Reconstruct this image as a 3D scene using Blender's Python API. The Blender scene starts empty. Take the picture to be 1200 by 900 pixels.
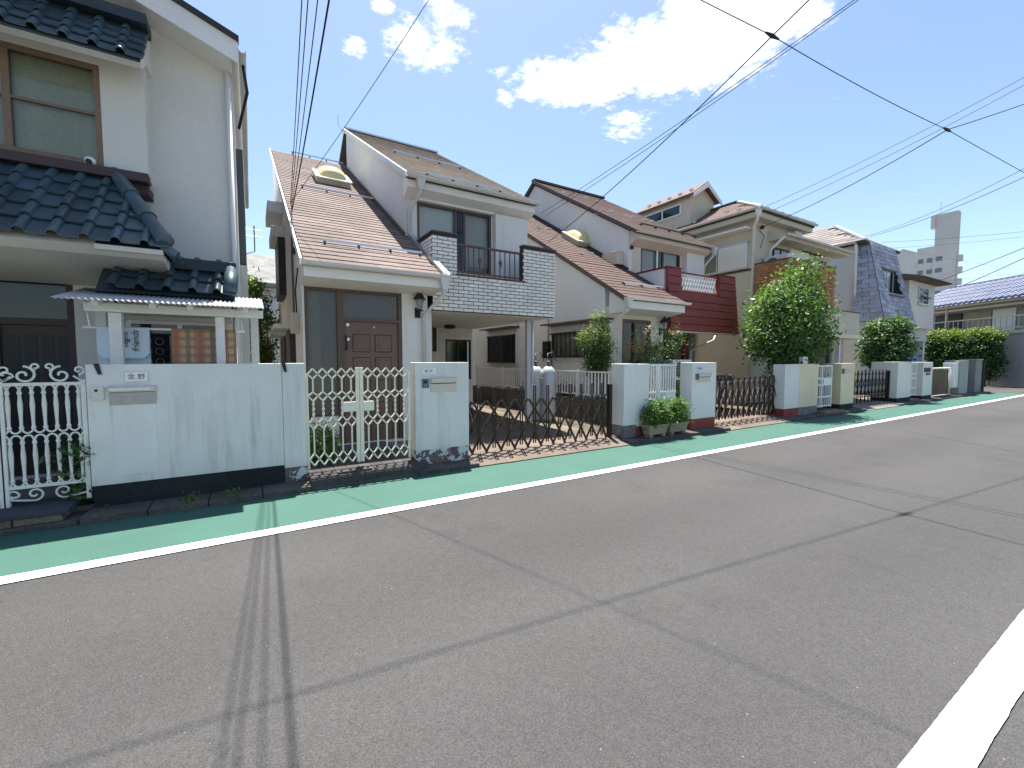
import bpy, math, random
import numpy as np
from mathutils import Vector, Matrix
random.seed(7); RNG = np.random.default_rng(7)
S = bpy.context.scene
# ------------------------------------------------------------------ camera
F, CX, CY, EYE = 503.0, 600.0, 450.0, 1.55
_X = np.array([832, 29, 503.]); _X /= np.linalg.norm(_X)
_Y = np.array([-305, 29, 503.]); _Y -= _X * _Y.dot(_X); _Y /= np.linalg.norm(_Y)
_Z = np.cross(_Y, _X)
if _Z[1] < 0: _Z = -_Z
ROT = np.array([_X, _Y, _Z])          # world = ROT @ (right, up, forward)
cd = bpy.data.cameras.new('camera'); cam = bpy.data.objects.new('camera', cd)
S.collection.objects.link(cam); S.camera = cam
cd.sensor_width = 36; cd.lens = 36 * F / 1200; cd.clip_start = .05; cd.clip_end = 4000
m = Matrix.Identity(4)
for i in range(3):
    m[i][0], m[i][1], m[i][2] = ROT[i][0], ROT[i][1], -ROT[i][2]
m[2][3] = EYE
cam.matrix_world = m
# ------------------------------------------------------------------ light
SUN = Vector((.12, .31, 1)).normalized()
EXPOSURE = 1.55
S.view_settings.view_transform = 'Standard'; S.view_settings.look = 'None'
S.view_settings.exposure = EXPOSURE; S.view_settings.gamma = 1
S.view_settings.use_curve_mapping = False
sl = bpy.data.lights.new('sun', 'SUN'); so = bpy.data.objects.new('sun', sl); S.collection.objects.link(so)
sl.energy = 4.6; sl.angle = math.radians(.53); sl.color = (1, .955, .88)
so.rotation_euler = SUN.to_track_quat('Z', 'Y').to_euler(); so.location = (0, 0, 40)
W = bpy.data.worlds.new('World'); S.world = W; W.use_nodes = True
def world():
    nt = W.node_tree; N = nt.nodes; L = nt.links; N.clear()
    out = N.new('ShaderNodeOutputWorld'); bg = N.new('ShaderNodeBackground')
    sky = N.new('ShaderNodeTexSky'); sky.sky_type = 'NISHITA'; sky.sun_disc = False
    sky.sun_elevation = math.asin(SUN.z); sky.sun_rotation = math.atan2(SUN.x, SUN.y)
    sky.air_density = 1.0; sky.dust_density = .8; sky.ozone_density = 1.7; sky.altitude = 20
    tc = N.new('ShaderNodeTexCoord')
    # cloud layer: direction projected on a plane overhead
    sep = N.new('ShaderNodeSeparateXYZ'); L.new(tc.outputs['Generated'], sep.inputs[0])
    zz = N.new('ShaderNodeMath'); zz.operation = 'MAXIMUM'; zz.inputs[1].default_value = .03; L.new(sep.outputs[2], zz.inputs[0])
    dv = N.new('ShaderNodeVectorMath'); dv.operation = 'DIVIDE'
    cb = N.new('ShaderNodeCombineXYZ')
    for i in range(3): L.new(zz.outputs[0], cb.inputs[i])
    L.new(tc.outputs['Generated'], dv.inputs[0]); L.new(cb.outputs[0], dv.inputs[1])
    def math2(op, a, b=None, c=None):
        n = N.new('ShaderNodeMath'); n.operation = op
        for k, s in enumerate((a, b, c)):
            if s is None: continue
            if hasattr(s, 'default_value') or hasattr(s, 'is_linked'): L.new(s, n.inputs[k])
            else: n.inputs[k].default_value = s
        return n.outputs[0]
    no = N.new('ShaderNodeTexNoise'); no.inputs['Scale'].default_value = 7.; no.inputs['Detail'].default_value = 10; no.inputs['Distortion'].default_value = .25
    no.inputs['Roughness'].default_value = .62; L.new(dv.outputs[0], no.inputs['Vector'])
    big = N.new('ShaderNodeTexNoise'); big.inputs['Scale'].default_value = .8; big.inputs['Detail'].default_value = 2
    off = N.new('ShaderNodeVectorMath'); off.operation = 'ADD'; off.inputs[1].default_value = (4.3, 1.7, 0)
    L.new(dv.outputs[0], off.inputs[0]); L.new(off.outputs[0], big.inputs['Vector'])
    # cumulus patches at their places in the cloud layer
    field = math2('MULTIPLY', big.outputs[0], .24)
    for (cx, cy, rx, ry, rot, amp) in CLOUDS:
        mp = N.new('ShaderNodeMapping'); mp.vector_type = 'TEXTURE'
        mp.inputs['Location'].default_value = (cx, cy, 1); mp.inputs['Rotation'].default_value = (0, 0, rot)
        mp.inputs['Scale'].default_value = (rx, ry, 1); L.new(dv.outputs[0], mp.inputs[0])
        ln = N.new('ShaderNodeVectorMath'); ln.operation = 'LENGTH'; L.new(mp.outputs[0], ln.inputs[0])
        r = N.new('ShaderNodeMapRange'); r.interpolation_type = 'SMOOTHSTEP'
        r.inputs['From Min'].default_value = 1.5; r.inputs['From Max'].default_value = .2
        r.inputs['To Min'].default_value = 0; r.inputs['To Max'].default_value = amp
        L.new(ln.outputs['Value'], r.inputs['Value'])
        field = math2('MAXIMUM', field, r.outputs[0])
    n3 = N.new('ShaderNodeTexNoise'); n3.inputs['Scale'].default_value = 24.; n3.inputs['Detail'].default_value = 8; n3.inputs['Roughness'].default_value = .65; L.new(dv.outputs[0], n3.inputs['Vector'])
    s = math2('ADD', field, math2('MULTIPLY', math2('SUBTRACT', no.outputs[0], .5), 1.6))
    s = math2('ADD', s, math2('MULTIPLY', math2('SUBTRACT', n3.outputs[0], .5), 1.3))
    mr = N.new('ShaderNodeMapRange'); mr.interpolation_type = 'SMOOTHSTEP'
    mr.inputs['From Min'].default_value = .42; mr.inputs['From Max'].default_value = .95
    L.new(s, mr.inputs['Value'])
    sh = N.new('ShaderNodeMapRange'); sh.inputs['From Min'].default_value = 1.15; sh.inputs['From Max'].default_value = 1.75
    sh.inputs['To Min'].default_value = 1.0; sh.inputs['To Max'].default_value = .62; L.new(s, sh.inputs['Value'])
    hz = N.new('ShaderNodeMapRange'); hz.inputs['From Min'].default_value = .08; hz.inputs['From Max'].default_value = .3
    L.new(sep.outputs[2], hz.inputs['Value'])
    cl = math2('MULTIPLY', mr.outputs[0], hz.outputs[0])
    mixc = N.new('ShaderNodeMix'); mixc.data_type = 'RGBA'
    L.new(cl, mixc.inputs['Factor'])
    L.new(sky.outputs[0], mixc.inputs['A']); cs = N.new('ShaderNodeVectorMath'); cs.operation = 'SCALE'; cs.inputs[0].default_value = CLOUD_COL[:3]; L.new(sh.outputs[0], cs.inputs['Scale']); L.new(cs.outputs[0], mixc.inputs['B'])
    L.new(mixc.outputs['Result'], bg.inputs['Color']); bg.inputs['Strength'].default_value = SKY_STR
    L.new(bg.outputs[0], out.inputs[0])
def dirplane(u, v):
    d = ROT @ np.array([(u - CX) / F, (CY - v) / F, 1.]); return d[0] / d[2], d[1] / d[2]
CLOUD_COL = (6.2, 6.35, 6.6, 1); SKY_STR = .077
CLOUDS = []
def cloud(u, v, ru, rv, amp):
    a = np.array(dirplane(u, v)); b = np.array(dirplane(u + ru, v)); c = np.array(dirplane(u, v - rv))
    CLOUDS.append((a[0], a[1], float(np.hypot(*(b - a))), float(np.hypot(*(c - a))), float(math.atan2(b[1] - a[1], b[0] - a[0])), amp))
cloud(690, 98, 115, 40, 1.05); cloud(790, 72, 130, 58, 1.25); cloud(870, 22, 110, 52, 1.25); cloud(500, 55, 56, 50, .86); cloud(525, 15, 34, 28, .82); cloud(735, 147, 36, 21, .84)
cloud(590, 115, 20, 18, .72); cloud(415, 55, 20, 18, .72); cloud(450, 8, 18, 14, .76)
world()
# ------------------------------------------------------------------ helpers
def at(u, v, Y):                      # point on the vertical plane at street depth Y
    d = ROT @ np.array([(u - CX) / F, (CY - v) / F, 1.]); t = Y / d[1]
    return Vector((d[0] * t, Y, EYE + d[2] * t))
def atx(u, v, X):
    d = ROT @ np.array([(u - CX) / F, (CY - v) / F, 1.]); t = X / d[0]
    return Vector((X, d[1] * t, EYE + d[2] * t))
def gr(u, v, z=0.):
    d = ROT @ np.array([(u - CX) / F, (CY - v) / F, 1.]); t = (z - EYE) / d[2]
    return Vector((d[0] * t, d[1] * t, z))
COL = S.collection
ORG = {}
def tag(o, label=None, cat=None, group=None, kind=None):
    if label: o['label'] = label
    if cat: o['category'] = cat
    if group: o['group'] = group
    if kind: o['kind'] = kind
    return o
def thing(name, label, cat, loc, group=None):
    o = bpy.data.objects.new(name, None); COL.objects.link(o)
    o.empty_display_size = .2; o.location = loc; ORG[o] = Vector(loc)
    return tag(o, label, cat, group)
def link(name, me, parent, loc, mat4=None):
    o = bpy.data.objects.new(name, me); COL.objects.link(o)
    if parent is not None:
        o.parent = parent
        base = ORG[parent]
    else: base = Vector((0, 0, 0))
    if mat4 is None:
        o.location = Vector(loc) - base; ORG[o] = Vector(loc)
    else:
        o.matrix_local = Matrix.Translation(-base) @ mat4; ORG[o] = mat4.to_translation()
    return o
class MB:
    def __init__(s): s.v = []; s.f = []
    def add(s, vs, fs):
        n = len(s.v); s.v += [tuple(p) for p in vs]; s.f += [tuple(i + n for i in f) for f in fs]; return s
    def box(s, x0, x1, y0, y1, z0, z1):
        if x0 > x1: x0, x1 = x1, x0
        if y0 > y1: y0, y1 = y1, y0
        if z0 > z1: z0, z1 = z1, z0
        return s.add([(x0,y0,z0),(x1,y0,z0),(x1,y1,z0),(x0,y1,z0),(x0,y0,z1),(x1,y0,z1),(x1,y1,z1),(x0,y1,z1)],
              [(0,3,2,1),(4,5,6,7),(0,1,5,4),(1,2,6,5),(2,3,7,6),(3,0,4,7)])
    def prism(s, pts, d):             # closed outline + extrusion vector
        n = len(pts); P = [Vector(p) for p in pts]; d = Vector(d)
        nrm = Vector((0, 0, 0))
        for i in range(n): nrm += P[i].cross(P[(i + 1) % n])
        if nrm.dot(d) > 0: P = P[::-1]
        Q = [p + d for p in P]
        return s.add(P + Q, [tuple(range(n)), tuple(range(2*n-1, n-1, -1))] + [((i+1)%n, i, i+n, (i+1)%n+n) for i in range(n)])
    def beam(s, a, b, w, h=None, up=(0,0,1)):   # rectangular bar from a to b
        a = Vector(a); b = Vector(b); h = w if h is None else h
        t = (b - a).normalized(); u = Vector(up)
        if abs(t.dot(u)) > .98: u = Vector((0, 1, 0))
        r = t.cross(u).normalized() * (w / 2); q = r.cross(t).normalized() * (h / 2)
        c = [a-r-q, a+r-q, a+r+q, a-r+q]; e = [p + (b - a) for p in c]
        return s.add(c + e, [(0,1,2,3),(7,6,5,4),(0,4,5,1),(1,5,6,2),(2,6,7,3),(3,7,4,0)])
    def tube(s, path, r, n=8, caps=True):
        P = [Vector(p) for p in path]; k = len(P)
        rr = r if isinstance(r, (list, tuple)) else [r] * k
        pu = None; base = len(s.v)
        for i in range(k):
            t = (P[min(i+1, k-1)] - P[max(i-1, 0)]).normalized()
            if pu is None:
                u = Vector((0,0,1)) if abs(t.z) < .9 else Vector((1,0,0))
            else: u = pu
            u = (u - t * u.dot(t)).normalized(); pu = u; w = t.cross(u)
            for j in range(n):
                a = 2 * math.pi * j / n
                s.v.append(tuple(P[i] + (u * math.cos(a) + w * math.sin(a)) * rr[i]))
        for i in range(k - 1):
            for j in range(n):
                a = base + i*n + j; b = base + i*n + (j+1) % n
                s.f.append((a, b, b + n, a + n))
        if caps:
            s.f.append(tuple(base + j for j in range(n))[::-1]); s.f.append(tuple(base + (k-1)*n + j for j in range(n)))
        return s
    def lathe(s, prof, c, n=16):      # prof: (r, z) list, bottom to top
        base = len(s.v); c = Vector(c)
        for (r, z) in prof:
            for j in range(n):
                a = 2 * math.pi * j / n
                s.v.append((c.x + r * math.cos(a), c.y + r * math.sin(a), c.z + z))
        k = len(prof)
        for i in range(k - 1):
            for j in range(n):
                a = base + i*n + j; b = base + i*n + (j+1) % n
                s.f.append((a, b, b + n, a + n))
        s.f.append(tuple(base + j for j in range(n))[::-1]); s.f.append(tuple(base + (k-1)*n + j for j in range(n)))
        return s
    def wall(s, axis, c0, c1, a0, a1, z0, z1, holes=()):
        """wall slab: axis 'x' runs along X at Y in [c0,c1]; 'y' runs along Y at X in [c0,c1]; rectangular holes (a0,a1,z0,z1)"""
        A = sorted(set([a0, a1] + [min(max(h[i], a0), a1) for h in holes for i in (0, 1)]))
        Z = sorted(set([z0, z1] + [min(max(h[i], z0), z1) for h in holes for i in (2, 3)]))
        def solid(i, j):
            if i < 0 or j < 0 or i >= len(A)-1 or j >= len(Z)-1: return False
            a = (A[i]+A[i+1])/2; z = (Z[j]+Z[j+1])/2
            return not any(h[0] < a < h[1] and h[2] < z < h[3] for h in holes)
        def P(a, c, z): return (a, c, z) if axis == 'x' else (c, a, z)
        flip = axis != 'x'
        def q(*p):
            s.add(p if not flip else p[::-1], [(0,1,2,3)])
        for i in range(len(A)-1):
            for j in range(len(Z)-1):
                if not solid(i, j): continue
                a, b, z, y = A[i], A[i+1], Z[j], Z[j+1]
                q(P(a,c0,z), P(b,c0,z), P(b,c0,y), P(a,c0,y))
                q(P(b,c1,z), P(a,c1,z), P(a,c1,y), P(b,c1,y))
                if not solid(i-1, j): q(P(a,c1,z), P(a,c0,z), P(a,c0,y), P(a,c1,y))
                if not solid(i+1, j): q(P(b,c0,z), P(b,c1,z), P(b,c1,y), P(b,c0,y))
                if not solid(i, j-1): q(P(a,c1,z), P(b,c1,z), P(b,c0,z), P(a,c0,z))
                if not solid(i, j+1): q(P(a,c0,y), P(b,c0,y), P(b,c1,y), P(a,c1,y))
        return s
    def mesh(s, name, mat, smooth=False, o=(0,0,0)):
        me = bpy.data.meshes.new(name)
        me.from_pydata([(p[0]-o[0], p[1]-o[1], p[2]-o[2]) for p in s.v], [], s.f)
        if mat is not None: me.materials.append(mat)
        if smooth: me.polygons.foreach_set('use_smooth', [True] * len(me.polygons))
        return me
    def build(s, name, mat, parent=None, smooth=False, bevel=0, **kw):
        a = np.array(s.v); lo = a.min(0); hi = a.max(0)
        o = Vector(((lo[0]+hi[0])/2, (lo[1]+hi[1])/2, lo[2]))
        me = s.mesh(name, mat, smooth, o)
        ob = link(name, me, parent, o)
        if smooth == 'auto':
            pass
        if bevel:
            b = ob.modifiers.new('bevel', 'BEVEL'); b.width = bevel; b.segments = 2; b.limit_method = 'ANGLE'; b.angle_limit = math.radians(40)
        if kw: tag(ob, kw.get('label'), kw.get('category'), kw.get('group'), kw.get('kind'))
        return ob
def bx(name, mat, parent, x0, x1, y0, y1, z0, z1, bevel=0, **kw):
    return MB().box(x0, x1, y0, y1, z0, z1).build(name, mat, parent, bevel=bevel, **kw)
# ------------------------------------------------------------------ materials
MATS = {}
def M(name, base, rough=.75, var=.15, vs=1.2, fine=.10, fs=35., bump=.15, bs=90., metal=0., spec=.35,
      streak=0., dirt=(.16, .155, .13), spots=0., rnd=0., low=None, spr=(.56, .66), sdir=(7, 7, .55)):
    if name in MATS: return MATS[name]
    mt = bpy.data.materials.new(name); mt.use_nodes = True; MATS[name] = mt
    nt = mt.node_tree; N = nt.nodes; L = nt.links; b = N['Principled BSDF']
    geo = N.new('ShaderNodeNewGeometry')
    def noise(scale, detail=4, vec=None, rg=.55):
        n = N.new('ShaderNodeTexNoise'); n.inputs['Scale'].default_value = scale; n.inputs['Detail'].default_value = detail
        n.inputs['Roughness'].default_value = rg
        L.new(vec if vec is not None else geo.outputs['Position'], n.inputs['Vector']); return n.outputs[0]
    def rng(val, a, b_, c, d):
        r = N.new('ShaderNodeMapRange'); L.new(val, r.inputs['Value'])
        for k, x in zip(('From Min', 'From Max', 'To Min', 'To Max'), (a, b_, c, d)): r.inputs[k].default_value = x
        return r.outputs[0]
    def mul(x, y):
        n = N.new('ShaderNodeMath'); n.operation = 'MULTIPLY'; L.new(x, n.inputs[0])
        if isinstance(y, float): n.inputs[1].default_value = y
        else: L.new(y, n.inputs[1])
        return n.outputs[0]
    def mix(f, a, b_):
        n = N.new('ShaderNodeMix'); n.data_type = 'RGBA'
        if isinstance(f, float): n.inputs['Factor'].default_value = f
        else: L.new(f, n.inputs['Factor'])
        for k, x in (('A', a), ('B', b_)):
            if isinstance(x, tuple): n.inputs[k].default_value = (*x[:3], 1)
            else: L.new(x, n.inputs[k])
        return n.outputs['Result']
    v = rng(noise(vs, 5), .3, .7, 1 - var, 1 + var)
    v = mul(v, rng(noise(fs, 3), .3, .7, 1 - fine, 1 + fine))
    if rnd:
        oi = N.new('ShaderNodeObjectInfo'); v = mul(v, rng(oi.outputs['Random'], 0, 1, 1 - rnd, 1 + rnd))
    sc = N.new('ShaderNodeVectorMath'); sc.operation = 'SCALE'; sc.inputs[0].default_value = base[:3]; L.new(v, sc.inputs['Scale'])
    c = sc.outputs[0]
    if streak:
        mp = N.new('ShaderNodeMapping'); mp.inputs['Scale'].default_value = sdir; L.new(geo.outputs['Position'], mp.inputs[0])
        st = rng(noise(1.0, 6, mp.outputs[0], .65), .5, .78, 0, 1)
        pt = rng(noise(1.1, 4), .42, .68, 0, 1)
        c = mix(mul(mul(st, pt), float(streak)), c, dirt)
    if spots:
        c = mix(mul(rng(noise(5.5, 6, None, .7), spr[0], spr[1], 0, 1), float(spots)), c, dirt)
    if low:                              # splash dirt near the ground: colour, height
        sp = N.new('ShaderNodeSeparateXYZ'); L.new(geo.outputs['Position'], sp.inputs[0])
        n2 = N.new('ShaderNodeMath'); n2.operation = 'ADD'; L.new(sp.outputs[2], n2.inputs[0])
        L.new(rng(noise(4, 5), 0, 1, -.35 * low[1] * 2, .35 * low[1] * 2), n2.inputs[1])
        c = mix(rng(n2.outputs[0], 0, low[1], low[2], 0), c, low[0])
    L.new(c, b.inputs['Base Color'])
    b.inputs['Roughness'].default_value = rough; b.inputs['Metallic'].default_value = metal
    b.inputs['Specular IOR Level'].default_value = spec
    if bump:
        bp = N.new('ShaderNodeBump'); bp.inputs['Strength'].default_value = bump; bp.inputs['Distance'].default_value = .01
        L.new(noise(bs, 4, None, .65), bp.inputs['Height']); L.new(bp.outputs[0], b.inputs['Normal'])
    return mt
def glass(name, tint=(.75, .8, .8), rough=.02, body=0., bodycol=(.1, .11, .11)):
    if name in MATS: return MATS[name]
    mt = bpy.data.materials.new(name); mt.use_nodes = True; MATS[name] = mt
    nt = mt.node_tree; N = nt.nodes; L = nt.links; N.clear()
    o = N.new('ShaderNodeOutputMaterial'); t = N.new('ShaderNodeBsdfTransparent'); t.inputs[0].default_value = (*tint, 1)
    g = N.new('ShaderNodeBsdfGlossy'); g.inputs['Roughness'].default_value = rough; g.inputs['Color'].default_value = (.9, .9, .9, 1)
    fr = N.new('ShaderNodeFresnel'); fr.inputs[0].default_value = 1.55
    m1 = N.new('ShaderNodeMixShader'); L.new(fr.outputs[0], m1.inputs[0])
    if body:
        d = N.new('ShaderNodeBsdfDiffuse'); d.inputs[0].default_value = (*bodycol, 1)
        m0 = N.new('ShaderNodeMixShader'); m0.inputs[0].default_value = body
        L.new(t.outputs[0], m0.inputs[1]); L.new(d.outputs[0], m0.inputs[2]); L.new(m0.outputs[0], m1.inputs[1])
    else: L.new(t.outputs[0], m1.inputs[1])
    L.new(g.outputs[0], m1.inputs[2]); L.new(m1.outputs[0], o.inputs[0])
    return mt
def leafmat(name, a, b, trans=.35, rough=.6):
    if name in MATS: return MATS[name]
    mt = bpy.data.materials.new(name); mt.use_nodes = True; MATS[name] = mt
    nt = mt.node_tree; N = nt.nodes; L = nt.links; N.clear()
    o = N.new('ShaderNodeOutputMaterial'); p = N.new('ShaderNodeBsdfPrincipled'); t = N.new('ShaderNodeBsdfTranslucent')
    geo = N.new('ShaderNodeNewGeometry'); mx = N.new('ShaderNodeMix'); mx.data_type = 'RGBA'
    L.new(geo.outputs['Random Per Island'], mx.inputs['Factor'])
    mx.inputs['A'].default_value = (*a, 1); mx.inputs['B'].default_value = (*b, 1)
    L.new(mx.outputs['Result'], p.inputs['Base Color']); p.inputs['Roughness'].default_value = rough; p.inputs['Specular IOR Level'].default_value = .5
    br = N.new('ShaderNodeVectorMath'); br.operation = 'MULTIPLY'; br.inputs[1].default_value = (1.3, 1.5, .6); L.new(mx.outputs['Result'], br.inputs[0])
    L.new(br.outputs[0], t.inputs[0])
    m1 = N.new('ShaderNodeMixShader'); m1.inputs[0].default_value = trans
    L.new(p.outputs[0], m1.inputs[1]); L.new(t.outputs[0], m1.inputs[2]); L.new(m1.outputs[0], o.inputs[0])
    return mt
# ------------------------------------------------------------------ ground
def asphalt():
    mt = M('asphalt', (.063, .0615, .0605), rough=.86, var=.13, vs=.45, fine=.05, fs=18, bump=.0, spec=.25)
    nt = mt.node_tree; N = nt.nodes; L = nt.links; b = N['Principled BSDF']
    src = b.inputs['Base Color'].links[0].from_socket
    geo = N.new('ShaderNodeNewGeometry')
    vo = N.new('ShaderNodeTexVoronoi'); vo.inputs['Scale'].default_value = 190; L.new(geo.outputs['Position'], vo.inputs['Vector'])
    r = N.new('ShaderNodeMapRange'); L.new(vo.outputs['Color'], r.inputs['Value'])
    r.inputs['From Min'].default_value = .1; r.inputs['From Max'].default_value = .9; r.inputs['To Min'].default_value = .70; r.inputs['To Max'].default_value = 1.30
    # few bright aggregate specks
    vs = N.new('ShaderNodeTexVoronoi'); vs.inputs['Scale'].default_value = 42; L.new(geo.outputs['Position'], vs.inputs['Vector'])
    sx = N.new('ShaderNodeSeparateColor'); L.new(vs.outputs['Color'], sx.inputs[0])
    gt = N.new('ShaderNodeMath'); gt.operation = 'GREATER_THAN'; gt.inputs[1].default_value = .985; L.new(sx.outputs[0], gt.inputs[0])
    ls = N.new('ShaderNodeMath'); ls.operation = 'LESS_THAN'; ls.inputs[1].default_value = .17; L.new(vs.outputs['Distance'], ls.inputs[0])
    sp = N.new('ShaderNodeMath'); sp.operation = 'MULTIPLY'; L.new(gt.outputs[0], sp.inputs[0]); L.new(ls.outputs[0], sp.inputs[1])
    # worn darker patches with a shape of their own
    pn = N.new('ShaderNodeTexNoise'); pn.inputs['Scale'].default_value = .9; pn.inputs['Detail'].default_value = 7; pn.inputs['Roughness'].default_value = .7
    L.new(geo.outputs['Position'], pn.inputs['Vector'])
    pr = N.new('ShaderNodeMapRange'); L.new(pn.outputs[0], pr.inputs['Value'])
    pr.inputs['From Min'].default_value = .52; pr.inputs['From Max'].default_value = .68; pr.inputs['To Min'].default_value = 1; pr.inputs['To Max'].default_value = .80
    # hairline cracks: cell edges of a warped voronoi, broken up by noise
    wn = N.new('ShaderNodeTexNoise'); wn.inputs['Scale'].default_value = 1.6; wn.inputs['Detail'].default_value = 5; L.new(geo.outputs['Position'], wn.inputs['Vector'])
    wv = N.new('ShaderNodeVectorMath'); wv.operation = 'MULTIPLY_ADD'; wv.inputs[1].default_value = (.8, .8, 0); L.new(wn.outputs['Color'], wv.inputs[0]); L.new(geo.outputs['Position'], wv.inputs[2])
    vc = N.new('ShaderNodeTexVoronoi'); vc.feature = 'DISTANCE_TO_EDGE'; vc.inputs['Scale'].default_value = .33; L.new(wv.outputs[0], vc.inputs['Vector'])
    ck = N.new('ShaderNodeMapRange'); L.new(vc.outputs['Distance'], ck.inputs['Value']); ck.inputs['From Min'].default_value = .0; ck.inputs['From Max'].default_value = .0035; ck.inputs['To Min'].default_value = 1; ck.inputs['To Max'].default_value = 0
    cm = N.new('ShaderNodeMapRange'); L.new(pn.outputs[0], cm.inputs['Value']); cm.inputs['From Min'].default_value = .50; cm.inputs['From Max'].default_value = .60; cm.inputs['To Max'].default_value = .16
    cx_ = N.new('ShaderNodeMath'); cx_.operation = 'MULTIPLY'; L.new(ck.outputs[0], cx_.inputs[0]); L.new(cm.outputs[0], cx_.inputs[1])
    c1 = N.new('ShaderNodeMath'); c1.operation = 'SUBTRACT'; c1.inputs[0].default_value = 1; L.new(cx_.outputs[0], c1.inputs[1])
    # wheel tracks worn smoother and paler along the lane
    sy = N.new('ShaderNodeSeparateXYZ'); L.new(geo.outputs['Position'], sy.inputs[0])
    wt = N.new('ShaderNodeMath'); wt.operation = 'MULTIPLY'; wt.inputs[1].default_value = 3.9; L.new(sy.outputs[1], wt.inputs[0])
    ws = N.new('ShaderNodeMath'); ws.operation = 'SINE'; L.new(wt.outputs[0], ws.inputs[0])
    wr = N.new('ShaderNodeMapRange'); L.new(ws.outputs[0], wr.inputs['Value']); wr.inputs['From Min'].default_value = -1; wr.inputs['To Min'].default_value = .95; wr.inputs['To Max'].default_value = 1.05
    m0 = N.new('ShaderNodeMath'); m0.operation = 'MULTIPLY'; L.new(pr.outputs[0], m0.inputs[0]); L.new(c1.outputs[0], m0.inputs[1])
    mw = N.new('ShaderNodeMath'); mw.operation = 'MULTIPLY'; L.new(m0.outputs[0], mw.inputs[0]); L.new(wr.outputs[0], mw.inputs[1])
    m1 = N.new('ShaderNodeMath'); m1.operation = 'MULTIPLY'; L.new(r.outputs[0], m1.inputs[0]); L.new(mw.outputs[0], m1.inputs[1])
    s1 = N.new('ShaderNodeVectorMath'); s1.operation = 'SCALE'; L.new(src, s1.inputs[0]); L.new(m1.outputs[0], s1.inputs['Scale'])
    mx = N.new('ShaderNodeMix'); mx.data_type = 'RGBA'; L.new(sp.outputs[0], mx.inputs['Factor']); L.new(s1.outputs[0], mx.inputs['A'])
    mx.inputs['B'].default_value = (.17, .165, .155, 1); L.new(mx.outputs['Result'], b.inputs['Base Color'])
    bp = N.new('ShaderNodeBump'); bp.inputs['Strength'].default_value = .55; bp.inputs['Distance'].default_value = .006
    L.new(vo.outputs['Distance'], bp.inputs['Height']); L.new(bp.outputs[0], b.inputs['Normal'])
    return mt
def paint(name, col, wear, wcol):
    mt = M(name, col, rough=.7, var=.07, vs=1.5, fine=.10, fs=60, bump=.35, bs=170, spec=.3, rnd=0)
    nt = mt.node_tree; N = nt.nodes; L = nt.links; b = N['Principled BSDF']; src = b.inputs['Base Color'].links[0].from_socket
    geo = N.new('ShaderNodeNewGeometry'); n = N.new('ShaderNodeTexNoise'); n.inputs['Scale'].default_value = 26; n.inputs['Detail'].default_value = 8; n.inputs['Roughness'].default_value = .75
    L.new(geo.outputs['Position'], n.inputs['Vector'])
    n2 = N.new('ShaderNodeTexNoise'); n2.inputs['Scale'].default_value = 1.1; n2.inputs['Detail'].default_value = 4; L.new(geo.outputs['Position'], n2.inputs['Vector'])
    ad = N.new('ShaderNodeMath'); ad.operation = 'ADD'; L.new(n.outputs[0], ad.inputs[0]); L.new(n2.outputs[0], ad.inputs[1])
    r = N.new('ShaderNodeMapRange'); L.new(ad.outputs[0], r.inputs['Value']); r.inputs['From Min'].default_value = 1.14; r.inputs['From Max'].default_value = 1.34
    r.inputs['To Max'].default_value = wear
    mx = N.new('ShaderNodeMix'); mx.data_type = 'RGBA'; L.new(r.outputs[0], mx.inputs['Factor']); L.new(src, mx.inputs['A']); mx.inputs['B'].default_value = (*wcol, 1)
    L.new(mx.outputs['Result'], b.inputs['Base Color']); return mt
CONC = M('kerb_concrete', (.085, .075, .063), rough=.9, var=.3, vs=2.5, fine=.25, fs=40, bump=.5, bs=70, spots=.8, dirt=(.035, .033, .026))
YARD = M('yard_concrete', (.17, .155, .135), rough=.9, var=.25, vs=1.3, fine=.2, fs=30, bump=.4, bs=60, spots=.4, dirt=(.07, .065, .05))
def sheet(name, mat, x0, x1, y0, y1, z):
    return MB().add([(x0,y0,z),(x1,y0,z),(x1,y1,z),(x0,y1,z)], [(0,1,2,3)]).build(name, mat, None, kind='structure')
sheet('ground', M('soil', (.12, .115, .1), rough=.95, var=.3, vs=.2), -1500, 2500, -1500, 2500, -.03)
sheet('road', asphalt(), -80, 190, -6, 5.5, 0)
sheet('cross_road', MATS['asphalt'], 29.6, 35.2, 5.5, 60, -.001)
sheet('cross_road', MATS['asphalt'], 29.6, 35.2, -60, -6, -.001)
GREEN = paint('green_paint', (.036, .106, .081), .5, (.10, .125, .105))
WHITE = paint('white_paint', (.74, .74, .72), .45, (.3, .3, .28))
def ragged(name, mat, x0, x1, y0, y1, z, j0, j1, step=.05):
    n = int((x1-x0)/step); a = RNG.normal(size=n+1)*j0; b = RNG.normal(size=n+1)*j1
    a = np.convolve(a, [.3,.4,.3], 'same'); b = np.convolve(b, [.3,.4,.3], 'same')
    vs = []
    for i in range(n+1):
        x = x0 + (x1-x0)*i/n; vs += [(x, y0+a[i], z), (x, y1+b[i], z)]
    return MB().add(vs, [(2*i, 2*i+2, 2*i+3, 2*i+1) for i in range(n)]).build(name, mat, None, kind='structure')
ragged('green_roadside_strip', GREEN, -12, 29.4, 4.40, 5.45, .004, .002, .016)
sheet('green_roadside_strip', GREEN, 35.4, 90, 4.40, 5.46, .004)
ragged('road_marking', WHITE, -12, 29.6, 4.265, 4.415, .008, .0014, .0014, .03)
sheet('road_marking', WHITE, 35.2, 90, 4.265, 4.415, .008)
ragged('road_marking', WHITE, -12, 29.6, .405, .56, .008, .0014, .0014, .02)
sheet('road_marking', WHITE, 35.2, 90, .405, .56, .008)
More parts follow.
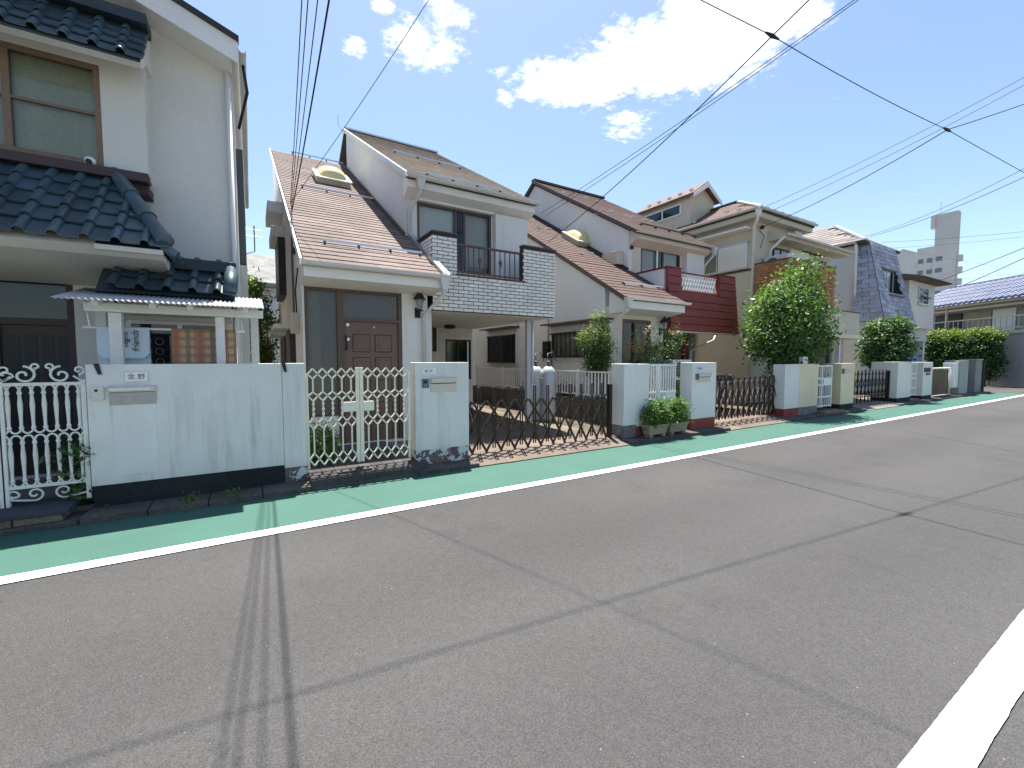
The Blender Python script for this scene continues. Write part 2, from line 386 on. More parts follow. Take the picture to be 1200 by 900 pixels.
# far side kerb and verge behind the viewer's feet
bx('kerb', CONC, None, -30, 29.6, -1.45, -1.3, -.02, .12, bevel=.015, kind='structure')
# low footing strip between the green paint and the garden walls, in cast lengths
def kerb_run(x0, x1, y0, y1, z, n, yard=False):
    k = bx('kerb', CONC, None, x0, x0 + (x1-x0)/n - .006, y0, y1, -.02, z, bevel=.012, kind='structure')
    L = (x1 - x0) / n
    for i in range(1, n):
        bx('kerb_stone', CONC, k, x0 + L*i, x0 + L*(i+1) - .006, y0, y1, -.02, z + random.uniform(-.006, .006), bevel=.012)
kerb_run(-1.42, .56, 5.44, 5.80, .07, 4)
kerb_run(-8, -1.43, 5.50, 5.80, .05, 9)
kerb_run(1.86, 2.76, 5.44, 5.80, .07, 2)
kerb_run(5.80, 8.85, 5.44, 5.80, .07, 5)
kerb_run(11.4, 15.8, 5.46, 5.80, .06, 6)
kerb_run(18.3, 29.2, 5.46, 5.80, .06, 14)
# driveways: ramped concrete from the paint up into the yards
def ramp(x0, x1, mat=YARD, z1=.10):
    P = [(x0,5.44,-.01),(x0,5.44,.02),(x0,5.95,z1),(x0,14.5,z1+.04),(x0,14.5,-.02)]
    MB().prism(P, (x1-x0, 0, 0)).build('driveway', mat, None, kind='structure')
DRV = M('driveway_concrete', (.135, .105, .082), rough=.9, var=.3, vs=1.6, fine=.2, fs=26, bump=.45, bs=50, spots=.5, dirt=(.11, .09, .07))
ramp(2.765, 5.79, DRV); ramp(8.86, 11.39, DRV); ramp(15.81, 18.29)
# garden plots behind the walls
def plot(x0, x1, y0, y1, z, mat=YARD): bx('garden_ground', mat, None, x0, x1, y0, y1, -.02, z, kind='structure')
SOIL2 = M('garden_soil', (.09, .07, .05), rough=.95, var=.4, vs=4, fine=.4, fs=30, bump=.8, bs=40)
plot(-9, .6, 5.81, 22, .09); plot(.61, 2.755, 5.81, 7.6, .10); plot(5.80, 8.85, 5.81, 22, .1, SOIL2); plot(11.4, 15.8, 5.81, 22, .1, SOIL2)
plot(18.3, 29.5, 5.81, 24, .08)
# ------------------------------------------------------------------ garden walls, pillars and gates
FY = 5.75
def fx(u, Y=FY): return at(u, 470, Y).x
def fz(u, v, Y=FY): return at(u, v, Y).z
WALLP = M('wall_paint_aqua', (.70, .69, .63), rough=.8, var=.07, vs=1.4, fine=.06, fs=60, bump=.25, bs=120, streak=.95, dirt=(.30, .30, .235), low=((.33,.33,.28),.35,.5))
WALLC = M('wall_paint_clean', (.72, .705, .65), rough=.8, var=.05, vs=1.5, fine=.04, bump=.25, bs=120, streak=.25, dirt=(.4, .42, .36))
CREAM = M('wall_paint_cream', (.72, .63, .42), rough=.85, var=.06, fine=.05, bump=.3, bs=110, streak=.25, dirt=(.35, .32, .24))
BLACKB = M('black_base', (.018, .02, .02), rough=.85, var=.3, fine=.2, bump=.3)
REDB = M('red_base', (.25, .055, .04), rough=.85, var=.2, fine=.2, bump=.3, spots=.4, dirt=(.14, .06, .05))
BARE = M('bare_block', (.17, .155, .145), rough=.95, var=.35, vs=6, fine=.3, fs=30, bump=.9, bs=50, spots=.5, dirt=(.40, .41, .38))
def peeled():
    mt = M('peeled_base', (.155, .115, .10), rough=.95, var=.3, vs=5, fine=.25, bump=.7, bs=60)
    nt = mt.node_tree; N = nt.nodes; L = nt.links; b = N['Principled BSDF']; src = b.inputs['Base Color'].links[0].from_socket
    geo = N.new('ShaderNodeNewGeometry'); n = N.new('ShaderNodeTexNoise'); n.inputs['Scale'].default_value = 7.5; n.inputs['Detail'].default_value = 7; n.inputs['Roughness'].default_value = .6
    L.new(geo.outputs['Position'], n.inputs['Vector']); sp = N.new('ShaderNodeSeparateXYZ'); L.new(geo.outputs['Position'], sp.inputs[0])
    ma = N.new('ShaderNodeMath'); ma.operation = 'MULTIPLY_ADD'; L.new(sp.outputs[2], ma.inputs[0]); ma.inputs[1].default_value = .55; L.new(n.outputs[0], ma.inputs[2])
    r = N.new('ShaderNodeMapRange'); L.new(ma.outputs[0], r.inputs['Value']); r.inputs['From Min'].default_value = .615; r.inputs['From Max'].default_value = .63
    mx = N.new('ShaderNodeMix'); mx.data_type = 'RGBA'; L.new(r.outputs[0], mx.inputs['Factor']); L.new(src, mx.inputs['A']); mx.inputs['B'].default_value = (.56, .60, .57, 1)
    L.new(mx.outputs['Result'], b.inputs['Base Color']); return mt
PEEL = peeled()
STEEL = M('brushed_steel', (.52, .49, .45), rough=.38, metal=.85, var=.08, fine=.08, bump=.05)
STEELD = M('steel_dark', (.12, .12, .12), rough=.5, metal=.6, var=.1)
PLATE = M('plate_white', (.78, .78, .75), rough=.35, var=.03, bump=0)
INK = M('ink', (.02, .02, .022), rough=.5, var=0, fine=0, bump=0)
GREYPL = M('grey_plastic', (.11, .13, .16), rough=.45, var=.05, bump=.05)
BEIGEPL = M('beige_plastic', (.55, .48, .38), rough=.5, var=.05, bump=.05)
def text(body, size, loc, parent, mat=INK, name='lettering', rot=(math.pi/2, 0, 0), extrude=.001, shear=0):
    c = bpy.data.curves.new(name, 'FONT'); c.body = body; c.size = size; c.align_x = 'CENTER'; c.align_y = 'CENTER'; c.extrude = extrude; c.shear = shear
    o = bpy.data.objects.new(name, c); COL.objects.link(o)
    dg = bpy.context.evaluated_depsgraph_get(); me = bpy.data.meshes.new_from_object(o.evaluated_get(dg))
    bpy.data.objects.remove(o)
    me.materials.clear(); me.materials.append(mat)
    from mathutils import Euler
    return link(name, me, parent, loc, Matrix.Translation(loc) @ Euler(rot).to_matrix().to_4x4())
# --- long wall of the tiled house
xa, xs, xb = -1.395, fx(331), .548
t = thing('garden_wall', 'long pale painted garden wall with mail flap and black base strip beside ornate gate', 'wall', ((xa+xb)/2, FY+.08, .07))
zb = .285
bx('wall_panel', WALLP, t, xa, xs, FY, FY+.16, zb, 1.5, bevel=.006)
bx('base_strip', BLACKB, t, xa+.004, xs, FY+.008, FY+.155, .05, zb)
bx('end_panel', WALLP, t, xs+.003, xb, FY+.002, FY+.16, .245, 1.502, bevel=.006)
bx('end_base', PEEL, t, xs+.006, xb-.004, FY+.006, FY+.155, .05, .245)
bx('access_panel', WALLC, t, at(131,470,FY).x, at(183,470,FY).x, FY-.006, FY+.02, fz(150,556), fz(150,474), bevel=.002)
n = bx('name_plate', PLATE, t, fx(148), fx(175), FY-.012, FY+.01, fz(160,447), fz(160,436), bevel=.002)
bx('plate_frame', STEEL, n, fx(147.2), fx(175.8), FY-.006, FY+.01, fz(160,447.8), fz(160,435.2))
text('金 野', .062, Vector((fx(161.5), FY-.0125, fz(160,441.6))), n)
mbx = bx('mail_flap', STEEL, t, fx(127), fx(184), FY-.03, FY+.02, fz(150,459), fz(150,452.5), bevel=.004)
bx('flap_lip', PLATE, mbx, fx(129.5), fx(177), FY-.034, FY-.02, fz(150,457), fz(150,455))
bx('mail_panel', M('mail_panel', (.40,.38,.34), rough=.45, metal=.4, var=.08), t, fx(129), fx(183.5), FY-.014, FY+.02, fz(150,474), fz(150,459.5), bevel=.003)
i = bx('intercom', M('aged_white', (.66,.62,.52), rough=.5, var=.08), t, fx(108), fx(123), FY-.03, FY+.01, fz(115,469), fz(115,453.5), bevel=.004)
MB().tube([(fx(114.3), FY-.034, fz(115,457.5)), (fx(114.3), FY-.02, fz(115,457.5))], .013, 12).build('camera_lens', INK, i)
for u in (115, 333):
    x = fx(u)
    MB().prism([(x-.02, FY-.014, 1.505), (x+.022, FY-.014, 1.51), (x+.04, FY-.014, 1.40), (x+.012, FY-.014, 1.40)], (0, .01, 0)).build('black_tape', INK, t)
# --- ornate white gate at the tiled house
GATEW = M('gate_white', (.74, .72, .64), rough=.45, var=.06, fine=.06, bump=.1, spots=.2, dirt=(.5,.45,.36))
def spiral(c, r0, turns, a0, sgn, Y, n=22, r1=.012):
    return [(c[0] + (r0 + (r1-r0)*k/n) * math.cos(a0 + sgn*turns*2*math.pi*k/n), Y, c[1] + (r0 + (r1-r0)*k/n) * math.sin(a0 + sgn*turns*2*math.pi*k/n)) for k in range(n+1)]
def ornate_leaf(x0, x1, Y, label):
    g = thing('ornate_gate', label, 'gate', ((x0+x1)/2, Y, .16), 'scrolled leaves of the white cast gate')
    zt, zm, zb = 1.315, .845, .345
    MB().box(x0, x1, Y-.012, Y+.012, zt-.015, zt+.015).build('top_rail', GATEW, g)
    MB().box(x0, x1, Y-.012, Y+.012, zb-.015, zb+.015).build('bottom_rail', GATEW, g)
    for x in (x0, x1):
        MB().box(x-.018, x+.018, Y-.018, Y+.018, .16, zt+.03).build('stile', GATEW, g)
    n = 7; s = (x1 - x0) / n
    prof = lambda h: [(.016,0),(.02,.012),(.012,.03),(.013,h*.25),(.019,h*.62),(.012,h-.05),(.02,h-.03),(.013,h-.015),(.013,h)]
    for k in range(n):
        x = x0 + s * (k + .5)
        for (za, zc) in ((zb+.05, zm-.05), (zm+.05, zt-.05)):
            MB().lathe(prof(zc-za), (x, Y, za), 8).build('baluster', GATEW, g, smooth=True)
        for zz in (zt-.05, zm-.05):           # arch between rails and balusters
            pass
    for k in range(n + 1):
        x = x0 + s * k
        r = s / 2 - .004
        for (zc, sg) in ((zt-.05, 1), (zm+.055, -1), (zm-.055, 1), (zb+.05, -1)):
            lo, hi = (0, math.pi)
            pts = [(x + r*math.cos(a), Y, zc + sg * .045 * math.sin(a)) for a in np.linspace(lo, hi, 9)]
            pts = [p for p in pts if x0-.001 <= p[0] <= x1+.001]
            if len(pts) > 1: MB().tube(pts, .009, 6).build('arch_bar', GATEW, g, smooth=True)
    xc = (x0 + x1) / 2
    for sg in (-1, 1):
        mb = MB()
        mb.tube(spiral((xc + sg*.125, zt+.085), .085, 1.3, math.pi/2 if sg > 0 else math.pi/2, sg, Y), .0105, 6)
        mb.build('scroll', GATEW, g, smooth=True)
        mb = MB(); mb.tube([(xc+sg*.21, Y, zt+.075), (xc+sg*.26, Y, zt+.03), (xc+sg*.36, Y, zt+.04), (xc+sg*.42, Y, zt+.075)] + spiral((xc+sg*.36, zt+.06), .06, .9, .3 if sg > 0 else math.pi-.3, sg, Y)[1:], .0095, 6)
        mb.build('scroll', GATEW, g, smooth=True)
        MB().tube(spiral((xc+sg*.25, zt+.13), .045, 1.1, -math.pi/2, sg, Y), .009, 6).build('scroll', GATEW, g, smooth=True)
        mb = MB(); mb.tube(spiral((xc+sg*.045, zt+.165), .035, 1.1, -math.pi/2, sg, Y), .009, 6); mb.build('scroll', GATEW, g, smooth=True)
        MB().tube(spiral((xc+sg*.10, zb-.075), .065, 1.2, -math.pi/2, -sg, Y), .0095, 6).build('scroll', GATEW, g, smooth=True)
        mb = MB(); mb.tube([(xc+sg*.10, Y, zb-.14), (xc+sg*.2, Y, zb-.125), (xc+sg*.34, Y, zb-.10)] + spiral((xc+sg*.36, zb-.07), .05, .9, -.6 if sg > 0 else math.pi+.6, sg, Y)[1:], .0095, 6)
        mb.build('scroll', GATEW, g, smooth=True)
    return g
ornate_leaf(-1.985, -1.425, FY+.05, 'white scrolled metal gate leaf hinged on the long pale garden wall')
ornate_leaf(-2.62, -2.01, FY+.05, 'white scrolled metal gate leaf meeting the one hinged at the wall')
t = thing('gate_pillar', 'pale wall pier carrying the outer leaf of the ornate gate', 'pillar', (-4.2, FY+.1, .05))
bx('pillar_body', WALLP, t, -6.4, -2.66, FY, FY+.2, .28, 1.5, bevel=.006); bx('pillar_base', BLACKB, t, -6.39, -2.665, FY+.006, FY+.195, .03, .28)
STEPD = M('step_slate', (.045, .048, .06), rough=.7, var=.25, fine=.2, bump=.4)
st = bx('door_step', STEPD, None, -3.2, -1.50, 5.50, 6.0, .115, .17, bevel=.01, label='dark slate step below the ornate white gate', category='step')
for k in range(5):
    bx('step_block', M('step_block', (.16,.13,.095), rough=.9, var=.3, fine=.3, bump=.6, rnd=.35), st, -3.2+k*.33, -2.88+k*.33, 5.55, 5.80, .02, .115, bevel=.008)
# --- hexagon lattice gate of the brick balcony house
HEXW = M('gate_pale_yellow', (.76, .73, .58), rough=.5, var=.06, fine=.05, bump=.1, spots=.15, dirt=(.5,.42,.3))
GY = 5.80
def gz(v): return at(421, v, GY).z
lv = [gz(v) for v in (431.4, 437.4, 443, 457.6, 462, 467.7, 486, 492.4, 499, 526, 532.7, 540)]
def hex_leaf(x0, x1, n, stile_side, label):
    g = thing('lattice_gate', label, 'gate', ((x0+x1)/2, GY, .14), 'leaves of the hexagon lattice gate')
    s = (x1 - x0) / n; h = s / 2
    for k in range(n):
        x = x0 + s * (k + .5); mb = MB()
        for (i0, i1) in ((2, 3), (5, 6), (8, 9)): mb.beam((x, GY, lv[i0]), (x, GY, lv[i1]), .017, .017)
        for sg in (-1, 1):
            for (a, b, c) in ((0, 1, 2), (3, 4, 5), (6, 7, 8), (9, 10, 11)):
                mb.beam((x, GY, lv[a]), (x + sg*h, GY, lv[b]), .015, .017); mb.beam((x + sg*h, GY, lv[b]), (x, GY, lv[c]), .015, .017)
        o = mb.build('lattice_bar', HEXW, g)
        for w in (.18, .5, .82):
            MB().lathe([(.010,-.014),(.017,-.006),(.017,.006),(.010,.014)], (x, GY, lv[6] + (lv[5]-lv[6])*w), 8).build('bead', HEXW, o)
    xe = x1 + .022 if stile_side > 0 else x0 - .022
    xo = x0 - .012 if stile_side > 0 else x1 + .012
    bx('meeting_stile', HEXW, g, xe-.02, xe+.02, GY-.02, GY+.02, lv[11]-.01, lv[0]+.01, bevel=.003)
    bx('hinge_stile', HEXW, g, xo-.014, xo+.014, GY-.016, GY+.016, lv[11]-.03, lv[1])
    lx = (x1-.16, x1+.005) if stile_side > 0 else (x0-.005, x0+.13)
    bx('lock_plate', HEXW, g, lx[0], lx[1], GY-.03, GY+.03, gz(481.5), gz(470.5), bevel=.004)
    return g
xm = at(421.5, 480, GY).x
hex_leaf(at(360.5,480,GY).x+.01, xm-.045, 5, 1, 'pale hexagon lattice gate leaf hinged on the long garden wall')
hex_leaf(xm+.05, at(480,480,GY).x-.02, 5, -1, 'pale hexagon lattice gate leaf hinged beside the pillar with intercom and letter slot')
# tiled entrance step
TILE = M('dark_tile', (.05, .045, .045), rough=.6, var=.2, fine=.15, bump=.3, rnd=.25)
es = bx('entrance_step', M('tile_joint', (.10,.095,.09), rough=.9), None, .56, 1.93, 5.47, 7.45, 0, .135, label='dark tiled entrance step behind the hexagon lattice gate', category='step')
nx, ny = 9, 9; tw = (1.93-.56)/nx; th = 1.36/6
tme = MB().box(.003, tw-.003, .003, th-.003, 0, .012).mesh('floor_tile', TILE)
for i in range(nx):
    for j in range(6): link('floor_tile', tme, es, None, Matrix.Translation((.56+i*tw, 5.47+j*th, .134)))
    bx('riser_tile', TILE, es, .56+i*tw+.003, .56+(i+1)*tw-.003, 5.461, 5.475, .045, .128)
# --- pillar with intercom
x0, x1 = fx(487), fx(549.5)
t = thing('gate_pillar', 'wide pale gate pillar with intercom, steel letter slot and peeling brown base', 'pillar', ((x0+x1)/2, FY+.1, .06))
bx('pillar_body', WALLP, t, x0, x1, FY, FY+.22, .27, 1.505, bevel=.006)
bx('pillar_base', PEEL, t, x0+.004, x1-.004, FY+.005, FY+.215, .04, .27)
def on(name, mat, par, u0, u1, v0, v1, d=.015, Y=FY, bevel=.003):
    um, vm = (u0+u1)/2, (v0+v1)/2
    return bx(name, mat, par, at(u0,vm,Y).x, at(u1,vm,Y).x, Y-d, Y+.01, at(um,v1,Y).z, at(um,v0,Y).z, bevel=bevel)
n = on('name_plate', PLATE, t, 494, 510.5, 431.5, 438.5, .012)
text('松 村', .05, Vector((at(502,435,FY).x, FY-.0125, at(502,435,FY).z)), n)
o = on('intercom', GREYPL, t, 494.5, 502, 444, 454.5, .025)
on('speaker_grille', INK, o, 496, 500, 446, 449, .028); on('call_button', M('blue_button',(.12,.25,.4),rough=.4,bump=0), o, 496, 500, 450.5, 452.5, .029)
o = on('letter_slot', STEEL, t, 504, 534.5, 442.5, 459, .012); on('flap', STEEL, o, 504.6, 534, 443, 448.5, .035); on('flap_slit', INK, o, 505, 533.5, 448.5, 449.6, .016)
# --- scissor gates
BRONZE = M('bronze_aluminium', (.05, .033, .024), rough=.5, metal=.15, var=.12, fine=.1, bump=.05)
BROND = M('bronze_dark', (.03, .022, .018), rough=.5, metal=.4, var=.1, bump=.05)
def scissor_gate(xs, Y, zt, zs, label, mat=BRONZE, flat=.0, pmat=None, wd=.036, umat=None):
    pmat = pmat or BROND
    g = thing('scissor_gate', label, 'gate', ((xs[0]+xs[-1])/2, Y, .1))
    zg = .12
    for x in xs[:-1]:
        mb = MB(); a = .02
        path = [(x-a, Y, zg+.03)] + [(x-a, Y, zt-.03)] + [(x - a*math.cos(q), Y, zt-.03+.03*math.sin(q)) for q in np.linspace(.5, math.pi-.5, 5)] + [(x+a, Y, zt-.03), (x+a, Y, zg+.03)]
        mb.tube(path, .012, 6); o = mb.build('upright', umat or mat, g, smooth=True)
        for z in (zs[1], zs[3]): MB().lathe([(.012,-.016),(.03,-.012),(.03,.012),(.012,.016)], (x, Y-.006, z), 8).build('pivot_block', pmat, o)
    n = len(xs)
    def X(q):
        k = int(math.floor(q)); k = max(0, min(n-2, k)); return xs[k] + (xs[k+1]-xs[k]) * (q - k)
    for k in range(-1, n):
        for sg, dy in ((1, -.016), (-1, .016)):
            qs = [k + sg * w for w in (-.5, 0, .5, 1, 1.5)]
            pts = [(X(q), Y+dy, z) for q, z in zip(qs, zs) if -.01 <= q <= n-1.01]
            if len(pts) < 2: continue
            mb = MB()
            for a, b in zip(pts, pts[1:]): mb.beam(a, b, wd*.45, wd) if flat == 0 else mb.beam(a, b, .012, flat if sg < 0 else flat*.45)
            mb.build('cross_bar', mat if sg < 0 or umat is None else umat, g)
    x = xs[-1]; bx('end_post', pmat, g, x-.03, x+.04, Y-.03, Y+.05, .09, zt-.03, bevel=.004)
    return g
SY = 5.90
us = [545, 561, 579, 595.5, 611, 626.5, 641.7, 655.5, 668.3, 681, 693.7, 705.7, 714.5]
zs = [at(640, v, SY).z for v in (466, 478, 491, 506, 521)]
scissor_gate([at(u, 470, SY).x for u in us], SY, at(640, 451, SY).z, zs, 'open brown scissor gate with looped tops across the driveway with grey gas cylinders')
SY2 = 5.95
us2 = [836, 843, 850.5, 858, 865, 871.5, 878, 884, 890, 895.5, 901, 906, 911]
BRONSUN = M('bronze_sunlit', (.30, .215, .19), rough=.45, metal=.2, var=.1, bump=.05)  # sunlight on the slanting slats is put into this paler bronze colour
zs2 = [at(875, v, SY2).z for v in (446, 456.5, 467, 477.5, 487)]
scissor_gate([at(u, 470, SY2).x for u in us2], SY2, at(875, 441, SY2).z, zs2, 'brown scissor gate with wide flat slats between red-based pillar and two-tone wall', mat=BRONSUN, flat=.055, umat=BRONZE)
# --- double pillar with bare block base
x0, x1, x2 = fx(731), fx(746), fx(760.5)
t = thing('gate_pillar', 'double pale pillar with crumbling bare block base beside scissor gate end post', 'pillar', ((x0+x2)/2, FY+.16, .05))
bx('pillar_body', WALLC, t, x0, x1, FY, FY+.34, .30, 1.465, bevel=.006); bx('pillar_base', BARE, t, x0-.004, x1-.01, FY-.004, FY+.33, .03, .30, bevel=.012)
bx('side_block', WALLC, t, x1+.003, x2, FY+.003, FY+.34, .26, 1.46, bevel=.006); bx('side_base', REDB, t, x1+.003, x2-.003, FY+.008, FY+.335, .03, .26)
# --- white louvre fence and planters
LX0, LX1 = x2+.01, fx(804)-.01; LY = 6.0
WMETAL = M('white_metal', (.74, .75, .72), rough=.45, var=.05, fine=.04, bump=.06, spots=.12, dirt=(.5,.47,.4))
t = thing('slat_gate', 'white slatted metal gate behind the two planters', 'gate', ((LX0+LX1)/2, LY, .12))
n = 15; s = (LX1-LX0)/n; z0, z1 = .16, 1.43
for z in (z0, .72, .86, z1): bx('rail', WMETAL, t, LX0, LX1, LY-.014, LY+.014, z-.018, z+.018)
bx('centre_stile', WMETAL, t, (LX0+LX1)/2-.06, (LX0+LX1)/2+.03, LY-.02, LY+.02, z0-.02, z1+.02)
bx('plate', WMETAL, t, (LX0+LX1)/2+.2, (LX0+LX1)/2+.5, LY-.017, LY+.017, .72, .86)
sm = MB().box(-.013, .013, -.012, .012, 0, z1-z0).mesh('slat', WMETAL)
for k in range(n): link('slat', sm, t, None, Matrix.Translation((LX0+s*(k+.5), LY, z0)))
CLAY = M('planter_clay', (.33, .25, .17), rough=.85, var=.15, fine=.1, bump=.3, spots=.3, dirt=(.2,.16,.11))
def planter(x0, x1, label):
    t = thing('planter', label, 'planter', ((x0+x1)/2, 5.60, .07), 'clay planters below the slatted gate')
    y0, y1, zb, zt = 5.49, 5.70, .115, .30
    a = .025; mb = MB()
    mb.add([(x0+a,y0+a,zb),(x1-a,y0+a,zb),(x1-a,y1-a,zb),(x0+a,y1-a,zb),(x0,y0,zt),(x1,y0,zt),(x1,y1,zt),(x0,y1,zt)], [(0,3,2,1),(4,5,6,7),(0,1,5,4),(1,2,6,5),(2,3,7,6),(3,0,4,7)])
    mb.build('trough', CLAY, t, bevel=.015)
    mb = MB()
    for (p, q, r_, s_) in ((x0-.012, x1+.012, y0-.012, y0+.012), (x0-.012, x1+.012, y1-.012, y1+.012), (x0-.012, x0+.012, y0+.012, y1-.012), (x1-.012, x1+.012, y0+.012, y1-.012)): mb.box(p, q, r_, s_, zt-.03, zt+.006)
    mb.build('rim', CLAY, t)
    for x in (x0+.06, x1-.12): bx('foot', CLAY, t, x, x+.07, y0+.03, y1-.03, .065, .12)
    return t
PX = [(at(761,495,5.5).x, at(783,495,5.5).x), (at(786,493,5.5).x, at(806.5,493,5.5).x)]
planter(*PX[0], 'clay trough planter of green herbs beside the double pillar'); planter(*PX[1], 'clay trough planter of green herbs beside the pillar with letter slot')
# --- pillar with letter slot, red base
x0, x1 = fx(810.5), fx(838.5)
t = thing('gate_pillar', 'pale gate pillar with letter slot, small blue plate and red base', 'pillar', ((x0+x1)/2, FY+.16, .05))
bx('pillar_body', WALLC, t, x0, x1, FY, FY+.30, .28, 1.48, bevel=.006); bx('pillar_base', REDB, t, x0+.003, x1-.003, FY+.006, FY+.295, .03, .28)
o = on('letter_slot', STEEL, t, 818, 832, 438, 447.5, .012); on('flap', STEEL, o, 818, 832.4, 437.5, 441.3, .035); on('slit', INK, o, 818.5, 832, 441.3, 442.1, .016)
on('intercom', STEELD, t, 815, 818.6, 438, 445, .02); n = on('name_plate', M('pale_blue_plate',(.5,.58,.66),rough=.4,bump=0), t, 816.5, 823.5, 429.5, 434, .012)
text('岡 田', .045, Vector((at(820,431.8,FY).x, FY-.013, at(820,431.8,FY).z)), n)
# --- two-tone wall with white gate and cream pillar
x0, x1, x2 = fx(919), fx(936), fx(958)
t = thing('garden_wall', 'short two-tone wall, white half and cream half, beside thick-slatted scissor gate', 'wall', ((x0+x2)/2, FY+.2, .05))
bx('white_half', WALLC, t, x0, x1, FY, FY+.3, .27, 1.42, bevel=.006); bx('white_base', REDB, t, x0+.003, x1, FY+.006, FY+.295, .03, .27)
bx('cream_half', CREAM, t, x1+.003, x2, FY-.004, FY+.3, .27, 1.425, bevel=.006); bx('cream_base', BARE, t, x1+.003, x2, FY+.01, FY+.295, .03, .27)
def grille_gate(x0, x1, Y, z0, z1, label, n=8, mat=WMETAL, plate=True):
    t = thing('grille_gate', label, 'gate', ((x0+x1)/2, Y, z0))
    for x in (x0, x1): bx('stile', mat, t, x-.025, x+.025, Y-.02, Y+.02, z0, z1)
    zc = z0 + (z1-z0)*.62
    for z in (z0+.04, z0+.30, zc-.10, zc+.08, z1-.02): bx('rail', mat, t, x0+.026, x1-.026, Y-.016, Y+.016, z-.02, z+.02)
    bx('mid_stile', mat, t, x0+(x1-x0)*.36-.025, x0+(x1-x0)*.36+.025, Y-.021, Y+.021, z0, z1)
    if plate: bx('lock_plate', mat, t, x0+(x1-x0)*.45, x1-.03, Y-.024, Y+.024, zc-.09, zc+.07)
    s = (x1-x0)/n
    for k in range(1, n): bx('bar', mat, t, x0+s*k-.008, x0+s*k+.008, Y-.008, Y+.008, z0+.03, z1-.03)
    return t
grille_gate(fx(959.5)+.02, fx(977.5), FY+.1, .18, 1.38, 'white grille gate between the cream wall end and cream pillar')
x0, x1 = fx(984.5), fx(1000)
t = thing('gate_pillar', 'cream gate pillar with steel letter slot', 'pillar', ((x0+x1)/2, FY+.2, .05))
bx('pillar_body', CREAM, t, x0, x1, FY, FY+.42, .22, 1.43, bevel=.006); bx('pillar_base', BLACKB, t, x0+.003, x1-.003, FY+.006, FY+.41, .03, .22)
o = on('letter_slot', STEEL, t, 989, 997, 432.5, 437, .03); on('intercom', STEELD, t, 986.6, 989, 432, 438, .02)
bx('door_step', M('brown_step',(.2,.14,.10),rough=.9,var=.2,bump=.4), None, fx(955), fx(978), 5.48, 5.74, .0, .12, bevel=.01, label='low brown step in front of the white grille gate', category='step')
# --- dark concertina gate further along
us3 = [1000.5, 1005, 1009.5, 1014, 1018, 1022, 1026, 1030, 1034, 1038, 1041]
SY3 = 5.95; zs3 = [at(1020, v, SY3).z for v in (437, 444, 451, 458, 465)]
scissor_gate([at(u, 450, SY3).x for u in us3], SY3, at(1020, 434, SY3).z, zs3, 'dark brown scissor gate between cream pillar and pale pillar, grey rail above', mat=BROND, flat=.03, pmat=BROND)
x0, x1 = fx(1050.5), fx(1066)
t = thing('gate_pillar', 'plain off-white gate pillar between dark scissor gate and pale grille panel', 'pillar', ((x0+x1)/2, FY+.3, .05))
bx('pillar_body', M('wall_paint_ivory', (.72,.71,.62), rough=.85, var=.05, bump=.3, streak=.2, dirt=(.4,.38,.3)), t, x0, x1, FY, FY+.75, .2, 1.46, bevel=.006); bx('pillar_base', BLACKB, t, x0+.003, x1-.003, FY+.006, FY+.74, .03, .2)
grille_gate(x1+.03, fx(1076), FY+.1, .2, 1.40, 'pale slatted panel gate between off-white pillar and pillar with black nameplate', n=10, plate=False)
x0, x1 = fx(1080), fx(1091)
t = thing('gate_pillar', 'white gate pillar carrying a black nameplate', 'pillar', ((x0+x1)/2, FY+.3, .05))
bx('pillar_body', WALLC, t, x0, x1, FY, FY+.6, .18, 1.44, bevel=.006); bx('pillar_base', BLACKB, t, x0+.003, x1-.003, FY+.006, FY+.59, .03, .18)
on('name_plate', INK, t, 1083, 1090, 431, 436, .02); on('letter_slot', STEELD, t, 1085, 1089.5, 437, 439.5, .02)
x0, x1 = fx(1093), fx(1115)
t = thing('driveway_barrier', 'white tube rail with brown wooden board hung below it', 'barrier', ((x0+x1)/2, FY+.1, .05))
for x in (x0, x1): MB().tube([(x, FY+.1, .05), (x, FY+.1, 1.18)], .03, 8).build('post', WMETAL, t, smooth=True)
MB().tube([(x0, FY+.1, 1.19), (x1, FY+.1, 1.19)], .03, 8).build('rail', WMETAL, t, smooth=True)
WOODB = M('brown_board', (.13,.085,.05), rough=.8, var=.25, fine=.2, bump=.4, rnd=.15)
for k in range(8):
    w = (x1-x0-.3)/8; bx('board', WOODB, t, x0+.28+k*w, x0+.28+(k+1)*w-.012, FY+.12, FY+.15, .12, 1.14)
x0, x1, x2 = fx(1116), fx(1123), fx(1132.5)
GREYP = M('grey_pillar', (.36,.35,.32), rough=.9, var=.12, fine=.1, bump=.4, streak=.2)
t = thing('gate_pillar', 'grey stone-finish gate pillar with a white cabinet on its flank', 'pillar', ((x0+x2)/2, FY+.2, .05))
bx('pillar_body', GREYP, t, x1, x2, FY, FY+.5, .03, 1.50, bevel=.008); bx('cabinet', PLATE, t, x0+.2, x1-.002, FY+.05, FY+.4, .35, 1.40, bevel=.01)
x0, x1 = fx(1141), fx(1148.5)
t = thing('gate_pillar', 'dark grey gate pillar beside the brown slat fence', 'pillar', ((x0+x1)/2, FY+.2, .05))
bx('pillar_body', M('grey_pillar_dark', (.24,.24,.21), rough=.9, var=.12, fine=.1, bump=.4), t, x0, x1, FY, FY+.5, .03, 1.52, bevel=.008); bx('cap', GREYP, t, x0-.03, x1+.03, FY-.03, FY+.53, 1.52, 1.56)
grille_gate(fx(1133.5)+.05, fx(1140)-.05, FY+.25, .1, 1.3, 'dark metal gate between two grey pillars', n=7, mat=BROND, plate=False)
x0, x1 = fx(1149.5), 29.3
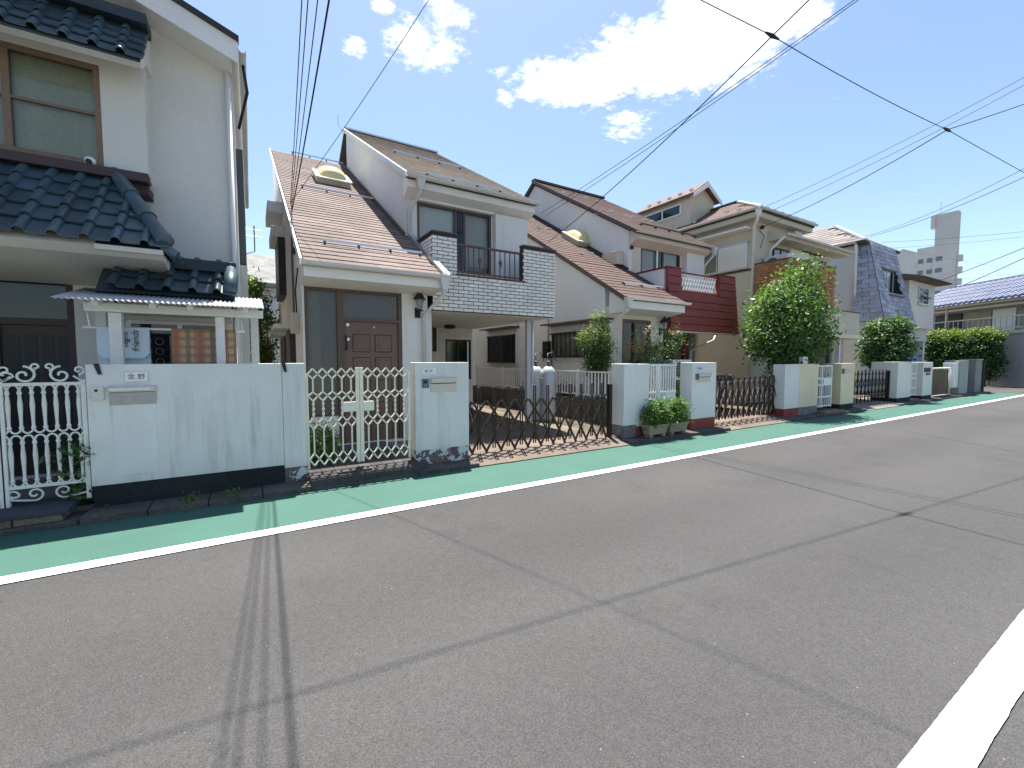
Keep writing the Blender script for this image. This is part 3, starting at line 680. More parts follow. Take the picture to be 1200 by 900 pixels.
t = thing('slat_fence', 'brown slatted fence panel with two bright open slots at the street corner', 'fence', ((x0+x1)/2, FY, .05))
for x in (x0, x1): bx('post', BROND, t, x-.05, x+.05, FY-.03, FY+.07, .03, 1.46)
for z in (.10, .28, .46, .64, .94, 1.24):
    bx('slat', WOODB, t, x0+.05, x1-.05, FY, FY+.03, z, z+.165 if z < .6 else z+.2)
for z in (.805, 1.14):
    k0 = 9
    for k in range(k0): bx('spacer', WOODB, t, x0+.1+k*(x1-x0-.2)/k0, x0+.14+k*(x1-x0-.2)/k0, FY+.002, FY+.028, z, z+(.135 if z < 1 else .1))
# ------------------------------------------------------------------ building parts
STUCCO = M('stucco_white', (.69, .67, .625), rough=.9, var=.05, vs=.8, fine=.05, fs=45, bump=.35, bs=110, streak=.5, dirt=(.38, .37, .32))
STUCCOG = M('stucco_greyish', (.60, .585, .55), rough=.9, var=.06, vs=.8, fine=.05, bump=.35, bs=110, streak=.55, dirt=(.36, .355, .32))
STUCCOC = M('stucco_cream', (.60, .56, .47), rough=.9, var=.06, vs=.8, fine=.05, bump=.35, bs=110, streak=.3, dirt=(.36, .33, .27))
TRIM = M('trim_white', (.73, .71, .665), rough=.6, var=.05, fine=.04, bump=.1, streak=.2, dirt=(.45, .44, .4))
GUT = M('gutter_grey', (.55, .55, .52), rough=.5, var=.08, fine=.05, bump=.05, streak=.25, dirt=(.3, .3, .28))
ALU = M('aluminium', (.62, .62, .62), rough=.35, metal=.8, var=.06, bump=.03)
FBROWN = M('frame_brown', (.10, .068, .052), rough=.45, metal=.25, var=.08, fine=.05, bump=.05)
FDARK = M('frame_dark', (.03, .027, .025), rough=.5, var=.08, bump=.05)
FSILV = M('frame_silver', (.55, .56, .57), rough=.4, metal=.6, var=.05, bump=.03)
DARKIN = M('dark_interior', (.03, .03, .03), rough=.9, var=.3, fine=.1, bump=0)
CURT = M('curtain_white', (.82, .81, .77), rough=.95, var=.05, fine=.05, bump=.0)
CURTG = M('curtain_grey', (.60, .59, .53), rough=.95, var=.08, vs=3, fine=.05, bump=.0)
GLASS = glass('window_glass'); FROST = glass('frosted_glass', (.6, .63, .63), .25, .65, (.115, .118, .115))
BLK = M('black_metal', (.014, .014, .015), rough=.45, var=.1, bump=.05)
def PM(axis):
    return (lambda a, c, z: (a, c, z)) if axis == 'x' else (lambda a, c, z: (c, a, z))
def abox(name, mat, par, axis, a0, a1, c0, c1, z0, z1, bevel=0):
    if axis == 'x': return bx(name, mat, par, a0, a1, c0, c1, z0, z1, bevel)
    return bx(name, mat, par, c0, c1, a0, a1, z0, z1, bevel)
def curtain(par, mat, axis, a0, a1, c, z0, z1, amp=.012, name='curtain'):
    n = max(6, int((a1-a0)/.03)); P = PM(axis); mb = MB()
    vs = []
    for i in range(n+1):
        a = a0 + (a1-a0)*i/n; d = amp*math.sin(i*1.9) + amp*.5*math.sin(i*.7)
        vs += [P(a, c+d, z0), P(a, c+d*.7, z1)]
    mb.add(vs, [(2*i, 2*i+2, 2*i+3, 2*i+1) for i in range(n)])
    return mb.build(name, mat, par, smooth=True)
def window(par, axis, a0, a1, z0, z1, c, fmat=FBROWN, splits=(0, 1), cur=CURT, curspan=None, fw=.045, hole=True, bars=0, gl=None, name='window', midrail=None, sill=False):
    """window facing -c; hole=True sits in a wall opening, else is mounted on the wall face"""
    gl = gl or GLASS; d0, d1 = (c+.0, c+.07) if hole else (c-.055, c-.002)
    P = PM(axis); mb = MB()
    def B(a, b, z, y, e0=d0, e1=d1):
        if axis == 'x': mb.box(a, b, e0, e1, z, y)
        else: mb.box(e0, e1, a, b, z, y)
    B(a0, a1, z1-fw, z1); B(a0, a1, z0, z0+fw); B(a0, a0+fw, z0+fw, z1-fw); B(a1-fw, a1, z0+fw, z1-fw)
    for s in splits[1:-1]:
        x = a0 + (a1-a0)*s; B(x-fw*.55, x+fw*.55, z0+fw, z1-fw, d0+.008, d1-.004)
    if midrail is not None:
        zr = z0 + (z1-z0)*midrail; B(a0+fw, a1-fw, zr-.015, zr+.015, d0+.016, d1-.012)
    w = mb.build(name, fmat, par)
    pc = (d0+d1)/2
    for s, e in zip(splits, splits[1:]):
        p, q = a0+(a1-a0)*s+.02, a0+(a1-a0)*e-.02
        mb = MB(); pts = [P(p, pc, z0+.02), P(q, pc, z0+.02), P(q, pc, z1-.02), P(p, pc, z1-.02)]
        mb.add(pts, [(0, 1, 2, 3) if axis == 'x' else (3, 2, 1, 0)]); mb.build('pane', gl, w)
    if cur is not None:
        s, e = curspan or (0, 1)
        curtain(w, cur, axis, a0+(a1-a0)*s+.01, a0+(a1-a0)*e-.01, (c+.10) if hole else c-.014, z0+.01, z1-.01, .012 if hole else .004)
    if hole: abox('interior', DARKIN, w, axis, a0-.02, a1+.02, c+.30, c+.32, z0-.02, z1+.02)
    else: abox('interior', DARKIN, w, axis, a0+.01, a1-.01, c-.006, c-.003, z0+.01, z1-.01)
    if bars:
        mb = None
        for k in range(bars):
            a = a0 + (a1-a0)*(k+.5)/bars
            abox('security_bar', FDARK, w, axis, a-.012, a+.012, d0-.06, d0-.035, z0+.02, z1-.02)
        for z in (z0+.03, z1-.03): abox('bar_rail', FDARK, w, axis, a0-.02, a1+.02, d0-.058, d0-.01, z-.02, z+.02)
    if sill: abox('sill', TRIM, w, axis, a0-.05, a1+.05, d0-.06, d0, z0-.05, z0-.002)
    return w
class Plane:                                # roof plane rising towards +Y
    def __init__(s, y0, z0, k): s.y0, s.z0, s.k = y0, z0, k; s.n = Vector((0, -k, 1)).normalized(); s.e = Vector((0, 1, k)).normalized()
    def z(s, y): return s.z0 + s.k * (y - s.y0)
    def hit(s, u, v):
        d = ROT @ np.array([(u - CX) / F, (CY - v) / F, 1.])
        t = (s.z0 - s.k * s.y0 - EYE) / (d[2] - s.k * d[1]); return Vector((d[0]*t, d[1]*t, EYE + d[2]*t))
    def p(s, x, y, h=0): return Vector((x, y, s.z(y))) + s.n * h
def slates(par, pl, x0, x1, y0, y1, mat, w=.6, ex=.2, name='roof_slate', skip=None, lim=300):
    """overlapping roof slates, each its own piece sharing one mesh"""
    L = (y1 - y0) * math.hypot(1, pl.k); n = int(math.ceil(L / ex)); cols = max(1, int(round((x1-x0)/w))); w = (x1-x0)/cols
    th = .009
    def mk(wid): return MB().box(.0012, wid-.0012, 0, ex*1.25, 0, th).mesh(name, mat)
    full = mk(w); half = mk(w/2)
    R = Matrix((Vector((1,0,0)), pl.e, pl.n)).transposed()
    tilt = Matrix.Rotation(-math.atan2(th+.002, ex), 4, 'X')
    for r in range(n):
        y = y0 + r*ex/math.hypot(1, pl.k)
        cells = [(x0+i*w, full) for i in range(cols)] if r % 2 == 0 else [(x0, half)] + [(x0+w*(i+.5), full) for i in range(cols-1)] + [(x1-w/2, half)]
        for (x, me) in cells:
            if skip and skip(x, y): continue
            o = Vector((x, y, pl.z(y))) + pl.n * (.016 + random.uniform(0, .002))
            m4 = Matrix.Translation(o) @ R.to_4x4() @ tilt
            link(name, me, par, None, m4)
def roof_slab(par, pl, x0, x1, y0, y1, mat, th=.07, name='roof'):
    P = [pl.p(x0, y0), pl.p(x0, y1), pl.p(x0, y1, -th), pl.p(x0, y0, -th)]
    return MB().prism(P, (x1-x0, 0, 0)).build(name, mat, par)
def snow_bar(par, pl, a, b, n=4, mat=None):
    mat = mat or ALU
    pa = pl.hit(*a); pb = pl.hit(*b); y = (pa.y + pb.y)/2
    A = pl.p(pa.x, y, .085); B = pl.p(pb.x, y, .085)
    o = MB().beam(A, B, .012, .035).build('snow_guard', mat, par)
    for k in range(n):
        x = A.x + (B.x - A.x)*(.02 + .96*k/(n-1))
        MB().prism([pl.p(x, y, 0), pl.p(x, y+.12, 0), pl.p(x, y+.12, .01), pl.p(x, y+.01, .09), pl.p(x, y, .09)], (.025, 0, 0)).build('bracket', FBROWN, o)
DOMEC = None
def skylight(par, pl, u0, v0, w=.95, d=.95):
    global DOMEC
    if DOMEC is None: DOMEC = M('dome_acrylic', (.62, .53, .26), rough=.18, var=.1, fine=.03, bump=0, spec=.6)
    c = pl.hit(u0, v0); R = Matrix((Vector((1,0,0)), pl.e, pl.n)).transposed().to_4x4()
    m4 = Matrix.Translation(pl.p(c.x, c.y, 0)) @ R
    def put(mb, name, mat, p, smooth=False):
        q = MB(); q.v = [tuple(m4 @ Vector(v)) for v in mb.v]; q.f = mb.f; return q.build(name, mat, p, smooth=smooth)
    h = w/2; g = d/2
    k = put(MB().box(-h, h, -g, g, 0, .16), 'skylight', M('skylight_curb', (.45, .42, .33), rough=.6, var=.15, fine=.1, bump=.1), par)
    put(MB().box(-h-.03, h+.03, -g-.03, g+.03, .14, .18), 'skylight_frame', M('skylight_frame', (.66, .62, .47), rough=.5, var=.1, bump=.05), k)
    mb = MB(); n = 14
    vs = []; fs = []
    for i in range(n+1):
        for j in range(n+1):
            x = -1 + 2*i/n; y = -1 + 2*j/n
            z = .18 + .20*max(0, (1-x**4)*(1-y**4))**.5*(1-.25*(x*x+y*y))
            vs.append((x*h*.84, y*g*.84, z))
    for i in range(n):
        for j in range(n): a = i*(n+1)+j; fs.append((a, a+n+1, a+n+2, a+1))
    mb.add(vs, fs); put(mb, 'skylight_dome', DOMEC, k, True)
def gutter(par, a, b, r=.055, mat=None, name='gutter'):
    mat = mat or GUT; a = Vector(a); b = Vector(b); t = (b-a).normalized(); s = t.cross(Vector((0,0,1))).normalized(); mb = MB(); vs = []; n = 8
    for q in (a, b):
        for (rr, rg) in ((r, range(n+1)), (r*.86, range(n, -1, -1))):
            for i in rg:
                an = math.pi*i/n; vs.append(q + s*math.cos(an)*rr - Vector((0,0,1))*math.sin(an)*rr)
    k = 2*(n+1); mb.add(vs, [(i, (i+1) % k, (i+1) % k + k, i+k) for i in range(k)] + [tuple(range(k-1, -1, -1)), tuple(range(k, 2*k))])
    return mb.build(name, mat, par)
def rainhead(par, p, mat=None):
    mat = mat or GUT; x, y, z = p
    return MB().add([(x-.09,y-.07,z),(x+.09,y-.07,z),(x+.09,y+.07,z),(x-.09,y+.07,z),(x-.045,y-.045,z-.22),(x+.045,y-.045,z-.22),(x+.045,y+.045,z-.22),(x-.045,y+.045,z-.22)],
        [(3,2,1,0),(4,5,6,7),(0,1,5,4),(1,2,6,5),(2,3,7,6),(3,0,4,7)][0:1] + [(0,1,2,3),(7,6,5,4),(4,5,1,0),(5,6,2,1),(6,7,3,2),(7,4,0,3)][1:]).build('rain_head', mat, par, bevel=.008)
def pipe(par, path, r=.035, mat=None, name='downpipe'):
    return MB().tube(path, r, 10).build(name, mat or GUT, par, smooth=True)
def lantern(par, x, y, z):
    o = bx('wall_lantern', BLK, par, x-.05, x+.05, y-.02, y+.012, z-.16, z+.02, bevel=.006)
    MB().tube([(x, y-.01, z-.12), (x, y-.13, z-.10), (x, y-.13, z-.04)], .014, 6).build('lantern_arm', BLK, o, smooth=True)
    MB().lathe([(.02,0),(.06,.01),(.06,.03),(.02,.04)], (x, y-.13, z-.06), 8).build('lantern_base', BLK, o)
    MB().lathe([(.048,0),(.075,.17)], (x, y-.13, z-.02), 6).build('lantern_glass', glass('lantern_glass', (.8,.8,.75), .1, .3, (.5,.5,.48)), o)
    MB().lathe([(.125,0),(.11,.015),(.05,.10),(.02,.12),(.012,.17),(.004,.20)], (x, y-.13, z+.15), 6).build('lantern_cap', BLK, o)
def ac_unit(name, label, x, y, z, ang=0, w=.78, group=None, mat=None):
    mat = mat or M('ac_white', (.62,.61,.57), rough=.5, var=.06, fine=.03, bump=.05, streak=.2)
    t = thing(name, label, 'air conditioner', (x, y, z), group); d, h = .29, .55
    parts = [('housing', MB().box(-w/2, w/2, -d/2, d/2, .05, h), mat, .012)]
    ring = MB(); cx = -.1
    ring.tube([(cx+.2*math.cos(a), -d/2-.004, .3+.2*math.sin(a)) for a in np.linspace(0, 2*math.pi, 25)], .008, 5)
    parts += [('fan_ring', ring, mat, 0), ('fan_opening', MB().tube([(cx, -d/2-.003, .3), (cx, -d/2+.01, .3)], .195, 20), FDARK, 0), ('foot', MB().box(-w/2+.05, -w/2+.12, -d/2, d/2, 0, .05), FDARK, 0), ('foot', MB().box(w/2-.12, w/2-.05, -d/2, d/2, 0, .05), FDARK, 0)]
    for k in range(7): parts.append(('grille_bar', MB().box(cx-.2, cx+.2, -d/2-.010, -d/2-.004, .14+k*.053, .147+k*.053), mat, 0))
    c, s = math.cos(ang), math.sin(ang)
    for (nm, mb, mt, bv) in parts:
        mb.v = [(x+p[0]*c-p[1]*s, y+p[0]*s+p[1]*c, z+p[2]) for p in mb.v]; mb.build(nm, mt, t, bevel=bv)
    return t
# ------------------------------------------------------------------ house with brick balcony
H = thing('house', 'two-storey white house with white brick balcony, long catslide roof and panelled brown door', 'house', (3.2, 11, .1))
X0, XM, X2 = .70, 2.75, 5.65
LP = Plane(6.92, 2.96, .595); UP = Plane(8.36, 5.14, .575)
YF, YB, YR = 7.5, 8.75, 14.6
SLP = M('slate_pinkish', (.158, .115, .104), rough=.85, var=.22, vs=1.3, fine=.15, fs=30, bump=.35, bs=80, rnd=.11, spots=.5, spr=(.50,.64), dirt=(.085, .068, .058), streak=.6, sdir=(3.2,.35,.35))
SLG = M('slate_mossy', (.135, .100, .078), rough=.9, var=.3, vs=1.6, fine=.2, fs=30, bump=.4, bs=80, rnd=.14, spots=.75, spr=(.46,.6), dirt=(.062, .056, .043), streak=.8, sdir=(3.2,.4,.4))
UND = M('roof_underlay', (.06, .055, .05), rough=.9, var=.2)
# walls
e0, e1, ez0, ez1 = at(358.5,430,YF).x, at(472,430,YF).x, .14, 2.70
MB().wall('x', YF, YF+.14, X0, XM, .08, 2.86, [(e0, e1, ez0, ez1)]).build('front_wall', STUCCO, H)
MB().prism([(X0, YF+.14, .08), (X0, YF+.14, LP.z(YF+.14)-.13), (X0, 15.0, LP.z(15.0)-.13), (X0, 15.0, .08)], (.14, 0, 0)).build('side_wall', STUCCO, H)
MB().prism([(XM, YB, LP.z(YB)-.3), (XM, YB, UP.z(YB)-.13), (XM, YR, UP.z(YR)-.13), (XM, YR, LP.z(YR)-.3)], (.14, 0, 0)).build('upper_side_wall', STUCCOG, H)
MB().prism([(X2-.14, YB, 2.45), (X2-.14, YB, UP.z(YB)-.13), (X2-.14, YR, UP.z(YR)-.13), (X2-.14, YR, 2.45)], (.14, 0, 0)).build('far_side_wall', STUCCO, H)
w0, w1 = at(489,280,YB).x, at(575.5,280,YB).x; wz1 = at(530,244,YB).z; wz0 = at(530,318,YB).z
MB().wall('x', YB, YB+.14, XM+.141, X2-.141, 2.45, UP.z(YB)-.10, [(w0, w1, wz0, wz1)]).build('upper_front_wall', STUCCO, H)
bx('rear_wall', STUCCO, H, X0+.14, X2, 15.0, 15.14, .08, 7.0)
YC = 11.4
cw0, cw1 = at(522,420,YC).x, at(552,420,YC).x; cz1 = at(537,398,YC).z; cz0 = at(537,445,YC).z
MB().wall('x', YC, YC+.14, XM, X2-.1, .1, 2.44, [(cw0, cw1, cz0, cz1)]).build('carport_rear_wall', STUCCO, H)
sw0, sw1 = atx(507,397,XM).y, atx(510.5,397,XM).y
bx('carport_side_wall', STUCCO, H, XM-.02, XM+.13, YF+.141, YC, .08, 2.44)
bx('carport_ceiling', STUCCO, H, XM+.13, X2, YF+.141, YC+.2, 2.44, 2.50)
# roofs
r = roof_slab(H, LP, X0-.03, XM+.12, 6.92, YB, UND); r2 = roof_slab(H, LP, X0-.03, XM, YB+.001, 15.0, UND)
slates(r, LP, X0-.02, XM+.06, 6.90, YB, SLP, .60, .19); slates(r2, LP, X0-.02, XM-.02, YB+.09, 14.9, SLP, .6, .19)
u = roof_slab(H, UP, XM-.06, X2+.10, 8.36, YR, UND)
slates(u, UP, XM-.03, X2+.09, 8.34, YR-.05, SLG, .62, .2)
MB().prism([(XM-.06, YR, UP.z(YR)), (XM-.06, YR+3.5, UP.z(YR)-2), (XM-.06, YR+3.5, UP.z(YR)-2.15), (XM-.06, YR, UP.z(YR)-.15)], (X2-XM+.16, 0, 0)).build('rear_roof', UND, H)
MB().beam(UP.p(XM-.08, YR, .04), UP.p(X2+.12, YR, .04), .14, .05).build('ridge_cap', ALU, u)
MB().beam(LP.p(X0-.06, 6.90, .0), LP.p(X0-.06, 15.0, .0), .03, .11, LP.n).build('barge_trim', GUT, r)
MB().beam(UP.p(XM-.09, 8.36, -.01), UP.p(XM-.09, YR, -.01), .04, .11, UP.n).build('barge_trim', GUT, u)
MB().beam(LP.p(XM+.10, 6.90, .05), LP.p(XM+.10, YB, .05), .10, .07, LP.n).build('edge_flashing', ALU, r)
MB().beam(LP.p(XM-.03, YB, .05), LP.p(XM-.03, 14.9, .05), .05, .06, LP.n).build('wall_flashing', FBROWN, r2)
for (a, b, n) in (((377,286),(494,302),4), ((352,221),(437,236.5),4), ((341,181),(402,194.5),4)): snow_bar(r2 if b[0] < 450 else r, LP, a, b, n)
snow_bar(u, UP, (496.5,206), (590,229), 4); snow_bar(u, UP, (460,179.5), (541,200), 4)
skylight(r2, LP, 388.5, 214, .80, .85)
# eaves: fascia box and soffit
MB().prism([(X0-.02, 6.95, 2.93), (X0-.02, 6.95, 2.76), (X0-.02, YF, 2.70), (X0-.02, YF, LP.z(YF)-.13)], (XM-X0+.12, 0, 0)).build('eave_box', TRIM, H)
gutter(H, (X0-.06, 6.87, 2.965), (XM+.14, 6.87, 2.965), .065)
MB().prism([(XM-.03, 8.42, 5.08), (XM-.03, 8.42, 4.94), (XM-.03, YB, 4.80), (XM-.03, YB, UP.z(YB)-.13)], (X2-XM+.1, 0, 0)).build('eave_box', TRIM, H)
gutter(H, (XM-.08, 8.31, 5.145), (X2+.12, 8.31, 5.145), .07)
gutter(H, (XM+.19, 7.0, LP.z(7.0)+.02), (XM+.19, YB-.4, LP.z(YB-.4)+.02), .05, ALU)
p = at(521, 322, 6.86); rainhead(H, (XM+.08, 6.88, 2.93))
pipe(H, [(XM+.08, 6.88, 2.72), (XM+.08, 6.9, 2.66), (XM-.09, YF-.06, 2.33), (XM-.09, YF-.06, .12)])
p = (XM+.20, 8.34, 5.10); rainhead(H, p); pipe(H, [(XM+.20, 8.34, 4.9), (XM+.20, 8.40, 4.82), (XM+.08, YB-.05, 4.55), (XM+.08, YB-.05, 3.35)])
# upper window: three leaves, and shutter box
window(H, 'x', w0, w1, wz0, wz1, YB, FBROWN, (0, .50, .62, 1), CURT, (0, .5), fw=.05)
curtain(H.children[-1], CURTG, 'x', w0+(w1-w0)*.62, w1-.02, YB+.14, wz0+.02, wz1-.02)
bx('shutter_box', STUCCO, H, at(577,290,YB).x, X2-.02, YB-.16, YB-.002, 3.2, at(600,257,YB).z, bevel=.01)
bx('shutter_track', TRIM, H, w0-.06, at(577,290,YB).x, YB-.10, YB-.002, wz1+.002, wz1+.09)
# entrance
D = YF+.05; FB = FBROWN
s1 = at(396.5,430,YF).x; d0, d1 = at(404,430,YF).x, at(468,430,YF).x
ef = MB(); zt0, zt1 = at(440,374.5,YF).z, at(440,341.5,YF).z; zdoor = at(440,377.5,YF).z; slz = .62
for (a, b, z, y) in ((e0, e1, ez1-.05, ez1-.001), (e0+.001, e0+.05, .14, ez1-.05), (s1, d0, .14, ez1-.05), (d1, e1-.001, .14, ez1-.05), (d0, d1, zdoor, zt0)): ef.box(a, b, D-.03, D+.07, z, y)
ef = ef.build('entrance_frame', FB, H)
bx('sidelight_wall', STUCCO, H, e0+.05, s1, D-.02, D+.06, .14, slz); bx('sidelight_sill', FB, ef, e0+.05, s1, D-.028, D+.06, slz, slz+.04)
MB().add([(e0+.05,D+.02,slz),(s1,D+.02,slz),(s1,D+.02,ez1-.05),(e0+.05,D+.02,ez1-.05)], [(0,1,2,3)]).build('sidelight_pane', FROST, ef)
MB().add([(d0,D+.02,zt0),(d1,D+.02,zt0),(d1,D+.02,ez1-.05),(d0,D+.02,ez1-.05)], [(0,1,2,3)]).build('transom_pane', FROST, ef)
curtain(ef, CURT, 'x', e0+.08, e0+.24, D+.10, slz, ez1-.06, .01)
bx('entrance_interior', DARKIN, ef, e0, e1, D+.45, D+.47, .14, ez1)
DOORM = M('door_brown', (.155, .098, .072), rough=.5, var=.12, vs=4, fine=.08, fs=60, bump=.15, bs=60)
dr = bx('front_door', DOORM, H, d0+.003, d1-.003, D+.01, D+.055, .15, zdoor-.003)
pw = (d1-d0)
for i, a in enumerate((.17, .57)):
    for j in range(5):
        z1 = zdoor - .22 - j*.385; x = d0 + pw*a
        o = MB().box(x, x+pw*.29, D-.004, D+.012, z1-.28, z1).build('door_panel', DOORM, dr, bevel=.01)
        bx('panel_groove', FDARK, o, x-.012, x+pw*.29+.012, D+.004, D+.0115, z1-.292, z1+.012)
        bx('panel_field', DOORM, o, x+.05, x+pw*.29-.05, D-.014, D-.003, z1-.23, z1-.05, bevel=.008)
for z in (zdoor-.06, zdoor-.30): MB().tube([(d0+.07, D-.012, z), (d0+.07, D+.012, z)], .026, 14).build('door_lock', ALU, dr)
MB().tube([(d0+.035, D+.01, zdoor-.24), (d0+.035, D-.05, zdoor-.26), (d0+.035, D-.05, zdoor-.46), (d0+.035, D+.01, zdoor-.48)], .012, 8).build('door_handle', BLK, dr, smooth=True)
MB().tube([(d0+pw*.55, D-.004, zdoor-.085), (d0+pw*.55, D+.012, zdoor-.085)], .012, 10).build('peephole', ALU, dr)
p = at(489, 362, YF); lantern(H, p.x, YF-.001, p.z)
# carport details
window(H, 'x', cw0, cw1, cz0, cz1, YC, FDARK, (0, .5, 1), None, bars=0)
bx('slit_window', INK, H, at(507,397,YC).x, at(511,397,YC).x, YC-.04, YC-.001, at(508,412,YC).z, at(508,384,YC).z)
p = gr(527, 381, 2.44); MB().lathe([(.12,-.09),(.15,-.06),(.15,-.02),(.10,0)], p, 14).build('ceiling_lamp', BLK, H, smooth=True)
px_, py_ = 5.42, 8.25
bx('carport_post', M('post_grey', (.50,.51,.52), rough=.6, var=.1, fine=.08, bump=.1, spots=.25, dirt=(.3,.26,.22)), H, px_-.05, px_+.05, py_-.05, py_+.05, .1, 2.44, bevel=.004)
pipe(H, [(px_+.11, py_-.02, 2.42), (px_+.11, py_-.02, .12)], .032)
# balcony: dark mortar core, separate bricks proud of it
BX0, BX1, BZ0, BZ1 = 2.86, 5.62, 2.45, 3.86
o0, o1 = at(535.5,300,YF).x, at(613,300,YF).x; oz = 3.13
MORT = M('mortar_dark', (.045, .042, .04), rough=.95, var=.2, fine=.2, bump=.3)
BRK = M('brick_white', (.73, .69, .62), rough=.75, var=.07, vs=3, fine=.08, fs=50, bump=.3, bs=60, rnd=.07, streak=.2, dirt=(.4,.38,.34))
bal = MB().wall('x', YF+.008, YF+.13, BX0+.008, BX1, BZ0, BZ1, [(o0, o1, oz, 9)]).build('balcony', MORT, H)
bx('balcony_return', MORT, bal, BX0+.008, BX0+.13, YF+.131, YB, BZ0+.03, BZ1-.002)
bx('balcony_return', STUCCO, bal, BX1-.13, BX1-.001, YF+.131, YB, BZ0+.03, BZ1-.002)
bx('balcony_floor', STUCCO, bal, BX0+.13, BX1-.131, YF+.131, YB, 2.505, 2.9)
ch, cl, jt = .0675, .207, .0135
rows = int((BZ1-BZ0)/ch)
bm1 = MB().box(0, cl-jt, 0, .02, 0, ch-jt).mesh('brick', BRK); bm2 = MB().box(0, (cl-jt)/2-jt/2, 0, .02, 0, ch-jt).mesh('brick', BRK)
sb1 = MB().box(0, .02, 0, cl-jt, 0, ch-jt).mesh('brick', BRK)
for r_ in range(rows):
    z = BZ0 + r_*ch + jt/2
    spans = [(BX0, BX1)] if z + ch < oz + .02 else [(BX0, o0), (o1, BX1)]
    for (a, b) in spans:
        x = a + (0 if r_ % 2 == 0 else -cl/2)
        x = BX0 + (math.floor((a-BX0)/cl)-1)*cl + (0 if r_ % 2 == 0 else cl/2)
        while x < b - .02:
            xa_, xb_ = max(x, a), min(x+cl-jt, b)
            if xb_ - xa_ > .03:
                if abs(xb_-xa_-(cl-jt)) < .002: me = bm1
                else: me = MB().box(0, xb_-xa_, 0, .02, 0, ch-jt).mesh('brick', BRK)
                link('brick', me, bal, None, Matrix.Translation((xa_, YF, z)))
            x += cl
    if z > 3.25:
        for k in range(5): link('brick', sb1, bal, None, Matrix.Translation((BX0-.002, YF+.025+k*cl+(.0 if r_ % 2 else .05), z)))
for (a, b) in ((BX0-.02, o0+.005), (o1-.005, BX1+.02)): bx('coping', FBROWN, bal, a, b, YF-.015, YF+.15, BZ1, BZ1+.025)
bx('coping', FBROWN, bal, BX0-.02, BX0+.15, YF+.151, YB, BZ1, BZ1+.025)
bx('opening_sill', FBROWN, bal, o0-.02, o1+.06, YF-.02, YF+.14, oz, oz+.02)
RAIL = M('rail_brown', (.12, .062, .05), rough=.5, var=.1, bump=.05)
rz0, rz1 = oz+.06, oz+.60
bx('handrail', RAIL, bal, o0+.02, o1-.01, YF+.05, YF+.10, rz1-.035, rz1); bx('bottom_rail', RAIL, bal, o0+.02, o1-.01, YF+.06, YF+.09, rz0, rz0+.03)
for k in range(13):
    x = o0+.04+(o1-o0-.08)*k/12; bx('baluster', RAIL, bal, x-.008, x+.008, YF+.066, YF+.084, rz0-.06, rz1-.03)
for fr in (.30, .70):
    x = o0+.04+(o1-o0-.08)*round(fr*12)/12
    mb = MB()
    mb.tube([(x+.035*math.cos(a), YF+.06, (rz0+rz1)/2+.10*math.sin(a)*abs(math.cos(a*.5))) for a in np.linspace(0, 2*math.pi, 17)], .008, 5); mb.lathe([(.01,-.05),(.03,-.02),(.03,.02),(.01,.05)], (x, YF+.06, (rz0+rz1)/2), 8)
    mb.build('ornament', RAIL, bal)
# side-wall ledges, shutter boxes and meter on the left flank
def ledge(y0, y1, z0, z1, d, name, mat): bx(name, mat, H, X0-d, X0-.001, y0, y1, z0, z1, bevel=.01)
ledge(11.2, 12.6, 4.86, 5.10, .30, 'window_hood', TRIM); ledge(10.7, 12.0, 4.20, 4.42, .26, 'shutter_box', STUCCO); ledge(10.7, 12.0, 2.95, 4.20, .14, 'side_window', FDARK)
ledge(8.7, 9.9, 2.10, 2.18, .35, 'window_hood', GUT); ledge(8.8, 9.8, 1.0, 2.08, .10, 'side_window', FDARK)
ledge(10.3, 11.5, 2.05, 2.13, .35, 'window_hood', GUT); ledge(10.3, 11.4, 1.0, 2.03, .10, 'side_window', FDARK)
ledge(7.95, 8.15, 1.98, 2.32, .13, 'meter_box', BEIGEPL); ledge(8.3, 8.42, 3.36, 3.46, .05, 'vent', FDARK)
for (y, z0, z1) in ((8.45, 2.1, 4.2), (8.7, 2.2, 4.2)): pipe(H, [(X0-.03, y, z0), (X0-.035, y+.02, (z0+z1)/2), (X0-.03, y, z1)], .008, FDARK, 'cable')
pipe(H, [(X0-.03, 8.05, 2.32), (X0-.04, 8.1, 2.7), (X0-.03, 7.7, 3.0)], .012, FDARK, 'cable')
# antenna on the upper gable
MB().tube([(XM-.1, YR-.1, UP.z(YR)-.1), (XM-.25, YR-.1, UP.z(YR)+.05), (XM-.25, YR-.1, UP.z(YR)+.35)], .012, 6).build('aerial_bracket', FSILV, H)
# ------------------------------------------------------------------ white house with blue tile awnings
H = thing('house', 'white gabled house with blue glazed tile awnings around an upstairs window', 'house', (-3, 11, .1))
F1, B1 = 7.5, 7.2; XR = -.115
STW = M('stucco_house_white', (.66, .64, .58), rough=.9, var=.04, vs=.8, fine=.05, fs=45, bump=.4, bs=100, streak=.15, dirt=(.45, .44, .4))
TILEB = M('tile_blue', (.052, .088, .108), rough=.33, var=.25, vs=3, fine=.12, fs=25, bump=.08, bs=40, rnd=.22, spec=.5, spots=.2, dirt=(.05, .075, .09))
TILED = M('tile_dark_teal', (.035, .06, .07), rough=.38, var=.3, vs=3, fine=.15, fs=25, bump=.1, rnd=.3, spots=.3, dirt=(.06, .06, .05))
TBOARD = M('tile_board', (.035, .05, .06), rough=.6, var=.15, bump=.1)
BRN = M('sill_brown', (.065, .042, .045), rough=.6, var=.1, bump=.15)
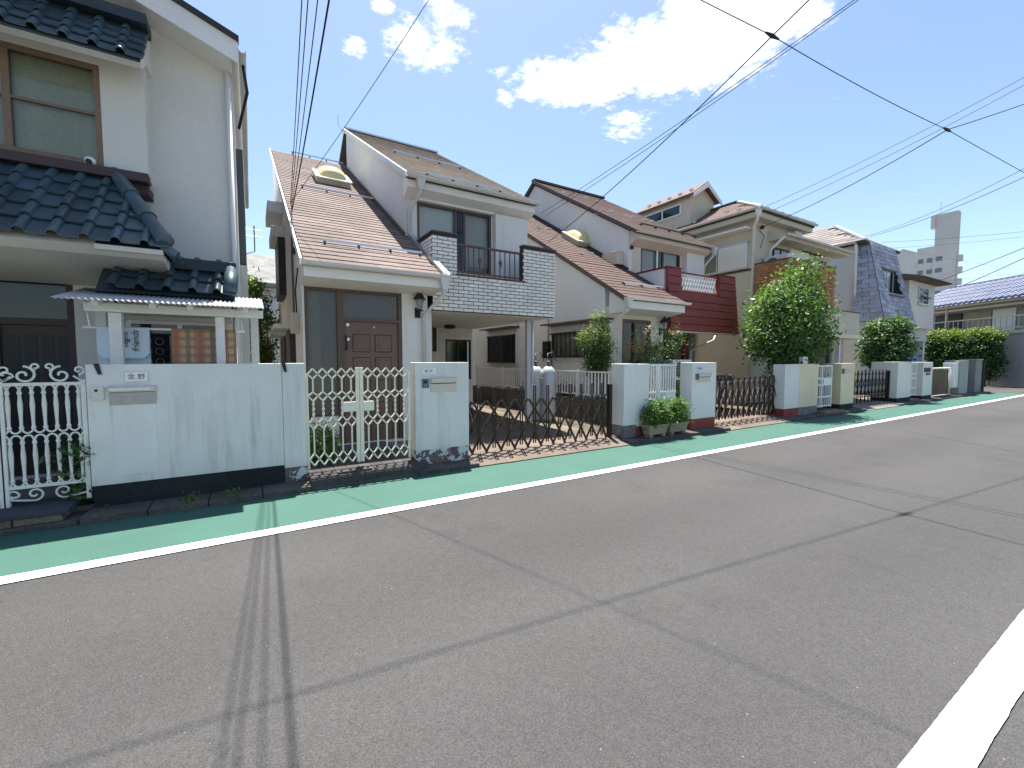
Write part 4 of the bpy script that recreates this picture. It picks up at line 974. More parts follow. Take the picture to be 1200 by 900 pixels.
# facade: gable wall, lower part opened for entrance and bay window
zc = 5.60; sl_ = .36
gx = -4.6; gz_ = zc + sl_*(XR-gx)
d0, d1, dzt = -3.4, at(88,380,F1).x, 2.58
bw0, bw1, bz0, bz1 = at(158,400,F1).x, at(268,400,F1).x, .9, at(210,377,F1).z
MB().wall('x', F1, F1+.15, -9, XR, .08, zc, [(d0, d1, .12, dzt)]).build('front_wall', STW, H)
MB().prism([(XR, F1, zc+.0005), (gx, F1, gz_), (-9, F1, gz_ + sl_*(gx+9)*-1), (-9, F1, zc+.0005)], (0, .15, 0)).build('gable_wall', STW, H)
bx('side_wall', STUCCOG, H, XR-.15, XR-.001, F1+.151, 15, .08, zc-.05)
# gable roof: rake boards and slab
def rk(x, y, h): return Vector((x, y, zc + .16 + sl_*(XR-x) + h))
ex = -.03
MB().prism([rk(ex, 7.05, 0), rk(gx, 7.05, 0), rk(gx, 7.05, .10), rk(ex, 7.05, .10)], (0, 9, 0)).build('roof', GUT, H)
MB().prism([rk(ex, 7.02, -.22), rk(gx, 7.02, -.22), rk(gx, 7.02, .05), rk(ex, 7.02, .05)], (0, .028, 0)).build('barge_board', TRIM, H)
MB().prism([rk(ex+.01, 6.985, .052), rk(gx, 6.985, .052), rk(gx, 6.985, .12), rk(ex+.01, 6.985, .12)], (0, .10, 0)).build('roof_edge', FDARK, H)
MB().prism([rk(XR+.0, 7.05, -.20), rk(gx, 7.05, -.20), rk(gx, 7.05, -.17), rk(XR, 7.05, -.17)], (0, .449, 0)).build('soffit', TRIM, H)
gutter(H, (ex+.045, 7.02, zc+.10), (ex+.045, 14, zc+.10), .045)
pipe(H, [(XR-.06, F1-.05, zc-.02), (XR-.05, F1-.05, .1)], .034, TRIM)
pipe(H, [(ex+.05, 7.3, zc+.05), (ex+.09, 7.4, zc-.25), (ex-.03, 7.8, zc-.6)], .02, BLK)
for (y, z0, z1) in ((8.3, 3.1, 4.9), (9.6, 2.6, 4.4)): bx('side_shutter', STEELD, H, XR, XR+.09, y, y+.9, z0, z1)
for (y0_, z) in ((7.9, 2.2),): bx('side_pipe_box', GUT, H, XR, XR+.10, y0_, y0_+.12, .1, 3.0)
# upstairs bay with window
bx1 = -1.055; zs0, zs1 = 3.88, 5.25
wx1 = at(118.5,130,B1).x; wz0, wz1 = 3.90, at(60,62,B1).z; wx0 = -3.6
MB().wall('x', B1, B1+.10, -5.2, bx1, zs0-.02, zs1, [(wx0, wx1, wz0, wz1)]).build('bay_front', STW, H)
bx('bay_side', STW, H, bx1-.1, bx1-.001, B1+.101, F1, zs0-.02, zs1-.001)
s_ = (at(7,130,B1).x - wx0)/(wx1-wx0)
w = window(H, 'x', wx0, wx1, wz0, wz1, B1+.01, M('window_oak', (.20,.13,.085), rough=.5, var=.1, bump=.1), (0, s_, 1), M('curtain_sage', (.50,.51,.44), rough=.95, var=.08, vs=3, bump=0), fw=.06, gl=glass('grey_glass', (.8,.84,.78), .02), midrail=.52)
bx('window_sill', BRN, H, -5.2, at(175,212,B1-.1).x, B1-.16, B1-.001, zs0-.13, zs0-.022, bevel=.006)
bx('sill_skirt', BRN, H, -5.2, bx1, B1-.02, F1-.001, zs0-.24, zs0-.131)
# S-shaped roof tiles
def stile(w, L, h, th=.018, mat=TILEB):
    top = [(w*.38*(1-math.cos(a))/2, h*math.sin(a)) for a in np.linspace(0, math.pi, 9)] + [(w*.38+w*.66*t, -.005*math.sin(t*math.pi)) for t in np.linspace(.1, 1, 5)]
    bot = [(x, z-th) for (x, z) in top][::-1]
    return MB().prism([(x, 0, z) for (x, z) in top + bot], (0, L, 0)).mesh('roof_tile', mat)
def tile_roof(par, x0, x1, yE, zE, yT, zT, w, ex_, mat, xmax=None, lift=.03):
    L = math.hypot(yT-yE, zT-zE); e = Vector((0, yT-yE, zT-zE)).normalized(); n = Vector((0, -e.z, e.y))
    rows = int(math.ceil(L/ex_)); me = stile(w, ex_*1.18, w*.22, mat=mat); R = Matrix((Vector((1,0,0)), e, n)).transposed().to_4x4()
    tl = Matrix.Rotation(-math.atan2(.03, ex_), 4, 'X')
    for r in range(rows):
        x = x1 - w
        while x > x0 - w:
            if xmax is None or x + w*.5 < xmax(r*ex_/L):
                link('roof_tile', me, par, None, Matrix.Translation(Vector((x, yE, zE)) + e*r*ex_ + n*(lift+.012)) @ R @ tl)
            x -= w
    return L
# awning over the bay window
ye, ze, yt, zt = 6.72, 5.02, 7.2, 5.70; ax1 = at(170,60,6.9).x
a = MB().prism([(-5.2, ye, ze), (-5.2, yt, zt), (-5.2, F1-.001, zt), (-5.2, F1-.001, zs1+.002), (-5.2, yt, zs1+.002), (-5.2, ye+.12, ze-.02)], (ax1-.03+5.2, 0, 0)).build('window_awning', TRIM, H)
MB().prism([(-5.2, ye-.02, ze+.012), (-5.2, yt, zt+.012), (-5.2, yt, zt-.01), (-5.2, ye-.02, ze-.02)], (ax1-.02+5.2, 0, 0)).build('awning_deck', TBOARD, a)
tile_roof(a, -4.2, ax1, ye-.03, ze, yt, zt-.04, .235, .19, TILEB)
bx('awning_board', TBOARD, a, -5.2, ax1+.01, 6.98, 7.32, zt-.08, zt+.04)
# skirt roof with hip
ye, ze, yt, zt = 6.12, 2.76, 7.16, 3.74
hT, hB = at(134,205,7.1).x, at(194,287,6.15).x
sk = MB().prism([(-5.2, ye, ze-.03), (-5.2, yt, zt-.03), (-5.2, F1-.001, zt-.05), (-5.2, F1-.001, ze-.06), (-5.2, ye+.05, ze-.06)], (hT+5.2, 0, 0)).build('skirt_roof', STW, H)
hz = MB(); hz.add([(hT,yt,zt-.03),(hT,ye,ze-.03),(hB,ye,ze-.03),(hB,F1,ze-.03),(hT,F1,zt-.03)], [(1,2,0),(2,3,4,0)]); hz.build('hip_slope', TBOARD, sk)
bx('eave_strip', STW, sk, hT+.001, hB-.02, ye, ye+.05, ze-.06, ze-.008)
L = tile_roof(sk, -4.2, hB+.02, ye-.04, ze, yt, zt, .235, .29, TILEB, xmax=lambda t: hB + (hT-hB)*t - .02)
e_ = (Vector((hT, yt, zt)) - Vector((hB, ye, ze)))
for k in range(3):
    p0 = Vector((hB, ye, ze)) + e_*(k/3.05) + Vector((0,0,.09)); p1 = Vector((hB, ye, ze)) + e_*((k+1.12)/3.05) + Vector((0,0,.09))
    MB().tube([p0 - e_.normalized()*.02, p0, p1], [.055 if k == 0 else .088, .088, .066], 14).build('hip_tile', TILEB, sk, smooth=False)
for k in range(4):
    y = ye+.03+k*.28; MB().tube([(hB-.02, y, ze+.04), (hB+.10, y-.01, ze-.05)], .05, 10).build('hip_end_tile', TILEB, sk)
MB().prism([(-5.2, ye+.01, ze-.034), (-5.2, ye+.12, ze-.10), (-5.2, ye+.5, ze-.17), (-5.2, ye+1.0, ze-.24), (-5.2, F1-.002, ze-.28), (-5.2, F1-.002, ze-.034)], (hB-.03+5.2, 0, 0)).build('soffit_cove', STW, sk)
# camera-shaped floodlight clip on the sill
p = at(105,188,B1-.12); o = MB().lathe([(.02,0),(.05,.02),(.055,.06),(.03,.09)], (p.x, B1-.10, zs0-.02), 10).build('security_camera', PLATE, H, smooth=True)
MB().tube([(p.x, B1-.17, zs0-.0), (p.x, B1-.12, zs0+.01)], .03, 10).build('camera_lens', INK, o)
# lower awning in dark tiles
ye, ze, yt, zt = 6.28, 2.31, 6.78, 2.72; ax0, ax1 = at(110,330,6.5).x, XR-.03
a = MB().prism([(ax0+.05, ye, ze-.03), (ax0+.05, yt, zt-.03), (ax0+.05, F1-.001, zt-.03), (ax0+.05, F1-.001, ze-.08)], (ax1-ax0-.06, 0, 0)).build('lower_awning', TBOARD, H)
tile_roof(a, ax0+.16, ax1, ye-.03, ze, yt, zt-.06, .235, .30, TILED)
bx('awning_board', TBOARD, a, ax0, ax1+.01, 6.66, F1-.002, zt-.06, zt+.07)
BYW = 6.9
bx('bay_box', STW, H, at(140,400,BYW).x, at(272,400,BYW).x, BYW, F1-.001, .09, 2.32)
MB().tube([(ax1-.05, ye-.05, ze+.06), (ax1-.05, yt, zt+.03)], .075, 12).build('edge_tile', TILED, a, smooth=True)
# entrance
fr = MB(); DD = F1+.03
for (p, q, z, y) in ((d0, d1, dzt-.07, dzt), (d1-.07, d1, .12, dzt-.07), (d0, d0+.07, .12, dzt-.07), (d0+.07, d1-.07, 1.97, 2.05), (-2.62, -2.55, .12, 1.97)): fr.box(p, q, DD-.02, DD+.09, z, y)
fr = fr.build('entrance_frame', BRN, H)
MB().add([(d0,DD+.04,2.05),(d1,DD+.04,2.05),(d1,DD+.04,dzt),(d0,DD+.04,dzt)], [(0,1,2,3)]).build('transom_pane', glass('dark_glass', (.25,.26,.24), .05, .5, (.035,.037,.035)), fr)
DOORO = M('door_olive_brown', (.06, .048, .034), rough=.55, var=.15, fine=.1, bump=.15)
for k, (p, q) in enumerate(((d0+.07, -2.62), (-2.55, d1-.07))):
    dr = bx('sliding_door', DOORO, H, p+.002, q-.002, DD+.02, DD+.06, .13, 1.968)
    n = 4; s = (q-p)/n
    for i in range(n):
        bx('door_slot', FDARK, dr, p+s*i+s*.3, p+s*(i+1)-s*.3+.05, DD+.014, DD+.0195, .35, 1.85)
bx('entrance_interior', DARKIN, fr, d0, d1, DD+.3, DD+.32, .12, dzt)
# ground floor bay window behind the drying frame
bw0, bw1, bz1 = at(150,400,BYW).x, at(268,400,BYW).x, at(210,377,BYW).z
window(H, 'x', bw0, bw1, bz0, bz1, BYW, FSILV, (0, .5, 1), M('curtain_navy', (.05,.058,.085), rough=.9, var=.3, vs=8, fine=.3, fs=50, bump=0), fw=.045, hole=False)
LACE = M('lace_grille', (.13,.125,.11), rough=.6, var=.1)
w = H.children[-1]
gx0 = at(152,400,BYW-.07).x
for r_ in range(7):
    for c_ in range(3):
        x = gx0 + .05 + c_*.115; z = 1.02 + r_*.125
        MB().tube([(x+.038*math.cos(a), BYW-.075, z+.042*math.sin(a)) for a in np.linspace(0, 2*math.pi, 13)], .006, 5, caps=False).build('grille_ring', LACE, w)
bx('window_hood', STUCCOG, H, bw0-.05, bw1+.05, BYW-.07, BYW-.001, bz1+.002, bz1+.05)
# ------------------------------------------------------------------ drying shelter: white frame, corrugated sheet
FW = M('frame_white_wood', (.72, .72, .68), rough=.6, var=.05, fine=.05, bump=.15, streak=.2)
t = thing('drying_shelter', 'white timber drying shelter with corrugated roof sheet behind the long pale wall', 'shelter', (-.75, 6.4, .09))
py = 6.06
for (u0, u1) in ((128, 143.5), (253, 263.5)):
    bx('post', FW, t, at(u0,400,py).x, at(u1,400,py).x, py, py+.1, .09, 2.04, bevel=.004)
bx('post', FW, t, -1.5, -1.41, 6.62, 6.7, .09, 2.24); bx('post', FW, t, .0, .09, 6.62, 6.7, .09, 2.24)
bx('front_beam', FW, t, at(99,365,py).x, .135, py-.03, py+.06, 2.045, 2.135, bevel=.004)
bx('rear_beam', FW, t, -1.60, .10, 6.62, 6.68, 2.24, 2.30)
for u_ in (115, 180, 222, 285):
    x = at(u_,360,py).x; MB().prism([(x, 5.85, 2.085), (x, 6.7, 2.275), (x, 6.7, 2.335), (x, 5.80, 2.135)], (.05, 0, 0)).build('rafter', FW, t)
POLY = M('corrugated_sheet', (.40, .385, .38), rough=.45, var=.08, fine=.06, bump=.05, streak=.3, dirt=(.35,.32,.33))
n = 156; vs = []; x0, x1 = -1.60, .14
for i in range(n+1):
    x = x0 + (x1-x0)*i/n; d = .009*math.sin(i*2*math.pi/4)
    for (y, z) in ((5.72, 2.132), (6.75, 2.362)):
        vs += [(x, y, z+d), (x, y, z+d-.004)]
fs = []
for i in range(n):
    a, b = 4*i, 4*(i+1); fs += [(a, b, b+2, a+2), (a+1, a+3, b+3, b+1), (a, a+1, b+1, b), (a+2, b+2, b+3, a+3)]
MB().add(vs, fs).build('roof_sheet', POLY, t, smooth=True)
pz = at(190,386,6.2).z
pl_ = MB().tube([(at(97,386,6.2).x, 6.2, pz), (at(287,386,6.2).x, 6.2, pz)], .013, 8).build('drying_pole', PLATE, None, smooth=True, label='white drying pole under the corrugated shelter roof', category='pole')
for u_ in (101, 281): MB().tube([(at(u_,370,6.2).x, 6.2, 2.16), (at(u_,370,6.2).x+.02, 6.2, pz+.03), (at(u_,370,6.2).x+.04, 6.2, pz-.015)], .009, 6).build('pole_hook', PLATE, t, smooth=True)
def plaid():
    mt = M('plaid_cloth', (.50, .34, .21), rough=.95, var=.05, fine=.1, fs=80, bump=.2, bs=200)
    nt = mt.node_tree; N = nt.nodes; L = nt.links; b = N['Principled BSDF']; src = b.inputs['Base Color'].links[0].from_socket
    geo = N.new('ShaderNodeNewGeometry'); sp = N.new('ShaderNodeSeparateXYZ'); L.new(geo.outputs['Position'], sp.inputs[0])
    for (ax, per, ph, col, f, th) in ((0, .115, .2, (.20,.15,.09), .7, .62), (2, .095, .0, (.22,.16,.10), .55, .6), (0, .23, .0, (.42,.14,.08), .6, .55)):
        m1 = N.new('ShaderNodeMath'); m1.operation = 'MULTIPLY_ADD'; L.new(sp.outputs[ax], m1.inputs[0]); m1.inputs[1].default_value = 1/per; m1.inputs[2].default_value = ph
        fr_ = N.new('ShaderNodeMath'); fr_.operation = 'FRACT'; L.new(m1.outputs[0], fr_.inputs[0])
        gt = N.new('ShaderNodeMath'); gt.operation = 'GREATER_THAN'; gt.inputs[1].default_value = th; L.new(fr_.outputs[0], gt.inputs[0])
        ml = N.new('ShaderNodeMath'); ml.operation = 'MULTIPLY'; ml.inputs[1].default_value = f; L.new(gt.outputs[0], ml.inputs[0])
        mx = N.new('ShaderNodeMix'); mx.data_type = 'RGBA'; L.new(ml.outputs[0], mx.inputs['Factor']); L.new(src, mx.inputs['A']); mx.inputs['B'].default_value = (*col, 1); src = mx.outputs['Result']
    L.new(src, b.inputs['Base Color']); return mt
def hung(name, mat, u0, u1, z0, label, cat, Y=6.2, rnd_=0):
    xa_, xb_ = at(u0,405,Y).x, at(u1,405,Y).x; n = 24; m_ = 10; vs = []; fs = []
    for i in range(n+1):
        s = i/n; x = xa_ + (xb_-xa_)*s
        prof = [(.016, pz-.45)] + [(.016*math.cos(a), pz + .016*math.sin(a)) for a in np.linspace(0, math.pi, 6)] + [(-.016 - .004*k, pz + (z0-pz)*k/m_) for k in range(1, m_+1)]
        for j, (dy, z) in enumerate(prof):
            w_ = .010*math.sin(s*9+1)*max(0, (j-6))/m_
            ins = 0
            if rnd_ and j > 6:
                t_ = (j-6)/m_
                if t_ > .85: ins = (t_-.85)*.35
            vs.append((xa_ + (xb_-xa_)*s + (ins*(.5-s)*2 if rnd_ else 0), Y+dy+w_, z))
    k = len(prof)
    for i in range(n):
        for j in range(k-1): a = i*k+j; fs.append((a, a+k, a+k+1, a+1))
    o = MB().add(vs, fs).build(name, mat, None, smooth=True, label=label, category=cat)
    return o
o = hung('towel', M('towel_pale', (.60,.68,.72), rough=.95, var=.05, fine=.06, fs=90, bump=.3, bs=250), 115, 176, at(150,420,6.18).z, 'pale blue towel with black script hung on the drying pole', 'towel', rnd_=1)
text('night', .085, Vector((at(146,397,6.15).x, 6.150, at(147,398,6.15).z)), o, rot=(math.pi/2, -math.pi/2, 0), extrude=.002, shear=.35)
text('friends', .085, Vector((at(159,399,6.15).x, 6.150, at(157,400,6.15).z)), o, rot=(math.pi/2, -math.pi/2, 0), extrude=.002, shear=.35)
hung('blanket', plaid(), 202, 277, at(240,440,6.18).z, 'brown plaid blanket hung over the drying pole', 'blanket')
MB().tube([(at(275,372,6.3).x, 6.3, 2.2), (at(278,430,6.3).x, 6.3, .1)], .012, 8).build('shelter_cable', PLATE, t, smooth=True)
# ------------------------------------------------------------------ house with red balcony
H = thing('house', 'white house with dark red boarded balcony and reddish brown catslide roof', 'house', (9.7, 11, .1))
X0, XM, X2 = 7.2, 9.1, 12.3
LP = Plane(6.92, 2.93, .595); UP = Plane(8.36, 5.03, .60)
YF, YB, YR = 7.5, 8.75, 13.4
SLB = M('slate_redbrown', (.088, .050, .040), rough=.85, var=.2, vs=1.5, fine=.15, fs=30, bump=.35, bs=80, rnd=.12, spots=.5, spr=(.5,.64), dirt=(.055, .036, .03), streak=.6, sdir=(3,.35,.35))
REDS = M('red_board', (.215, .042, .034), rough=.6, var=.12, vs=2, fine=.08, fs=30, bump=.2, bs=60, streak=.2, dirt=(.10,.025,.025), rnd=.06)
REDF = M('red_metal', (.20, .02, .02), rough=.5, var=.1, bump=.1)
ST3 = M('stucco_neutral', (.70, .69, .655), rough=.9, var=.05, vs=.8, fine=.05, bump=.35, bs=110, streak=.5, dirt=(.44, .43, .40))
CR = M('stucco_warm', (.62, .56, .47), rough=.9, var=.06, fine=.05, bump=.35, bs=110, streak=.25, dirt=(.4,.35,.28))
p0, p1 = at(729,400,YF).x, at(762.5,400,YF).x
MB().wall('x', YF, YF+.14, X0, XM, .08, 2.80, [(p0, p1, .14, 2.52)]).build('front_wall', CR, H)
MB().prism([(X0, YF+.141, .08), (X0, YF+.141, LP.z(YF+.14)-.13), (X0, 15.6, LP.z(15.6)-.13), (X0, 15.6, .08)], (.14, 0, 0)).build('side_wall', ST3, H)
MB().prism([(X0, 6.98, 2.62), (X0, 6.98, LP.z(6.98)-.13), (X0, YF-.001, LP.z(YF)-.13), (X0, YF-.001, 2.62)], (.03, 0, 0)).build('eave_cheek', ST3, H)
MB().prism([(XM, YB, LP.z(YB)-.3), (XM, YB, UP.z(YB)-.13), (XM, YR, UP.z(YR)-.13), (XM, 17.4, UP.z(YR)-2.2), (XM, 17.4, 2.45)], (.14, 0, 0)).build('upper_side_wall', ST3, H)
MB().prism([(X2-.14, YB, .1), (X2-.14, YB, UP.z(YB)-.13), (X2-.14, YR, UP.z(YR)-.13), (X2-.14, YR, .1)], (.14, 0, 0)).build('far_side_wall', STUCCOC, H)
w0, w1 = at(751,300,YB).x, at(797,300,YB).x; wz1 = at(774,292,YB).z; wz0 = at(774,322,YB).z
MB().wall('x', YB, YB+.14, XM+.141, X2-.141, 2.45, UP.z(YB)-.10, [(w0, w1, wz0-.6, wz1)]).build('upper_front_wall', STUCCOC, H)
YC = 10.6
cw0, cw1 = at(824,405,YC).x, at(846,405,YC).x; cz1, cz0 = at(835,394,YC).z, at(835,418,YC).z
MB().wall('x', YC, YC+.14, XM, 13.4, .1, 2.36, [(cw0, cw1, cz0, cz1)]).build('carport_rear_wall', CR, H)
bx('carport_side_wall', CR, H, XM-.02, XM+.13, YF+.141, YC, .08, 2.36)
bx('carport_ceiling', CR, H, XM+.13, X2+.1, YF+.05, YC+.2, 2.36, 2.42)
bx('rear_wall', STUCCO, H, X0+.14, X2, 15.6, 15.74, .08, 6.0)
window(H, 'x', cw0, cw1, cz0, cz1, YC, FDARK, (0, .5, 1), CURTG, (.5, 1))
so_ = bx('storage_door', STEELD, H, at(778,410,9.6).x, at(790,410,9.6).x, 9.6, 9.65, .1, 2.1)
# roofs
r = roof_slab(H, LP, X0-.08, XM+.12, 6.92, YB, UND); r2 = roof_slab(H, LP, X0-.08, XM, YB+.001, 15.6, UND)
slates(r, LP, X0-.07, XM+.10, 6.90, YB, SLB, .6, .2); slates(r2, LP, X0-.07, XM-.02, YB+.1, 15.5, SLB, .6, .2)
u = roof_slab(H, UP, XM-.10, X2+.15, 8.36, YR, UND); slates(u, UP, XM-.08, X2+.13, 8.34, YR, SLB, .62, .2)
MB().prism([(XM-.1, YR, UP.z(YR)), (XM-.1, YR+4, UP.z(YR)-2.3), (XM-.1, YR+4, UP.z(YR)-2.45), (XM-.1, YR, UP.z(YR)-.15)], (X2-XM+.25, 0, 0)).build('rear_roof', UND, H)
MB().beam(LP.p(X0-.09, 6.90, -.02), LP.p(X0-.09, 15.6, -.005), .03, .09, LP.n).build('barge_trim', FBROWN, r)
MB().beam(UP.p(XM-.12, 8.36, -.02), UP.p(XM-.12, YR, -.005), .03, .09, UP.n).build('barge_trim', FBROWN, u)
MB().beam(LP.p(XM-.03, YB, .05), LP.p(XM-.03, 14.9, .05), .06, .07, LP.n).build('wall_flashing', FBROWN, r2)
MB().beam(UP.p(XM-.1, YR, .04), UP.p(X2+.15, YR, .04), .2, .07).build('ridge_cap', FBROWN, u)
snow_bar(r, LP, (728,333.5), (793,343), 4); snow_bar(u, UP, (741,261), (825,284), 5, FBROWN)
def stopper(par, pl, u_, v_):
    p = pl.hit(u_, v_); o = MB().prism([pl.p(p.x, p.y, .012), pl.p(p.x, p.y+.14, .012), pl.p(p.x, p.y+.10, .03), pl.p(p.x, p.y+.01, .075), pl.p(p.x, p.y, .075)], (.11, 0, 0)); o.build('snow_stop', PLATE, par)
for (a, b) in ((630,268.5),(642,269.5),(679.5,298.5),(691.5,299)): stopper(r2, LP, a, b)
for (a, b) in ((659,227),(675,231),(685,232.5),(699,237),(706,247.5),(714,249),(732,254.5),(740,255.5),(754,259),(762,260.5)): stopper(u, UP, a, b)
skylight(r2, LP, 678, 285, .85, .9)
MB().prism([(X0+.03, 6.96, 2.92), (X0+.03, 6.96, 2.70), (X0+.03, YF, 2.62), (X0+.03, YF, LP.z(YF)-.13)], (XM-X0+.10, 0, 0)).build('eave_box', TRIM, H)
gutter(H, (X0-.1, 6.87, 2.93), (XM+.20, 6.87, 2.93), mat=TRIM)
MB().prism([(XM+.03, 8.44, 5.0), (XM+.03, 8.44, 4.86), (XM+.03, YB, 4.72), (XM+.03, YB, UP.z(YB)-.13)], (X2-XM+.05, 0, 0)).build('eave_box', CR, H)
gutter(H, (XM-.1, 8.32, 5.03), (X2+.2, 8.32, 5.03), mat=GUT)
rainhead(H, (X0-.02, 6.87, 2.92)); pipe(H, [(X0-.02, 6.87, 2.70), (X0-.02, 6.9, 2.64), (X0-.05, 7.6, 2.28), (X0-.05, 7.62, .1)], .035)
rainhead(H, (X2+.1, 8.34, 5.0)); pipe(H, [(X2+.1, 8.34, 4.8), (X2+.02, 8.6, 4.5), (X2+.05, 8.68, 4.2), (X2+.05, 8.68, 2.4)], .035)
window(H, 'x', w0, w1, wz0-.6, wz1, YB, FBROWN, (0, .46, .56, 1), CURTG, fw=.05)
bx('inner_sash', FSILV, H, at(769,300,YB).x, at(771,300,YB).x, YB-.01, YB+.012, wz0-.5, wz1-.06)
bx('shutter_box', STUCCO, H, at(800,300,YB).x, X2-.02, YB-.16, YB-.002, 3.2, at(812,295,YB).z, bevel=.01)
wb = at(738.5,296,YB+.25)
bx('wall_box', BEIGEPL, H, XM-.28, XM-.001, YB+.15, YB+.75, atx(740,303,XM).z-.12, atx(740,290,XM).z-.05, bevel=.01)
p = at(746.5,292,YB); MB().lathe([(.02,-.05),(.05,-.03),(.05,.03),(.02,.05)], (XM+.08, YB-.06, p.z), 8).build('wall_socket', BLK, H)
# entrance
fr = MB(); D = YF+.03
for (a, b, z, y) in ((p0, p1, 2.45, 2.52), (p0, p0+.05, .14, 2.45), (p1-.05, p1, .14, 2.45), (p0+.42, p0+.47, .14, 2.45)): fr.box(a, b, D-.02, D+.08, z, y)
fr = fr.build('entrance_frame', FBROWN, H)
MB().add([(p0,D+.03,.14),(p1,D+.03,.14),(p1,D+.03,2.45),(p0,D+.03,2.45)], [(0,1,2,3)]).build('entrance_pane', glass('bronze_glass', (.3,.27,.22), .03, .4, (.05,.045,.04)), fr)
bx('entrance_interior', DARKIN, fr, p0, p1, D+.35, D+.37, .14, 2.5)
p = at(773.5, 383, YF); lantern(H, p.x, YF-.001, p.z-.05)
# balcony of horizontal red boards, flared outwards at its foot
BX0, BX1, BZ0, BZ1 = at(782,330,YF).x, at(861,340,YF).x, 2.29, 3.93
core = MB(); fl = .16
def yz(z): return YF - fl*(BZ1-z)/(BZ1-BZ0)*.6
o0, o1 = at(798,335,YF).x, at(843,335,YF).x; oz0 = at(820,342,YF).z
def xz(z, s): k = (BZ1-z)/(BZ1-BZ0); return (BX0 + .07*k) if s < 0 else (BX1 + .10*k)
bal = MB(); bal.wall('x', YF+.03, YF+.12, BX0+.10, BX1-.02, BZ0+.03, BZ1-.02, [(o0, o1, oz0, 9)]); bal = bal.build('balcony', REDS, H)
nb = 8; bh = (BZ1-BZ0)/nb
for k in range(nb):
    za, zb_ = BZ0+k*bh, BZ0+(k+1)*bh-.012
    spans = [(None, None)] if zb_ < oz0+.03 else [(None, o0), (o1, None)]
    for (a, b) in spans:
        xa0, xa1 = (xz(za, -1), xz(zb_, -1)) if a is None else (a, a); xb0, xb1 = (xz(za, 1), xz(zb_, 1)) if b is None else (b, b)
        y0_, y1_ = yz(za)-.012, yz(zb_)
        MB().add([(xa0,y0_,za),(xb0,y0_,za),(xb0,YF+.029,za),(xa0,YF+.029,za),(xa1,y1_,zb_),(xb1,y1_,zb_),(xb1,YF+.029,zb_),(xa1,YF+.029,zb_)],
            [(0,3,2,1),(4,5,6,7),(0,1,5,4),(1,2,6,5),(2,3,7,6),(3,0,4,7)]).build('board', REDS, bal)
bx('balcony_base', CR, bal, BX0+.08, BX1+.05, YF-.09, YF+.12, BZ0-.03, BZ0)
MB().prism([(BX0+.02, YF+.121, 2.9), (BX0+.02, YF+.121, BZ1-.02), (BX0+.02, YB, BZ1-.02), (BX0+.02, YB, 2.9)], (.10, 0, 0)).build('balcony_return', STUCCO, bal)
bx('balcony_return', STUCCO, bal, BX1-.12, BX1-.021, YF+.121, YB, 2.43, BZ1-.02)
bx('balcony_floor', CR, bal, BX0+.13, BX1-.121, YF+.121, YB, 2.43, 2.85)
for (a, b, c, d) in ((BX0-.02, o0, YF-.02, YF+.14), (o1, BX1+.03, YF-.02, YF+.14), (BX0-.01, BX0+.14, YF+.141, YB)): bx('coping', REDF, bal, a, b, c, d, BZ1-.005, BZ1+.02)
bx('handrail', REDF, bal, o0+.002, o1-.002, YF+.03, YF+.09, oz0+.44, oz0+.475)
n = 15; hh = .42
for k in range(n):
    for sg in (-1, 1):
        x = o0 + (o1-o0)*(k+.5)/n; dx = .5*hh*sg*.9; a, b = x-dx/2, x+dx/2
        za, zb_ = oz0+.01, oz0+.44
        if min(a, b) < o0+.005 or max(a, b) > o1-.005: continue
        MB().beam((a, YF+.055+.008*sg, za), (b, YF+.055+.008*sg, zb_), .01, .03).build('lattice_strip', PLATE, bal)
# red post, pipe
bx('carport_post', REDF, H, at(801.5,410,8.6).x, at(807,410,8.6).x, 8.6, 8.7, .1, 2.36)
pipe(H, [(at(838,395,8.5).x, 8.5, 2.3), (at(836,402,8.5).x, 8.5, 2.16), (at(818,410,8.5).x, 8.5, 1.93), (at(811,413,8.5).x, 8.55, 1.80), (at(811,425,8.5).x, 8.55, .1)], .028, TRIM)
pipe(H, [(12.75, 10.5, 2.36), (12.75, 10.5, .1)], .05, GUT)
bx('meter_cabinet', STEELD, H, 12.2, 12.45, 10.3, 10.59, 1.0, 2.0)
# left flank windows with hoods and bars
def flank(u0, u1, v0, v1, hood=True):
    ya, yb = atx(u1, (v0+v1)/2, X0).y, atx(u0, (v0+v1)/2, X0).y; zm = atx((u0+u1)/2, v0, X0).z; zn = atx((u0+u1)/2, v1, X0).z
    bx('window_surround', TRIM, H, X0-.035, X0-.001, ya-.14, yb+.14, zn-.0, zm+.16)
    window(H, 'y', ya, yb, zn+.02, zm, X0-.036, FDARK, (0, .5, 1), CURTG if u0 > 600 else None, hole=False, bars=11, fw=.04)
    bx('window_hood', FBROWN, H, X0-.34, X0-.001, ya-.2, yb+.2, zm+.20, zm+.24)
flank(574.5, 605, 393, 426); flank(649.5, 712, 388, 420)
for (y, z) in ((atx(613,400,X0).y, 2.9),): pipe(H, [(X0-.05, y+.3, .1), (X0-.05, y+.3, z)], .035, GUT)
bx('gas_meter', BLK, H, X0-.17, X0-.001, atx(647,400,X0).y, atx(641,400,X0).y, atx(644,420,X0).z, atx(644,400,X0).z, bevel=.015)
pipe(H, [(X0-.05, atx(644,410,X0).y, 2.0), (X0-.05, atx(644,410,X0).y, 2.9)], .012, STEELD, 'gas_pipe'); pipe(H, [(X0-.05, atx(648,430,X0).y, .1), (X0-.05, atx(648,430,X0).y, 1.6)], .015, STEELD, 'gas_pipe')
for k in range(4):
    y = atx(628+k*9, 240, XM).y
ac_unit('air_conditioner', 'pale outdoor air conditioner standing behind the white slatted gate', at(794,420,7.0).x, 7.0, .99, 0, .72)
